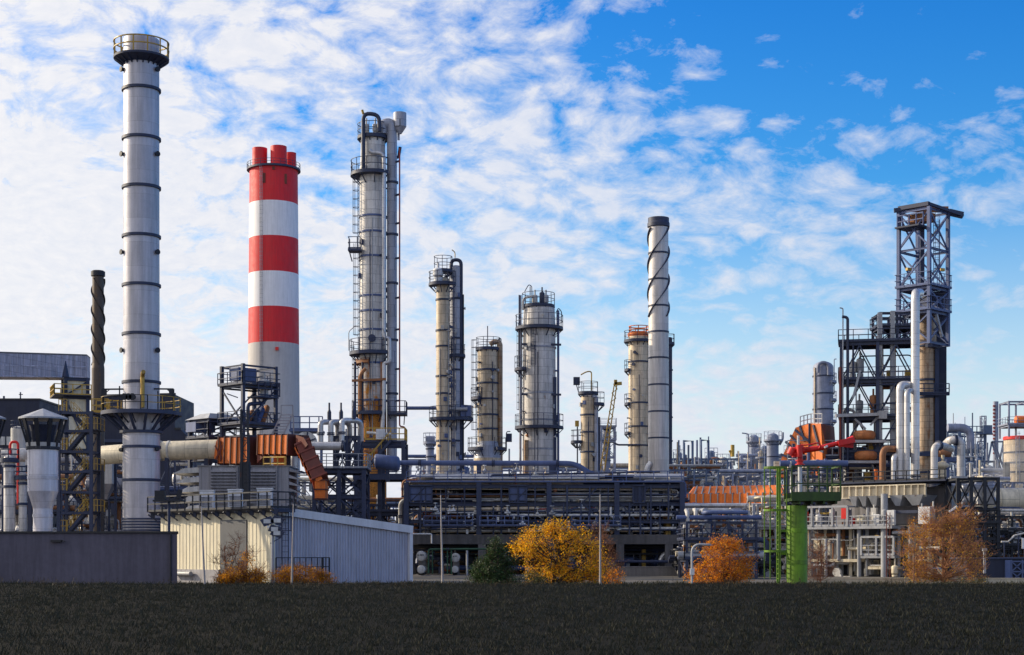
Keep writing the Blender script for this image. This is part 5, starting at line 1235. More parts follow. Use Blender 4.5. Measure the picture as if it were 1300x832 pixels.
Y = 300; c = column('small grey vessel with pump gear behind the slim pale pair, left side', 546, 556, 5, Y, grey_far, 'vessel', 'vertical_vessel', rings=(570,580)); platform(c, 546, Y, 562, 5, 9, 0, 360, 1.8, grey_far); G().rod(P(541,560,Y),P(552,560,Y),1.0,n=10).build('drum', grey_far, c)

# ---------------------------------------------------------------- long orange duct with the orange hood
Y = 192; o = thing('orange_duct', 'long horizontal orange ribbed duct right of the pipe rack', 'duct', P(930,630,Y))
f = frm(X(871,Y), Y, 0); a, b = P(871,630.5,Y), P(1000,628.5,Y-12)
DY = 8.0
ribduct(o, [P(872,636,Y), P(1003,635,Y-DY)], 2.4, Z(628,Y)-Z(644,Y), orange, .92, ltsteel)
Ys = lambda px: Y-DY*(px-872)/131
pl = P(872,623,Y)
g = G().hexa([P(874,628.2,Y)+V((0,-1.3,0)),P(1000,627.6,Ys(1000))+V((0,-1.3,0)),P(1000,627.6,Ys(1000))+V((0,1.2,0)),P(874,628.2,Y)+V((0,1.2,0)),P(882,618,Y)+V((0,-.3,0)),P(995,616,Ys(995))+V((0,-.3,0)),P(995,616,Ys(995))+V((0,1.2,0)),P(882,618,Y)+V((0,1.2,0))]).build('sloped_top', orange, o)
g2 = G()
for k in range(14): c = P(880+k*9,628.3,Ys(880+k*9))+V((0,-1.33,0)); q = P(885+k*8.3,617.5,Ys(885+k*8.3))+V((0,-.36,0)); g2.bar(c, q, .14, .2)
g2.build('stiffener', ltsteel, g)
for px in (880, 905, 935, 965, 990): G().bar((X(px,Ys(px)),Ys(px),0),(X(px,Ys(px)),Ys(px),Z(644,Ys(px))),.4,up=(0,1,0)).build('support_leg', steel, o)
Y = 188
h = thing('orange_hood', 'tall sloping orange furnace hood with crossed stiffeners behind the red fire monitor', 'furnace hood', P(1025,600,Y))
fr = [P(993,588,Y), P(1010,541,Y), P(1026,538,Y), P(1026,612,Y), P(988,612,Y)]
Yh = lambda px: Y-max(min(px, 1044)-984, 0)*.11
Ph = lambda a, b: P(a, b, Yh(a))
fr = [Ph(984,606), Ph(993,580), Ph(1010,543), Ph(1028,538), Ph(1028,606)]
G().prism(fr, (1.5,3.2,0)).build('hood_side', orange, h)
G().prism([Ph(1028.1,538), Ph(1042,538), Ph(1044,575), Ph(1044,606), Ph(1028.1,606)], (1.2,3.2,0)).build('hood_front', orange, h)
G().prism([Ph(1042.2,538)+V((0,.05,0)), P(1054,540,Y), P(1058,606,Y), Ph(1044.2,606)+V((0,.05,0))], (1,2.5,0)).build('hood_shade_side', rustred, h)  # same orange hood, shade put in as a darker red
g = G()
for p, q in (((988,598),(1007,605)),((992,577),(1013,585)),((998,561),(1014,576)),((1004,553),(1020,569)),((1010,546),(1027,560)),((1016,541),(1022,560)),((1028,538),(1028,606)),((1033,540),(1040,566)),((1028,566),(1046,574))): g.bar(Ph(*p)+V((-.07,-.07,0)), Ph(*q)+V((-.07,-.07,0)), .16, .25)
g.build('stiffener', steel, h)
G().box(P(992,592,Y)+V((0,-.5,0)), (1.9,1,1.1)).build('inspection_box', creampip, h)
G().rail([Ph(1014,541.5)+V((.3,.6,0)), Ph(1028,538)+V((.3,.6,0)), Ph(1042,538)+V((.3,.6,0))], 1.2, .6, .05).build('railing', ltsteel, h)
for px in (990, 1026, 1056): G().bar((X(px,Y),Y+2,0),(X(px,Y),Y+2,Z(606,Y)+.1),.5,up=(0,1,0)).build('support_leg', steel, h)
Y = 186; hp = thing('pipe_bridge', 'dark pipe bridge of long horizontal pipes behind the red monitor', 'pipe bridge', P(1040,590,Y))
for i, (py, r) in enumerate(((581,.4),(586,.22),(590,.45),(594,.25))): G().rod(P(1000,py,Y-2), P(1130,py-.5,Y-2), r, n=10).build('pipe', (steel, ltsteel, bluest, creampip)[i], hp)
for px in (1006, 1062, 1122): G().bar((X(px,Y),Y-2,0),(X(px,Y),Y-2,Z(579,Y)),.5,up=(0,1,0)).build('post', steel, hp)
G().rail([P(1000,579,Y-2.5), P(1065,579,Y-2.5)], 1.8, 1.3, .06).build('railing', ltsteel, hp)
process_unit('dark piping bay under the long orange duct', 868, 990, 650, 184, 8, 0, 41, 3, 5, [offwh, pipeal, bluest, rustpip, steel], steel, 8, 26, 3)
Y = 178; s = thing('white_storage_drum', 'blue white horizontal storage drum under the orange duct', 'drum', P(920,652,Y)); vessel_h(s, P(892,651,Y), P(940,651,Y), .45, blu_al, 'shell', saddle=False); G().bar(P(900,656,Y),P(900,732,Y),.3,up=(0,1,0)).build('leg', steel, s); G().bar(P(932,656,Y),P(932,732,Y),.3,up=(0,1,0)).build('leg', steel, s); G().box(P(907,650,Y-.6),(.5,.3,.7)).build('green_sign', dkgreen, s)
Y = 176; st = thing('steep_stair', 'steel stair slanting up under the orange duct end', 'stair', P(935,672,Y)); g = G()
for o_ in (0,.9): g.bar(P(930,674,Y)+V((0,o_,0)), P(950,650,Y)+V((0,o_,0)), .1, .3).bar(P(930,663,Y)+V((0,o_,0)), P(950,639,Y)+V((0,o_,0)), .07)
for k in range(9): c = P(930,674,Y).lerp(P(950,650,Y), k/8); g.box(c+V((0,.45,0)), (.3,.9,.05)); g.bar(c, c+V((0,0,.95)), .05, up=(0,1,0))
g.build('stair_flight', ltsteel, st); G().bar(P(951,674,Y),P(951,648,Y),.2,up=(0,1,0)).bar(P(929,690,Y),P(929,672,Y),.2,up=(0,1,0)).build('post', ltsteel, st)
process_unit('bright piping bay between the orange duct and the green tower', 962, 1030, 640, 176, 8, 0, 45, 3, 3, [whitep, offwh, creampip, rustpip, pipeal], ltsteel, 8, 24, 3)
pt = thing('pale_post', 'tall pale steel post between the orange round tree and the green tower', 'post', P(957,738,150)); G().bar((X(957,150),150,0), P(957,640,150), .28, up=(0,1,0)).build('shaft', ltsteel, pt); G().box((X(957,150),150,.1),(.7,.7,.2)).build('base', concrete, pt); G().bar(P(954,650,150),P(960,650,150),.12).build('crossbar', ltsteel, pt)
process_unit('dark piping and stairs at ground level between the rack and the green tower', 862, 985, 700, 160, 6, 0, 42, 2, 5, [offwh, steel, bluest, rustpip, black], black, 7, 20, 2)

# ---------------------------------------------------------------- green fire monitor tower
Y = 98; u = Y/F; px = 1012; x = X(px,Y); zp = Z(637,Y)
green_ = green
t = thing('fire_monitor_tower', 'lime green pillar tower with railed platform and caged side ladder', 'tower', (x,Y,0))
G().lathe([(12.8*u,0),(12.8*u,zp-.25)],(x,Y,0),32).build('pillar', green, t)
for py in (714, 674): stiff_rings(t, px, Y, (py,), 12.7, green, .02, 'collar')
fa, fb = X(1000.5,Y), X(1061.5,Y)
dk = G().box(((fa+fb)/2, Y, zp+.1), (fb-fa, 2.6, .18)).box(((fa+fb)/2,Y-1.32,zp+.28),(fb-fa,.06,.55)).box(((fa+fb)/2,Y+1.32,zp+.28),(fb-fa,.06,.55)).box((fb,Y,zp+.28),(.06,2.6,.55))
for k in range(4): dk.bar((fa+.5+k*.75,Y-1.25,zp-.08),(fa+.5+k*.75,Y+1.25,zp-.08),.12,.2)
dk = dk.build('platform', dkgreenp, t)
zr = Z(593.5,Y); g = G()
for yy in (Y-1.3, Y+1.3):
    for xx in (fa, fa+(fb-fa)*.33, fa+(fb-fa)*.73, fb): g.bar((xx,yy,zp+.1),(xx,yy,zr),.085,up=(0,1,0))
    for h_ in (zr, zp+(zr-zp)*.5): g.bar((fa,yy,h_),(fb,yy,h_),.07)
for h_ in (zr, zp+(zr-zp)*.5): g.bar((fb,Y-1.3,h_),(fb,Y+1.3,h_),.1)
g.build('railing', dkgreenp, dk)
G().lathe([(1.05,0),(1.05,.06),(.66,.06),(.66,.5),(.64,.5)],(x,Y,0),24).build('base_plate', dkgreenp, t)
# caged ladder on the left
lx = X(986,Y); g = G(); hw = .8
for k_ in (-1,1): g.bar((lx+.1,Y+k_*.35,0),(lx+.1,Y+k_*.35,zr),.1,up=(0,1,0))
z = .3
while z < zp: g.bar((lx+.1,Y-.35,z),(lx+.1,Y+.35,z),.05); z += .3
g.build('ladder', green, t)
g = G(); cx, rc = X(985,Y), 14.5*u
for w_ in (180, 232, 285, 330): 
    a = R(w_); g.bar((cx+rc*math.cos(a),Y+rc*.9*math.sin(a),Z(735,Y)),(cx+rc*math.cos(a),Y+rc*.9*math.sin(a),zr),.055,up=(0,1,0))
for py in (594, 648, 700):
    q = [(cx+rc*math.cos(R(w_)),Y+rc*.9*math.sin(R(w_)),Z(py,Y)) for w_ in range(40, 330, 15)]
    for p_, q_ in zip(q[:-1], q[1:]): g.bar(p_, q_, .06, .13)
g.build('ladder_cage', green, t)
for py in (648, 674, 703): G().bar((lx,Y,Z(py,Y)),(x-12*u,Y,Z(py,Y)),.1,.16).build('ladder_bracket', green, t)
G().rod((X(1014.5,Y),Y-.3,zp+.1), (X(1014.5,Y),Y-.3,Z(590,Y)), .13, n=14).build('riser_pipe', whitep, t)
m = thing('fire_monitor', 'red long barrelled water cannon on top of the green tower', 'fire monitor', (X(1014,Y),Y-.3,Z(590,Y)))
yy = Y-.3; Q = lambda a, b, dy=0: V((X(a,Y), yy+dy, Z(b,Y)))
G().rod(Q(1014.5,591), Q(1014.5,585), .2, n=14).rod(Q(1014.5,590.8), Q(1014.5,589.6), .3, n=14).rod(Q(1014.5,586), Q(1014.5,584.6), .28, n=14).build('base_flange', red, m)
G().tube(fillet([Q(1014.5,585), Q(1014.5,577), Q(1004,577), Q(1004,572), Q(1012,571)], .3), .17, 12).rod(Q(1002,578), Q(1006,570), .26, n=12).rod(Q(1007,571.5),Q(1007,581),.15,n=10).build('swivel_body', red, m)
G().rod(Q(1013,566,-.25), Q(1013,581,-.25), .2, n=12).rod(Q(1010,573), Q(1020,572.5), .24, n=12).build('gear_housing', red, m)
G().tube([Q(1015,573), Q(1040,569.5), Q(1062,563.5), Q(1072,560.5)], .19, 12, r2=.11).build('barrel', red, m)
G().tube([Q(1071,561), Q(1082,557.5)], .13, 12, r2=.2).lathe([(.2,-.1),(.26,0),(.2,.1)],Q(1073,560.5),12).build('nozzle', red, m)
for i in range(2): G().bar(Q(1062,563.5,.28*(i*2-1)), Q(1083,559+i*6.5,.2*(i*2-1)), .06, .34).build('deflector_arm', red, m)
G().tube(fillet([Q(1014,566,-.2), Q(1024,566,-.3), Q(1036,563,-.3), Q(1040,566,-.3), Q(1038,570,-.2)], .25), .045, 8).build('hose', red, m)
G().rod(Q(1046,567,-.2),Q(1047,569,-.2),.13,n=10).build('gauge', whitep, m); G().bar(Q(1018,570,-.2),Q(1026,569,-.2),.2,.12).build('hydraulic_cylinder', red, m)
G().lathe([(.28,-.02),(.28,.02),(.23,.02),(.23,-.02),(.28,-.02)], Q(1005,583), 14).build('handwheel', whitep, m)

# ---------------------------------------------------------------- right furnace block with steel galleries
shadewall = mat('shade_grey_furnace_wall', (.17,.17,.19), .7, seam=('box',1.1,2.0), seamcol=.5, streak=.4)  # dark grey stands for shade between the lit panels
Lp = V((X(1022,166),166,0)); ang = -42; f = frm(Lp.x, Lp.y, ang)
def atpx(px):
    k = (px-CX)/F; ca, sa = math.cos(R(ang)), math.sin(R(ang)); return (k*Lp.y-Lp.x)/(ca-k*sa)
Wb = atpx(1198); fz = lambda px, py: Z(py, f(atpx(px),0).y)
b = thing('furnace_block', 'pale furnace building with open steel galleries behind the bare trees at right', 'building', f(Wb/2, 4, 0))
def ZB(py): return Z(py, f(Wb/2,0).y)
zA, zB_, zC_, zD, zE = ZB(617), ZB(632), ZB(667), ZB(707), ZB(644)
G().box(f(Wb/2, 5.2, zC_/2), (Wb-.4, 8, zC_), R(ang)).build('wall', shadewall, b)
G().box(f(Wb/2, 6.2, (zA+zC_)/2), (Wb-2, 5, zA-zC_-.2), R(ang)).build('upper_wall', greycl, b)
# frieze girder with stiffeners
for a_, c_ in ((1055,1140),(1141,1176)):
    ua, ub = atpx(a_), atpx(c_)
    o = G().box(f((ua+ub)/2, .05, (zA+zB_)/2), (ub-ua, .1, zA-zB_), R(ang)).build('frieze_girder', creampip, b)
    g = G(); n = int((ub-ua)/.72)
    for k in range(n+1): g.box(f(ua+(ub-ua)*k/n, -.14, (zA+zB_)/2), (.1,.28,zA-zB_-.1), R(ang))
    for z in (zA, zB_): g.box(f((ua+ub)/2, -.12, z), (ub-ua+.1,.3,.1), R(ang))
    g.build('stiffener', creampip, o)
G().box(f(Wb/2, 3, zA+.35), (Wb+.6, 6.4, .14), R(ang)).build('roof_deck', steel, b)
G().rail([f(-.2,-.15,zA+.42), f(Wb+.2,-.15,zA+.42)], 1.0, 1.2, .05).build('railing', black, b)
# gallery decks with posts and railings
def gallery(pa, pb, pyd, pyt, dep, posts, m=ltsteel, rl=True, name='gallery'):
    ua, ub = atpx(pa), atpx(pb); zd, zt_ = ZB(pyd), ZB(pyt)
    o = G().box(f((ua+ub)/2, -dep/2+.6, zd-.15), (ub-ua, dep+1.2, .3), R(ang)).build(name, m, b)
    g = G()
    for p_ in posts: g.bar(f(atpx(p_), -dep, zd), f(atpx(p_), -dep, zt_), .2, up=f(0,1)-f(0,0))
    if posts: g.bar(f(atpx(posts[0]), -dep, zt_), f(atpx(posts[-1]), -dep, zt_), .22)
    for p_ in posts: g.bar(f(atpx(p_), -dep, zt_), f(atpx(p_), .5, zt_), .16)
    g.build('gallery_frame', m, o)
    if rl: G().rail([f(ua,-dep,zd), f(ub,-dep,zd)], 1.0, .9, .045).build('railing', m, o)
    return o
gallery(1024, 1142, 668, 643, 1.6, (1025, 1041, 1067, 1086))
gallery(1100, 1143, 705, 682, 1.2, (1101, 1120, 1142))
gallery(1036, 1098, 710, 709, 1.0, (), brass if 0 else creampip, False, 'ledge')
gallery(1108, 1146, 719, 718, 1.0, (), creampip, False, 'ledge')
for px, r, y0, y1 in ((1129,.36,740,628),(1097,.22,740,672),(1071,.2,712,668),(1055,.16,740,684),(1108,.16,668,645)):
    G().rod(f(atpx(px),-1.0,max(ZB(y0),0)), f(atpx(px),-1.0,ZB(y1)), r, n=14).build('riser_duct', ltsteel, b)
for px in (1028, 1048, 1063, 1080, 1101, 1120, 1141, 1160, 1180):
    G().ibeam(f(atpx(px),-.05,0), f(atpx(px),-.05,zC_-.2), .28, .34).build('post', ltsteel if px % 2 else creampip, b)
for pa, pb, y0, y1, m in ((1040,1054,706,685,whitep),(1058,1069,706,686,cream),(1082,1096,705,684,greycl),(1112,1130,703,684,whitep),(1145,1158,706,684,whitep),(1054,1084,740,716,cream),(1112,1143,738,721,whitep),(1030,1040,738,716,offwh),(1090,1096,739,716,greycl)):
    ua, ub = atpx(pa), atpx(pb); za, zb_ = max(ZB(y0),.1), ZB(y1)
    o = G().box(f((ua+ub)/2, 1.12, (za+zb_)/2), (ub-ua,.16,zb_-za), R(ang)).build('wall_panel', m, b)
    g = G()
    for k in (.33,.66): g.box(f(ua+(ub-ua)*k, 1.0, (za+zb_)/2), (.06,.1,zb_-za), R(ang))
    g.build('panel_rib', m, o)
for pa, pb, y0, y1 in ((1063,1078,738,718),(1114,1126,737,722),(1046,1056,664,648),(1103,1109,700,686)):
    ua, ub = atpx(pa), atpx(pb); G().box(f((ua+ub)/2, .98, (max(ZB(y0),.15)+ZB(y1))/2), (ub-ua,.1,ZB(y1)-max(ZB(y0),.15)), R(ang)).build('dark_opening', black, b)
for i, (px, py, w_, h_, m, dy) in enumerate(((1052,651,1.2,.2,yellow,-.6),(1061,653,.5,1.1,offwh,-.7),(1081.5,652,.55,1.1,red,-1.5),(1091,663,.25,.8,red,-1.2),(1101,659,.7,.7,cream,-1.3),(1121,661,.6,1.2,whitep,-1.2),(1139,658,.8,1.5,whitep,-1.2),(1116,651,.6,.9,offwh,-1),(1085,652,.3,.8,greycl,-1),(1084,736,.8,.7,offwh,-1.3),(1031,655,.15,1,red,-1),(1120,681,.4,.2,yellow,-1))):
    G().box(f(atpx(px),dy,ZB(py)), (w_,.35,h_), R(ang)).build('equipment_box', m, b)
G().rod(f(atpx(1068),-.6,ZB(727)), f(atpx(1068)+.01,-1.0,ZB(727)), .45, n=14).rod(f(atpx(1070),-.6,ZB(733)), f(atpx(1070)+.01,-1.0,ZB(733)), .4, n=14).build('pump', offwh, b)
# facade fittings: narrow cladding strips, conduits, gauges and small tanks between the posts
rf_ = random.Random(8)
for k in range(44):
    ua = rf_.uniform(.02,.97)*Wb; wv = rf_.uniform(.25,.7); z0_ = rf_.choice((.2, zD+.2, ZB(700))); z1_ = z0_+rf_.uniform(1.0,2.0)
    if z1_ > zC_-.3: continue
    G().box(f(ua, 1.02, (z0_+z1_)/2), (wv,.2,z1_-z0_), R(ang)).build('wall_panel', rf_.choice((whitep, cream, creampip, offwh, greycl)), b)
for k in range(34):
    u0 = rf_.uniform(.02,.95)*Wb; z0_ = rf_.uniform(.3, zC_-.5); L = rf_.uniform(.8,3.5); vv = rf_.uniform(-.9,.6); r_ = rf_.choice((.05,.08,.12,.18))
    pts = [f(u0,vv,z0_), f(min(u0+L,Wb),vv,z0_), f(min(u0+L,Wb),vv,min(z0_+rf_.uniform(-2,2.4), zC_+1.5))] if rf_.random() < .7 else [f(u0,vv,max(z0_-2,.1)), f(u0,vv,z0_+1.5)]
    G().tube(fillet(pts,.25,3), r_, 8).build('pipe', rf_.choice((ltsteel, creampip, offwh, rustpip, whitep, bluest)), b)
for k in range(12):
    c = f(rf_.uniform(.03,.95)*Wb, rf_.uniform(-1.2,-.3), rf_.choice((.05, ZB(667)+.05, ZB(667)+.05))); vessel_v(b, c, rf_.uniform(.18,.38), rf_.uniform(.8,1.7), rf_.choice((whitep, offwh, creampip, ltsteel)), 'small_tank', .2, 12)
# hoppers under the frieze
for pa, pb in ((1082,1092),(1094,1104),(1106,1118),(1133,1150),(1152,1176)):
    ua, ub = atpx(pa), atpx(pb); um = (ua+ub)/2; z0_, z1_ = ZB(643), ZB(630); e = (ub-ua)*.18
    G().hexa([f(um-e,-.3,z0_),f(um+e,-.3,z0_),f(um+e,2,z0_),f(um-e,2,z0_),f(ua,-.7,z1_),f(ub,-.7,z1_),f(ub,2.4,z1_),f(ua,2.4,z1_)]).build('hopper', ltsteel, b)
G().box(f(atpx(1150),-.4,ZB(651)), ((atpx(1176)-atpx(1134)),1.2,.3), R(ang)).build('cable_tray', steel, b)
G().box(f(atpx(1184),-1.4,ZB(656)), (1.25,.8,1.7), R(ang)).build('control_cabinet', whitep, b)
lt = thing('red_ladder_pole', 'thin rust red lattice pole at the left edge of the bare orange tree', 'mast', f(atpx(1145),-3,0)); g = G(); a_ = f(atpx(1144),-3,0); 
for o_ in (0,.35): g.bar(a_+V((o_,0,0)), a_+V((o_,0,ZB(652))), .07, up=(0,1,0))
z = .3; k = 0
while z < ZB(652)-.4: g.bar(a_+V((0 if k%2 else .35,0,z)), a_+V((.35 if k%2 else 0,0,z+.4)), .05); z += .4; k += 1
g.build('lattice', rustred, lt)

# ---------------------------------------------------------------- open frame structure (left of the tower)
Y = 184; f2 = frm(X(1068,Y), Y, -12); w = (X(1160,Y)-X(1068,Y))*.98; d = 4.2
s = thing('open_frame', 'open steel frame with decks and rusty drums left of the silver pipes', 'frame structure', f2(w/2,3,0))
zs = [Z(613,Y), Z(575,Y), Z(530,Y), Z(483,Y), Z(435,Y)]
frame(s, f2, w, d, zs, .36, steel, nx=2, beam=.3, decks=(zs[1],zs[2],zs[3],zs[4]), brace=(2,3,4), brk_pat='K', rail=1.3)
for px, yt, m in ((1117,397,ltsteel),(1133,395,ltsteel)): G().bar(P(px,735,Y-.6), P(px,yt,Y-.6), .5, .4, up=(0,1,0)).build('tall_post', m, s)
frame(s, frm(X(1117,Y),Y-.4), X(1158,Y)-X(1117,Y), 4, [Z(415,Y), Z(397,Y)], .3, steel, nx=2, z0=Z(435,Y), decks=(Z(415,Y),), brace=(0,), brk_pat='X')
for py, px in ((553,1097),(579,1099)):
    c = P(px,py,Y-1.2); pr = [(.05,-.62),(1.0,-.6),(1.3,-.4),(1.38,0),(1.3,.4),(1.0,.6),(.05,.62)]
    G().lathe([(r_*.95+.0,z_*.9) for r_, z_ in pr], c, 22, smooth=True).build('rusty_drum', mat('rust_orange_drum_%d' % py, (.46,.16,.05), .65, var=.4, rust=.35), s)
    G().box(c+V((0,.4,-.75)), (4.6,3,.3)).build('drum_deck', ltsteel, s)
for px, y0, y1, tp, m in ((1075,613,404,1,steel),(1069,613,405,0,ltsteel)):
    side_pipe(s, Y, [(px,y0),(px,y1+8),(px,y1),(px-7,y1-1)] if tp else [(px,y0),(px,393),(px-2,392),(px-4,392)], 1.9 if tp else .8, m, rad=.5 if tp else .2, dy=-.5)
G().bar(P(1066.5,612,Y-.7),P(1066.5,466,Y-.7),.22,up=(0,1,0)).build('post', rustred, s)
for a_, b_ in (((1105,540),(1114,530)),((1083,505),(1092,470)),((1107,590),(1116,612)),((1085,532),(1099,545))): G().bar(P(*a_,Y-1), P(*b_,Y-1), .22).build('tie_rod', ltsteel, s)
G().bar(P(1061,528,Y-1.5), P(1122,526,Y-1.5), .5, .35).build('crane_beam', ltsteel, s); G().bar(P(1120,522,Y-1.5),P(1120,532,Y-1.5),.9,up=(0,1,0)).build('hoist', ltsteel, s)
rngp = random.Random(77)
for k in range(15):
    pt = fillet(rand_route(rngp, f2, w, d*.6, Z(610,Y), Z(430,Y), 4), .5, 3); G().tube(pt, rngp.choice((.08,.12,.18)), 7).build('pipe', rngp.choice((ltsteel, steel, rustpip, offwh, steel)), s)
for k in range(8): vessel_v(s, f2(rngp.uniform(.1,.95)*w, rngp.uniform(.5,3), rngp.choice(zs[:4])+.15), .45, rngp.uniform(1.5,3), rngp.choice((offwh, ltsteel, rustpip, yellow)), 'vessel')
for k in range(7): G().box(f2(rngp.uniform(.1,.95)*w, rngp.uniform(.2,2), rngp.choice(zs[:4])+.7), (.7,.5,1.0)).build('equipment_box', rngp.choice((whitep, yellow, ltsteel)), s)
sg = f2(w*.1,1,zs[3])
G().rod(P(1090,483,Y-.5)+V((0,0,0)), P(1091,462,Y-.5), .05, n=6).build('mast', ltsteel, s)

# tall frame tower with rusty regenerator column and dark slab
Y = 200; f3, w3, d3 = corner_frame(1142, 1172.5, 1205, Y)
t = thing('tall_frame_tower', 'tall dark navy frame tower with overhanging roof arm at the upper right', 'frame tower', f3(0,0,0))
z_ = lambda py: Z(py, f3(0,0).y)
frame(t, f3, w3, d3, [z_(p_) for p_ in (432,393,362,312,262)], .42, bluest, beam=.24, decks=(z_(393),z_(362)), brace=(1,2,3,4), brk_pat='X', z0=z_(436), rail=1.6)
G().bar(f3(-.5,d3+.4,z_(261)), f3(w3*.4,d3*.4,z_(257.5)), .5).bar(f3(w3+.3,.0,z_(262)), f3(w3+1.6,-1.2,z_(266)), .5, .8).bar(f3(0,0,z_(259)), f3(w3+1.6,-1.2,z_(266)), .35).bar(f3(0,d3,z_(258.5)), f3(0,0,z_(258.5)), .5).build('roof_arm', steel, t)
G().bar(f3(0,d3,z_(259)), f3(w3,0,z_(259)), .5, .7).box(f3(w3*.4,d3*.5,z_(272)), (3,1.6,1.1), R(-45)).build('trolley_hoist', rustpip, t)
G().bar(f3(w3*.35,d3*.45,z_(275)), f3(w3*.35,d3*.45,z_(362)), .5,up=(0,1,0)).build('riser_pipe', steel, t)
G().ladder(f3(w3*.5,.3,z_(362)), z_(275)-z_(362), V((0,-1,0)), .7).build('ladder', bluest, t)
for p_ in (f3(.2,d3*.7,z_(338)), f3(w3*.75,.2,z_(338))): G().box(p_, (.7,.4,.35), .5).build('lamp', yellow, t)
dk = G().box(f3(w3*.1,d3*.6,z_(285)), (3,3.4,.2), R(45)).build('deck', steel, t); G().rail([f3(-.3,d3*.15,z_(285)), f3(-.3,d3*1.0,z_(285))], 1.6, 1, .07).build('railing', bluest, dk)
g = G()
for a_, b_, c_, e_ in ((0,0,362,312),(1,0,312,262)): pass
G().bar(f3(w3*.62,-.15,z_(425)), f3(w3*.32,-.15,z_(398)), .3).build('tie_rod', ltsteel, t)
G().box(f3(w3*.6,d3*.25,z_(436)), (2,1,.4), R(45)).build('deck_beam', steel, t)
g = G()
for px in (1142,1205,1172): g.bar(P(px,436,Y), P(px,432,Y), .7)
# legs down to ground inside the slab
Yc = 203; c = column('rust and cream banded regenerator column beneath the tall frame tower', 1176, 392, 12.4, Yc, tan_al, rings=(440,483,505,575,600), rm=steel, dome=.3)
sl_ = thing('dark_slab_tower', 'dark navy windowless slab tower behind the rusty regenerator column', 'tower', P(1194,600,Yc+2))
xa, xb = X(1183.5,Yc), X(1205,Yc); G().box(((xa+xb)/2, Yc+4.2, Z(372,Yc)/2), (xb-xa, 6, Z(372,Yc))).build('wall', navycl, sl_); G().box(((xa+xb)/2, Yc+4.2, Z(372,Yc)+.1), (xb-xa+.3, 6.3, .25)).build('roof', coping, sl_)
for py in (500, 577): G().bar(P(1160,py,Yc-1.6), P(1205,py,Yc-1.6), .5, .45).build('ledge_beam', steel, sl_)
G().rail([P(1160,500,Yc-1.9), P(1205,500,Yc-1.9)], 1.3, 1.3, .06).build('railing', steel, sl_)
G().bar(P(1189,600,Yc-1),P(1189,435,Yc-1),.5,up=(0,1,0)).build('post', steel, sl_); G().bar(P(1160,600,Yc+2),P(1160,435,Yc+2),.6,up=(0,1,0)).build('post', steel, sl_)

# bright silver pipes in front of the regenerator
Y = 178; u = Y/F
for i, (pts, r, m, lab) in enumerate((
    ([P(1162,614,Y), P(1162,372,Y), P(1168,372,Y+6)], 5.4, pipeal, 'tallest shining silver pipe climbing to the frame tower'),
    ([P(1143,614,Y-.5), P(1143,489,Y-.5), P(1152,489,Y), P(1160,490,Y+4)], 5.2, pipeal, 'silver gooseneck pipe, outer left of the shining bundle'),
    ([P(1151.5,614,Y-1.2), P(1151.5,496,Y-1.2), P(1158,496,Y), P(1164,497,Y+4)], 3.6, pipeal, 'silver gooseneck pipe nested inside the outer one'),
    ([P(1135,614,Y-.8), P(1135,579,Y-.8), P(1141,578,Y), P(1147,578,Y+3)], 3.4, pipeal, 'short silver hooked pipe at the foot of the shining bundle'),
    ([P(1120.5,614,Y-1), P(1120.5,570,Y-1), P(1134,570,Y), P(1142,571,Y+3)], 4.0, rustpip, 'rust brown hooked pipe left of the shining silver bundle'),
    ([P(1112,614,Y), P(1112,596,Y)], 2.4, orange, 'stubby orange pipe left of the rust brown hooked pipe'))):
    p_ = pipe_thing(lab, pts, r*u, m, 'upright pipes before the regenerator column' if i < 4 else None, 1.1, 20, ((0,.04),), 'upright_pipe')
Y = 170; u = Y/F
for pts, r, lab in (([P(1186,622,Y), P(1186,566,Y), P(1197,566,Y+1), P(1208,570,Y+5)], 4.6, 'left silver gooseneck duct right of the dark slab tower'),
    ([P(1220,620,Y+3), P(1220,559,Y+3), P(1206,559,Y+3), P(1199,566,Y+7)], 5.2, 'right silver gooseneck duct, taller one beyond the dark slab tower'),
    ([P(1178,640,Y-8), P(1190,618.5,Y-8), P(1218.5,618.5,Y-8), P(1218.5,642,Y-8)], 4.8, 'fat bright duct arching over at the right end of the furnace block')):
    pipe_thing(lab, pts, r*u, pipeal if pts[1].z > 15 else white_al, None, 1.3, 20, ((0,.1),(1,.5)), 'gooseneck_duct')
Y = 178; v = thing('bottle_vessel', 'cream vessel on a dark stand between the gooseneck ducts', 'vessel', P(1198,606,Y)); vessel_v(v, P(1197,606,Y), .95, 1.8, creampip, 'shell'); G().box(P(1202,584,Y+1), (3.2,2,.5)).bar(P(1203,606,Y-.6),P(1203,583,Y-.6),.35,up=(0,1,0)).build('stand', bluest, v); vessel_h(v, P(1193,576,Y+1), P(1206,576,Y+1), .5, rustpip, 'drum', saddle=False)
G().bar(P(1168,609,Y-6),P(1185,609,Y-6),.2).build('x', orange) if 0 else None

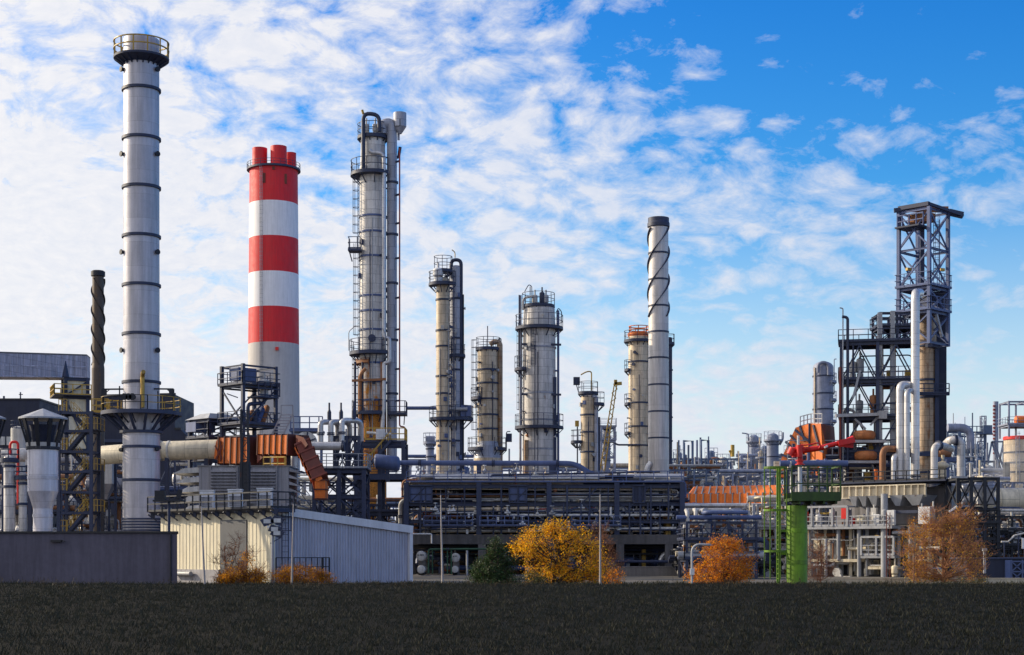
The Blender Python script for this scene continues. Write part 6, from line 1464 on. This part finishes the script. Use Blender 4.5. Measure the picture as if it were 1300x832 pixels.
# dark truss frame at the right
Y = 152; f4 = frm(X(1216,Y), Y, 0); w = X(1267,Y)-X(1216,Y)
s = thing('black_truss_frame', 'black cross braced truss frame right of the bare orange tree', 'frame structure', f4(w/2,2,0))
frame(s, f4, w, 4, [Z(706,Y), Z(682,Y), Z(665,Y), Z(645,Y), Z(606,Y)], .3, black, nx=3, decks=(Z(706,Y),Z(665,Y)), brace=(0,1,2,3,4), brk_pat='X', rail=1.2)
G().bar(P(1207,606,Y-.3), P(1228,606,Y-.3), .25, .2).build('roof_beam', ltsteel, s)
for a_, b_, py, r, m in ((1222,1262,620,.42,blu_al),(1222,1262,636,.42,blu_al)): 
    vessel_h(s, P(a_,py,Y+1.6), P(b_,py,Y+1.6), r, m, 'cooler_tube', saddle=False)
G().box(P(1249,631,Y+1.2), (1.6,1.4,1.4)).build('header_box', whitep, s)
for a_, b_ in ((1203,1212),): G().bar(P(1205,650,Y-2), P(1215,643,Y-2), .16).build('tie_rod', whitep, s)
for k in range(14):
    pt = fillet(rand_route(rngp, f4, w, 3, 1, Z(640,Y), 3), .3, 3); G().tube(pt, .09, 7).build('pipe', rngp.choice((ltsteel, steel, offwh, rustpip)), s)
# fat cream cylinder running off the frame
Y = 178; v = thing('long_cream_drum', 'huge cream horizontal drum running out of the right edge', 'drum', P(1290,635,Y)); 
G().tube([P(1240,635,Y), P(1360,634,Y)], 15*Y/F, 32).build('shell', creampip, v)
for px in (1275, 1330): G().bar(P(px,648,Y), (X(px,Y),Y,0), .6,up=(0,1,0)).build('leg', steel, v)
G().tube([P(1267,635,Y),P(1269,635,Y)], 15.6*Y/F, 32).build('band', creampip, v)
process_unit('dark lower piping bay at the right edge under the cream drum', 1262, 1330, 655, 164, 6, 0, 61, 4, 3, [offwh, greycl, rustpip, steel, white_al], black, 7, 22, 3, rail=1.1)
lb = thing('low_dark_building', 'low dark blue shed with cross braced gate at the right edge', 'building', P(1275,735,146)); Y = 146
G().box((X(1283,Y),Y+3,Z(710,Y)/2),(X(1335,Y)-X(1228,Y),5,Z(710,Y))).build('wall', navycl, lb); G().box((X(1283,Y),Y+3,Z(710,Y)+.08),(X(1335,Y)-X(1228,Y)+.3,5.3,.14)).build('roof', steel, lb)
g = G()
for a_, b_ in ((1286,1300),(1300,1314)):
    for y0, y1 in ((713,726),(726,738)): g.bar(P(a_,y0,Y-.1)+V((0,.45,0)),P(b_,y1,Y-.1)+V((0,.45,0)),.1).bar(P(a_,y1,Y-.1)+V((0,.45,0)),P(b_,y0,Y-.1)+V((0,.45,0)),.1)
for px in (1286,1300,1314): g.bar(P(px,739,Y-.1)+V((0,.45,0)),P(px,711,Y-.1)+V((0,.45,0)),.14,up=(0,1,0))
for py in (713,726): g.bar(P(1286,py,Y-.1)+V((0,.45,0)),P(1314,py,Y-.1)+V((0,.45,0)),.12)
g.build('gate', bluest, lb); G().box(P(1281,725,Y)+V((0,.4,0)),(.5,.2,2)).build('pier', bluest, lb)
hl = thing('slanting_handrail', 'bent pale handrail slanting above the low dark blue shed', 'handrail', P(1280,690,150)); G().tube([P(1271,688,150),P(1280,688,150),P(1288,680,150),P(1302,676.5,150),P(1330,670,150)],.09,8).build('rail_bar', offwh, hl); G().bar(P(1275,688,150),P(1275,708,150),.1,up=(0,1,0)).bar(P(1293,679,150),P(1293,709,150),.1,up=(0,1,0)).build('post', steel, hl)
sgn = thing('sign_board', 'small white sign board at the right edge', 'sign', P(1300,690,149)); G().box(P(1301,690,149),(.55,.06,1.0)).build('panel', whitep, sgn); G().bar(P(1301,697,149)+V((0,.1,0)),P(1301,712,149)+V((0,.1,0)),.08,up=(0,1,0)).build('post', steel, sgn)
pr = thing('stub_post', 'short pale post right of the bare orange tree', 'post', P(1250,725,140)); G().bar(P(1250,728,140),P(1250,698,140),.2,up=(0,1,0)).box(P(1250,698,140),(.35,.35,.25)).build('shaft', ltsteel, pr)

# ---------------------------------------------------------------- far right background
Y = 330
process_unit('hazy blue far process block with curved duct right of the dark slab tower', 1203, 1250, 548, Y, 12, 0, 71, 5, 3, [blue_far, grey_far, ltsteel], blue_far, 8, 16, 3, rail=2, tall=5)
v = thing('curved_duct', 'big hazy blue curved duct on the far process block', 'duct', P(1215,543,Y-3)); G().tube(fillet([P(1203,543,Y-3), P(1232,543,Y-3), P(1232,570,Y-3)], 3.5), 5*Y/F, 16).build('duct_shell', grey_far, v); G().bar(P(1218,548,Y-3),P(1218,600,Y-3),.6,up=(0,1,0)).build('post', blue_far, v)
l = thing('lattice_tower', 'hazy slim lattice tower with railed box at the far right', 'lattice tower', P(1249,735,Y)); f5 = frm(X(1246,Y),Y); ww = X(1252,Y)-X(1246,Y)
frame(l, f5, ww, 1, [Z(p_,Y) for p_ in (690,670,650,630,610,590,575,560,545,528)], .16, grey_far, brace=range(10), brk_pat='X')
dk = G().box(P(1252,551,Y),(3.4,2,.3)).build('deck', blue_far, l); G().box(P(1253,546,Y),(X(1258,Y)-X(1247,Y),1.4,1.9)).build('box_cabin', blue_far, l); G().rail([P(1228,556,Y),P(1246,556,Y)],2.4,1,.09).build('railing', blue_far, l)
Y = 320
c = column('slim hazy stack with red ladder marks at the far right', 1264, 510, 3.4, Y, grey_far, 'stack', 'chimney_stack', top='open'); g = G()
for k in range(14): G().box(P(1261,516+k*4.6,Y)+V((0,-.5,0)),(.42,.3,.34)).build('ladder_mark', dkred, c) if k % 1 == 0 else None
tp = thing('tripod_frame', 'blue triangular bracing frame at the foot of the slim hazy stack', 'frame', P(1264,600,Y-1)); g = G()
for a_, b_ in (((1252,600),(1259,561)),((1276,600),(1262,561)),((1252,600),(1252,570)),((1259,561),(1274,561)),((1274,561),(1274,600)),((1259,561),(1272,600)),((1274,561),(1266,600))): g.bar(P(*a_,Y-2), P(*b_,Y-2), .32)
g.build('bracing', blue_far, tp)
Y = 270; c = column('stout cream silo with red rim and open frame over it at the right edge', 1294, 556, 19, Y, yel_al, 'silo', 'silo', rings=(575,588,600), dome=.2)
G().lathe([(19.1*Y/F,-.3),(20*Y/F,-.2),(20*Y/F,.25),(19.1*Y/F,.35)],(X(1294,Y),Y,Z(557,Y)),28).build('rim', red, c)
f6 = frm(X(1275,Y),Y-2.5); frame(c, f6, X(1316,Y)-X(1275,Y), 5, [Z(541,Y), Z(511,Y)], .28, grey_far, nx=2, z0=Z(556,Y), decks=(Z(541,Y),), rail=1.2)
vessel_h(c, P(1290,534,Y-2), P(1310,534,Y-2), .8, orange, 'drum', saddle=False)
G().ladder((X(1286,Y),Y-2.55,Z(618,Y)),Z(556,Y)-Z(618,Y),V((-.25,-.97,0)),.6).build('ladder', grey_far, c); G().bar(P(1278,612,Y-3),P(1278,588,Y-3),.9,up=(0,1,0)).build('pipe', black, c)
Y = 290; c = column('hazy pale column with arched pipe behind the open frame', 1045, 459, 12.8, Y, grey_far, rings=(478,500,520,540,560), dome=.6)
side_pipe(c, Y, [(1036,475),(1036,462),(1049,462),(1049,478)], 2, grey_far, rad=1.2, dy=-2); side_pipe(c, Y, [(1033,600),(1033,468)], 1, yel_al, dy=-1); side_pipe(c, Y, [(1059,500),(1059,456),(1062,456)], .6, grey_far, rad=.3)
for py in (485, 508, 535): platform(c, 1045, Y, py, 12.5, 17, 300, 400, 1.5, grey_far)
# a thin drift of steam beside the silo
sm = bpy.data.materials.new('steam'); sm.use_nodes = True; t_ = NT(sm); t_.n.remove(t_.n['Principled BSDF'])
pvn = t_.node('ShaderNodeVolumePrincipled'); pvn.inputs['Color'].default_value = (.95,.95,.97,1); pvn.inputs['Anisotropy'].default_value = .3
oc = t_.node('ShaderNodeTexCoord').outputs['Object']; ln = t_.node('ShaderNodeVectorMath', operation='LENGTH'); t_.put(ln.inputs[0], t_.stretch(oc, (1/4.2, 1/3.0, 1/6.5)))
fall = t_.mapr(ln.outputs['Value'], .15, 1.0, 1, 0); nn_ = t_.mapr(t_.noise(t_.stretch(oc, (1,1,.6)), .45, 4, .6), .42, .72, 0, 1)
t_.put(pvn.inputs['Density'], t_.math('MULTIPLY', t_.math('MULTIPLY', fall, nn_), .42)); t_.l.new(pvn.outputs[0], t_.n['Material Output'].inputs['Volume'])
c_ = P(1281,592,262); pr = [(4.2*math.sin(R(k)), -6.5*math.cos(R(k))) for k in range(0,181,15)]
tag(G().lathe(pr, c_, 20, smooth=True).build('steam_cloud', sm, None, c_), 'thin white drift of steam left of the right edge silo', 'steam', None, 'stuff')
# skyline: a low far band of plant and trees closing the horizon
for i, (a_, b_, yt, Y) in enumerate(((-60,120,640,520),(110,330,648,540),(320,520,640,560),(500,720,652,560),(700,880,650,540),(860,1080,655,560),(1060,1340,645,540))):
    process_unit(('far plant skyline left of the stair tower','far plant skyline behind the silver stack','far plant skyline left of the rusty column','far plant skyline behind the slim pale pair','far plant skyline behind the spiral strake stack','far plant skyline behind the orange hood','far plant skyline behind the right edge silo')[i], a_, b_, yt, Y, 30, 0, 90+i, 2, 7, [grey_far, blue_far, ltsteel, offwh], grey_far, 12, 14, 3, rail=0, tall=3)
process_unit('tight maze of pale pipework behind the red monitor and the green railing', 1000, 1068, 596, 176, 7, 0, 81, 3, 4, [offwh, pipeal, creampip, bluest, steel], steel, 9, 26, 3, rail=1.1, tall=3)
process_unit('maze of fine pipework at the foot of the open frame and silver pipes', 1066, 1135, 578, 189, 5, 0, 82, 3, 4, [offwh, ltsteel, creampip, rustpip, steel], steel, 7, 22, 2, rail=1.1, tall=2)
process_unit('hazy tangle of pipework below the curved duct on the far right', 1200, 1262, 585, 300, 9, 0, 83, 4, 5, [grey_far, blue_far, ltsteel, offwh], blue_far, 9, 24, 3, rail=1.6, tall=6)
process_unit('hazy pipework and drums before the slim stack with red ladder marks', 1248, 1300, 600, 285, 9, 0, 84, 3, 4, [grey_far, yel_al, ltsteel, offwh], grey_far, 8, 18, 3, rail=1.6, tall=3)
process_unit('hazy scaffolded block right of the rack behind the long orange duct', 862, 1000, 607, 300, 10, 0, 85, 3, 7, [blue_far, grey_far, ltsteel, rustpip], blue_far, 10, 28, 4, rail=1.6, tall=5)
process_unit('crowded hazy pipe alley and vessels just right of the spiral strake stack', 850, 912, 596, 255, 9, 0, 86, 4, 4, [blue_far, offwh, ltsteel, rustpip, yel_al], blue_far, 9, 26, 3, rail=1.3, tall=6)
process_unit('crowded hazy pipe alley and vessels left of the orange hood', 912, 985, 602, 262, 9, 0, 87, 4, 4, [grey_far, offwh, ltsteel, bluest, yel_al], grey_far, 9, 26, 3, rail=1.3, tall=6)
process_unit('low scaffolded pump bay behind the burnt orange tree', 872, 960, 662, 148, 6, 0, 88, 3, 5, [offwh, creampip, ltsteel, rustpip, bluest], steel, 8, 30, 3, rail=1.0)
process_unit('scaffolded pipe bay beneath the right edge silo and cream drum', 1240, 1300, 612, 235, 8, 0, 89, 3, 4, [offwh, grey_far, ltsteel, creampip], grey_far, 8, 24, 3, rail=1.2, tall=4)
# kerb wall with a sunlit top along the right front
kw = thing('boundary_kerb', 'low pale sunlit kerb wall along the foot of the right-hand plant', 'kerb', (X(1165,131),131,0)); xa, xb = X(1020,131), X(1345,131); G().box(((xa+xb)/2,131,.16),(xb-xa,.5,.32)).build('wall', kerbm, kw); G().box(((xa+xb)/2,131,.345),(xb-xa+.1,.6,.05)).build('coping', kerbm, kw)
# ---------------------------------------------------------------- trees and shrubs
def leafmat(name, cols, tr=.6):
    m = bpy.data.materials.new(name); m.use_nodes = True; t = NT(m); b = t.n['Principled BSDF']; out = t.n['Material Output']
    ge = t.node('ShaderNodeNewGeometry'); rp = t.node('ShaderNodeValToRGB'); t.l.new(ge.outputs['Random Per Island'], rp.inputs[0])
    el = rp.color_ramp.elements
    while len(el) < len(cols): el.new(.5)
    for i, c in enumerate(cols): el[i].position = i/(len(cols)-1); el[i].color = (*c, 1)
    tc = t.node('ShaderNodeTexCoord').outputs['Object']; n = t.noise(tc, .9, 3, .6)
    c = t.mix(1.0, rp.outputs[0], t.mapr(n, .3, .7, .6, 1.25), 'MULTIPLY')
    t.put(b.inputs['Base Color'], c); b.inputs['Roughness'].default_value = .6
    tl = t.node('ShaderNodeBsdfTranslucent'); t.put(tl.inputs[0], c); mx = t.node('ShaderNodeMixShader'); mx.inputs[0].default_value = tr
    t.l.new(b.outputs[0], mx.inputs[1]); t.l.new(tl.outputs[0], mx.inputs[2]); t.l.new(mx.outputs[0], out.inputs[0])
    return m
yl = leafmat('yellow_leaves', [(.92,.44,.012),(.95,.56,.02),(.90,.46,.02),(.88,.32,.012),(.62,.44,.03),(.92,.48,.015),(.32,.26,.03)])
orl = leafmat('orange_leaves', [(.82,.25,.014),(.88,.35,.018),(.66,.17,.014),(.80,.40,.02),(.50,.14,.02)])
ord_ = leafmat('amber_leaves', [(.62,.22,.014),(.74,.36,.015),(.36,.17,.014),(.66,.25,.012)])
brl = leafmat('brown_leaves', [(.20,.075,.025),(.30,.11,.03),(.14,.06,.03)], .35)
mxl = leafmat('thin_yellow_leaves', [(.92,.54,.03),(.88,.38,.03),(.95,.64,.04),(.74,.40,.06)], .5)
cnl = leafmat('conifer_needles', [(.012,.040,.010),(.022,.065,.012),(.060,.105,.016),(.010,.026,.010)], .25)
grl = leafmat('olive_shrub_leaves', [(.05,.07,.018),(.09,.09,.02),(.16,.12,.02)], .3)

def tree(label, px, Y, blobs, leafm, barkm, seed, clumps=70, per=90, size=.11, sig=.32, twigs=3, trunk_r=.16, name='tree', cat='tree', leaf='leaves', zmin=.0, limb_keep=1.0, tw_len=.7, upward=.35, stems=1, group=None):
    """blobs: (px, py, half width px, half height px, weight) ellipsoids of crown"""
    rng = random.Random(seed); x0 = X(px, Y); u = Y/F
    root = thing(name, label, cat, (x0, Y, 0), group)
    tot = sum(b[4] for b in blobs); pts = []
    for bx, by, hw, hh, wgt in blobs:
        n = int(clumps*wgt/tot); k = 0
        while k < n:
            v = V((rng.uniform(-1,1), rng.uniform(-1,1), rng.uniform(-1,1)))
            if v.length > 1 or v.length < rng.random()*.75: continue
            p = V((X(bx,Y)+v.x*hw*u, Y+v.y*hw*u*.85, Z(by,Y)+v.z*hh*u))
            if p.z < zmin: continue
            pts.append(p); k += 1
    cx = sum(p.x for p in pts)/len(pts); zt = max(p.z for p in pts); zb = min(p.z for p in pts)
    tr = G(); stemtops = []
    for s in range(stems):
        o = V((rng.uniform(-.25,.25)*(stems>1), rng.uniform(-.2,.2)*(stems>1), 0)); lean = (cx-x0)*.7+(rng.uniform(-1,1)*(zt*.18) if stems>1 else 0)
        path = [V((x0,Y,-.05))+o]; n = 6
        for k in range(1, n+1):
            t = k/n; path.append(V((x0+lean*t+rng.uniform(-1,1)*.1*zt*.15, Y+rng.uniform(-1,1)*.1*zt*.15, zt*.86*t))+o*(1-t))
        tr.tube(path, trunk_r/(stems**.4), 8, r2=.025); stemtops.append(path)
    tr.build('trunk', barkm, root)
    br = G(); lf = G()
    for p in pts:
        path = rng.choice(stemtops)
        if rng.random() < limb_keep:
            hz = max(min(p.z-rng.uniform(.3,.9)*max(.6,((p-V((cx,Y,p.z))).length))*(.5+upward*2), zt*.8), zt*.08)
            i = min(max(int(hz/(zt*.86)*(len(path)-1)), 0), len(path)-2); a = path[i].lerp(path[i+1], .5); a.z = min(a.z, p.z+.2)
            md = a.lerp(p, .55)+V((rng.uniform(-.2,.2), rng.uniform(-.2,.2), rng.uniform(-.15,.05)*(p-a).length))
            br.tube([a, md, p], trunk_r*.26, 5, r2=.012, cap=False)
        for k in range(twigs):
            d = V((rng.uniform(-1,1), rng.uniform(-1,1), rng.uniform(-.4,1)+upward)).normalized()*tw_len*rng.uniform(.5,1.1); q = p+d
            br.tube([p, p+d*.5+V((rng.uniform(-.06,.06), 0, rng.uniform(-.05,.05))), q], .015, 3, r2=.006, cap=False)
            for j in range(2):
                s0 = p+d*rng.uniform(.2,.8); br.tube([s0, s0+V((rng.uniform(-1,1), rng.uniform(-1,1), rng.uniform(-.3,1)))*tw_len*.4], .008, 3, r2=.004, cap=False)
        nn = int(per*rng.uniform(.35, 1.4))
        for k in range(nn):
            c = p+V((rng.gauss(0,sig), rng.gauss(0,sig), rng.gauss(0,sig*.85)))
            if c.z < .05: continue
            a = V((rng.gauss(0,1), rng.gauss(0,1), rng.gauss(0,1))).normalized(); b = a.cross(V((rng.gauss(0,1), rng.gauss(0,1), rng.gauss(0,1)))).normalized(); s = size*rng.choice((.5,.7,.9,1,1.2,1.5))
            lf.add([c-a*s*.5, c+b*s*.3, c+a*s*.6, c-b*s*.3], [(0,1,2,3)])
    br.build('branches', barkm, root)
    if lf.v: lf.build(leaf, leafm, root)
    return root

tree('golden yellow autumn tree right of the dark conifer', 703, 117, [(690,702,36,34,3),(738,710,32,40,2.6),(668,690,18,18,.8),(715,678,32,14,1.2),(756,724,18,22,.9),(705,736,48,18,1.8),(700,672,12,10,.4)], yl, bark, 1, 190, 95, .12, .27, 2)
tree('brownish bare tree tangled behind the golden tree right side', 762, 123, [(768,706,20,38,2),(757,690,16,26,1),(776,725,15,18,1)], brl, barkred, 2, 60, 26, .085, .3, 5, .1, tw_len=.9)
tree('small orange shrub at the foot of the brownish bare tree', 776, 113, [(776,735,12,12,1)], orl, barkred, 3, 14, 60, .1, .22, 2, .06, 'shrub', 'shrub')
tree('dark green conifer left of the golden yellow tree', 628, 115, [(630,692,6,7,.25),(629,702,13,9,.6),(627,714,20,11,1.1),(626,728,28,12,1.7),(632,741,37,12,1.8),(612,722,13,6,.5),(645,715,10,6,.4)], cnl, bark, 4, 150, 120, .10, .24, 2, .16, 'conifer_tree', 'conifer', 'needles')
tree('small olive shrub between the conifer and the golden tree', 676, 111, [(676,736,13,11,1)], grl, bark, 5, 20, 90, .09, .2, 1, .05, 'shrub', 'shrub')
tree('burnt orange round autumn tree beside the street lamp', 919, 116, [(918,718,37,32,3),(902,734,28,18,1.2),(938,734,24,18,1.2),(916,694,20,14,1),(930,688,8,8,.3)], orl, barkred, 6, 150, 80, .105, .28, 4, .13)
tree('large half bare tree with thin yellow leaves at the right', 1198, 127, [(1198,704,44,40,2),(1164,702,20,46,1.4),(1236,694,20,38,1.2),(1186,662,16,18,.9),(1222,660,16,16,.8),(1206,680,24,24,.8),(1158,728,16,12,.4),(1238,730,16,12,.4)], mxl, twigm, 7, 165, 26, .10, .24, 9, .14, tw_len=1.15, stems=5)
tree('amber leaves at the top left of the half bare tree', 1160, 124, [(1160,672,14,14,1),(1152,700,10,24,.7),(1162,726,14,12,.7)], ord_, barkred, 8, 26, 46, .09, .22, 3, .06, 'shrub', 'shrub')
tree('leafless reddish shrub right of the green tower', 1040, 127, [(1040,708,16,34,1.5),(1052,724,12,18,1),(1028,726,9,16,.6)], brl, barkred, 9, 46, 6, .07, .25, 6, .06, 'bare_shrub', 'shrub', tw_len=.9, stems=3)
tree('amber shrub before the shed wall, left one', 308, 112, [(306,732,28,13,2),(288,738,15,9,.8),(326,736,18,10,1),(300,716,22,16,.4)], ord_, barkred, 10, 90, 80, .10, .2, 4, .05, 'shrub', 'shrub', tw_len=.9, stems=4)
tree('amber shrub before the shed gable, right of the floodlight mast', 385, 112, [(382,732,26,12,2),(404,737,20,9,1.2),(360,734,18,11,1)], ord_, barkred, 11, 90, 80, .09, .2, 4, .05, 'shrub', 'shrub', tw_len=.7, stems=4)
tree('leafless thorny shrub in front of the shade-toned sliding door', 285, 116, [(283,708,14,22,1),(302,705,12,24,1),(325,716,10,18,.6)], brl, barkred, 12, 26, 2, .06, .25, 6, .05, 'bare_shrub', 'shrub', tw_len=1.0, stems=4)
tree('low olive shrub at the foot of the half bare tree', 1246, 129, [(1246,734,14,8,1),(1222,736,10,6,.5)], grl, bark, 13, 20, 60, .09, .2, 1, .05, 'shrub', 'shrub')
# rough grass on the verge and the bank
def scatter(name, label, n, m, seed, reg, hmin, hmax, blades=5, wid=.015):
    rng = random.Random(seed); g = G()
    for i in range(n):
        if reg == 'bank':
            y = 24+71*rng.random()**.8; x = rng.uniform(-.36, .36)*y; z = bank_z(x, y)-.01
        else: x, y, z = rng.uniform(-62, 66), rng.uniform(107.8, 118.6), .01
        sc_ = rng.choice((.6, .8, 1, 1, 1.5))
        for k in range(blades):
            a = rng.uniform(0, 6.28); h = rng.uniform(hmin, hmax)*sc_; dx, dy = math.cos(a)*h*.5, math.sin(a)*h*.5; qx, qy = x+rng.gauss(0,.1), y+rng.gauss(0,.1); w = wid*rng.uniform(.6,1.4)
            g.add([(qx-w, qy, z), (qx+w, qy, z), (qx+dx*.4, qy+dy*.4, z+h*.65), (qx+dx, qy+dy, z+h)], [(0,1,2),(1,3,2)])
    o = g.build(name, m); tag(o, label, 'grass', None, 'stuff'); return o
scatter('grass', 'rough dark grass along the verge before the plant', 8000, leafmat('dry_grass', [(.035,.04,.012),(.06,.055,.02),(.09,.07,.03)], .3), 3, 'verge', .12, .34)
scatter('bank_grass', 'dark rough grass covering the low bank in the foreground', 42000, leafmat('dark_grass', [(.008,.011,.004),(.014,.017,.006),(.022,.020,.008),(.010,.012,.005)], .2), 5, 'bank', .05, .17, 4, .010)
rng = random.Random(41); g = G()
for c in range(46):
    cx, cy = rng.uniform(-33, 33), rng.uniform(80, 92)
    for k in range(rng.randint(5, 22)):
        x, y = cx+rng.gauss(0,.6), cy+rng.gauss(0,.5); z = bank_z(x, y)-.02; h = rng.uniform(.12,.5); dx, dy = rng.gauss(0,.3)*h, rng.gauss(0,.3)*h
        g.bar((x,y,z),(x+dx,y+dy,z+h),.012,.008)
        for j in range(3):
            t_ = rng.uniform(.35,1); p = V((x+dx*t_,y+dy*t_,z+h*t_)); a = V((rng.gauss(0,1),rng.gauss(0,1),rng.gauss(0,.6))).normalized()*.06; b = V((-a.y,a.x,.02))*.4
            g.add([p, p+a*.6+b, p+a*1.6, p+a*.6-b], [(0,1,2,3)])
tag(g.build('weeds', leafmat('dry_weeds', [(.05,.035,.015),(.09,.055,.02),(.03,.03,.01)], .3)), 'ragged dry weeds standing along the crest of the bank', 'weeds', None, 'stuff')
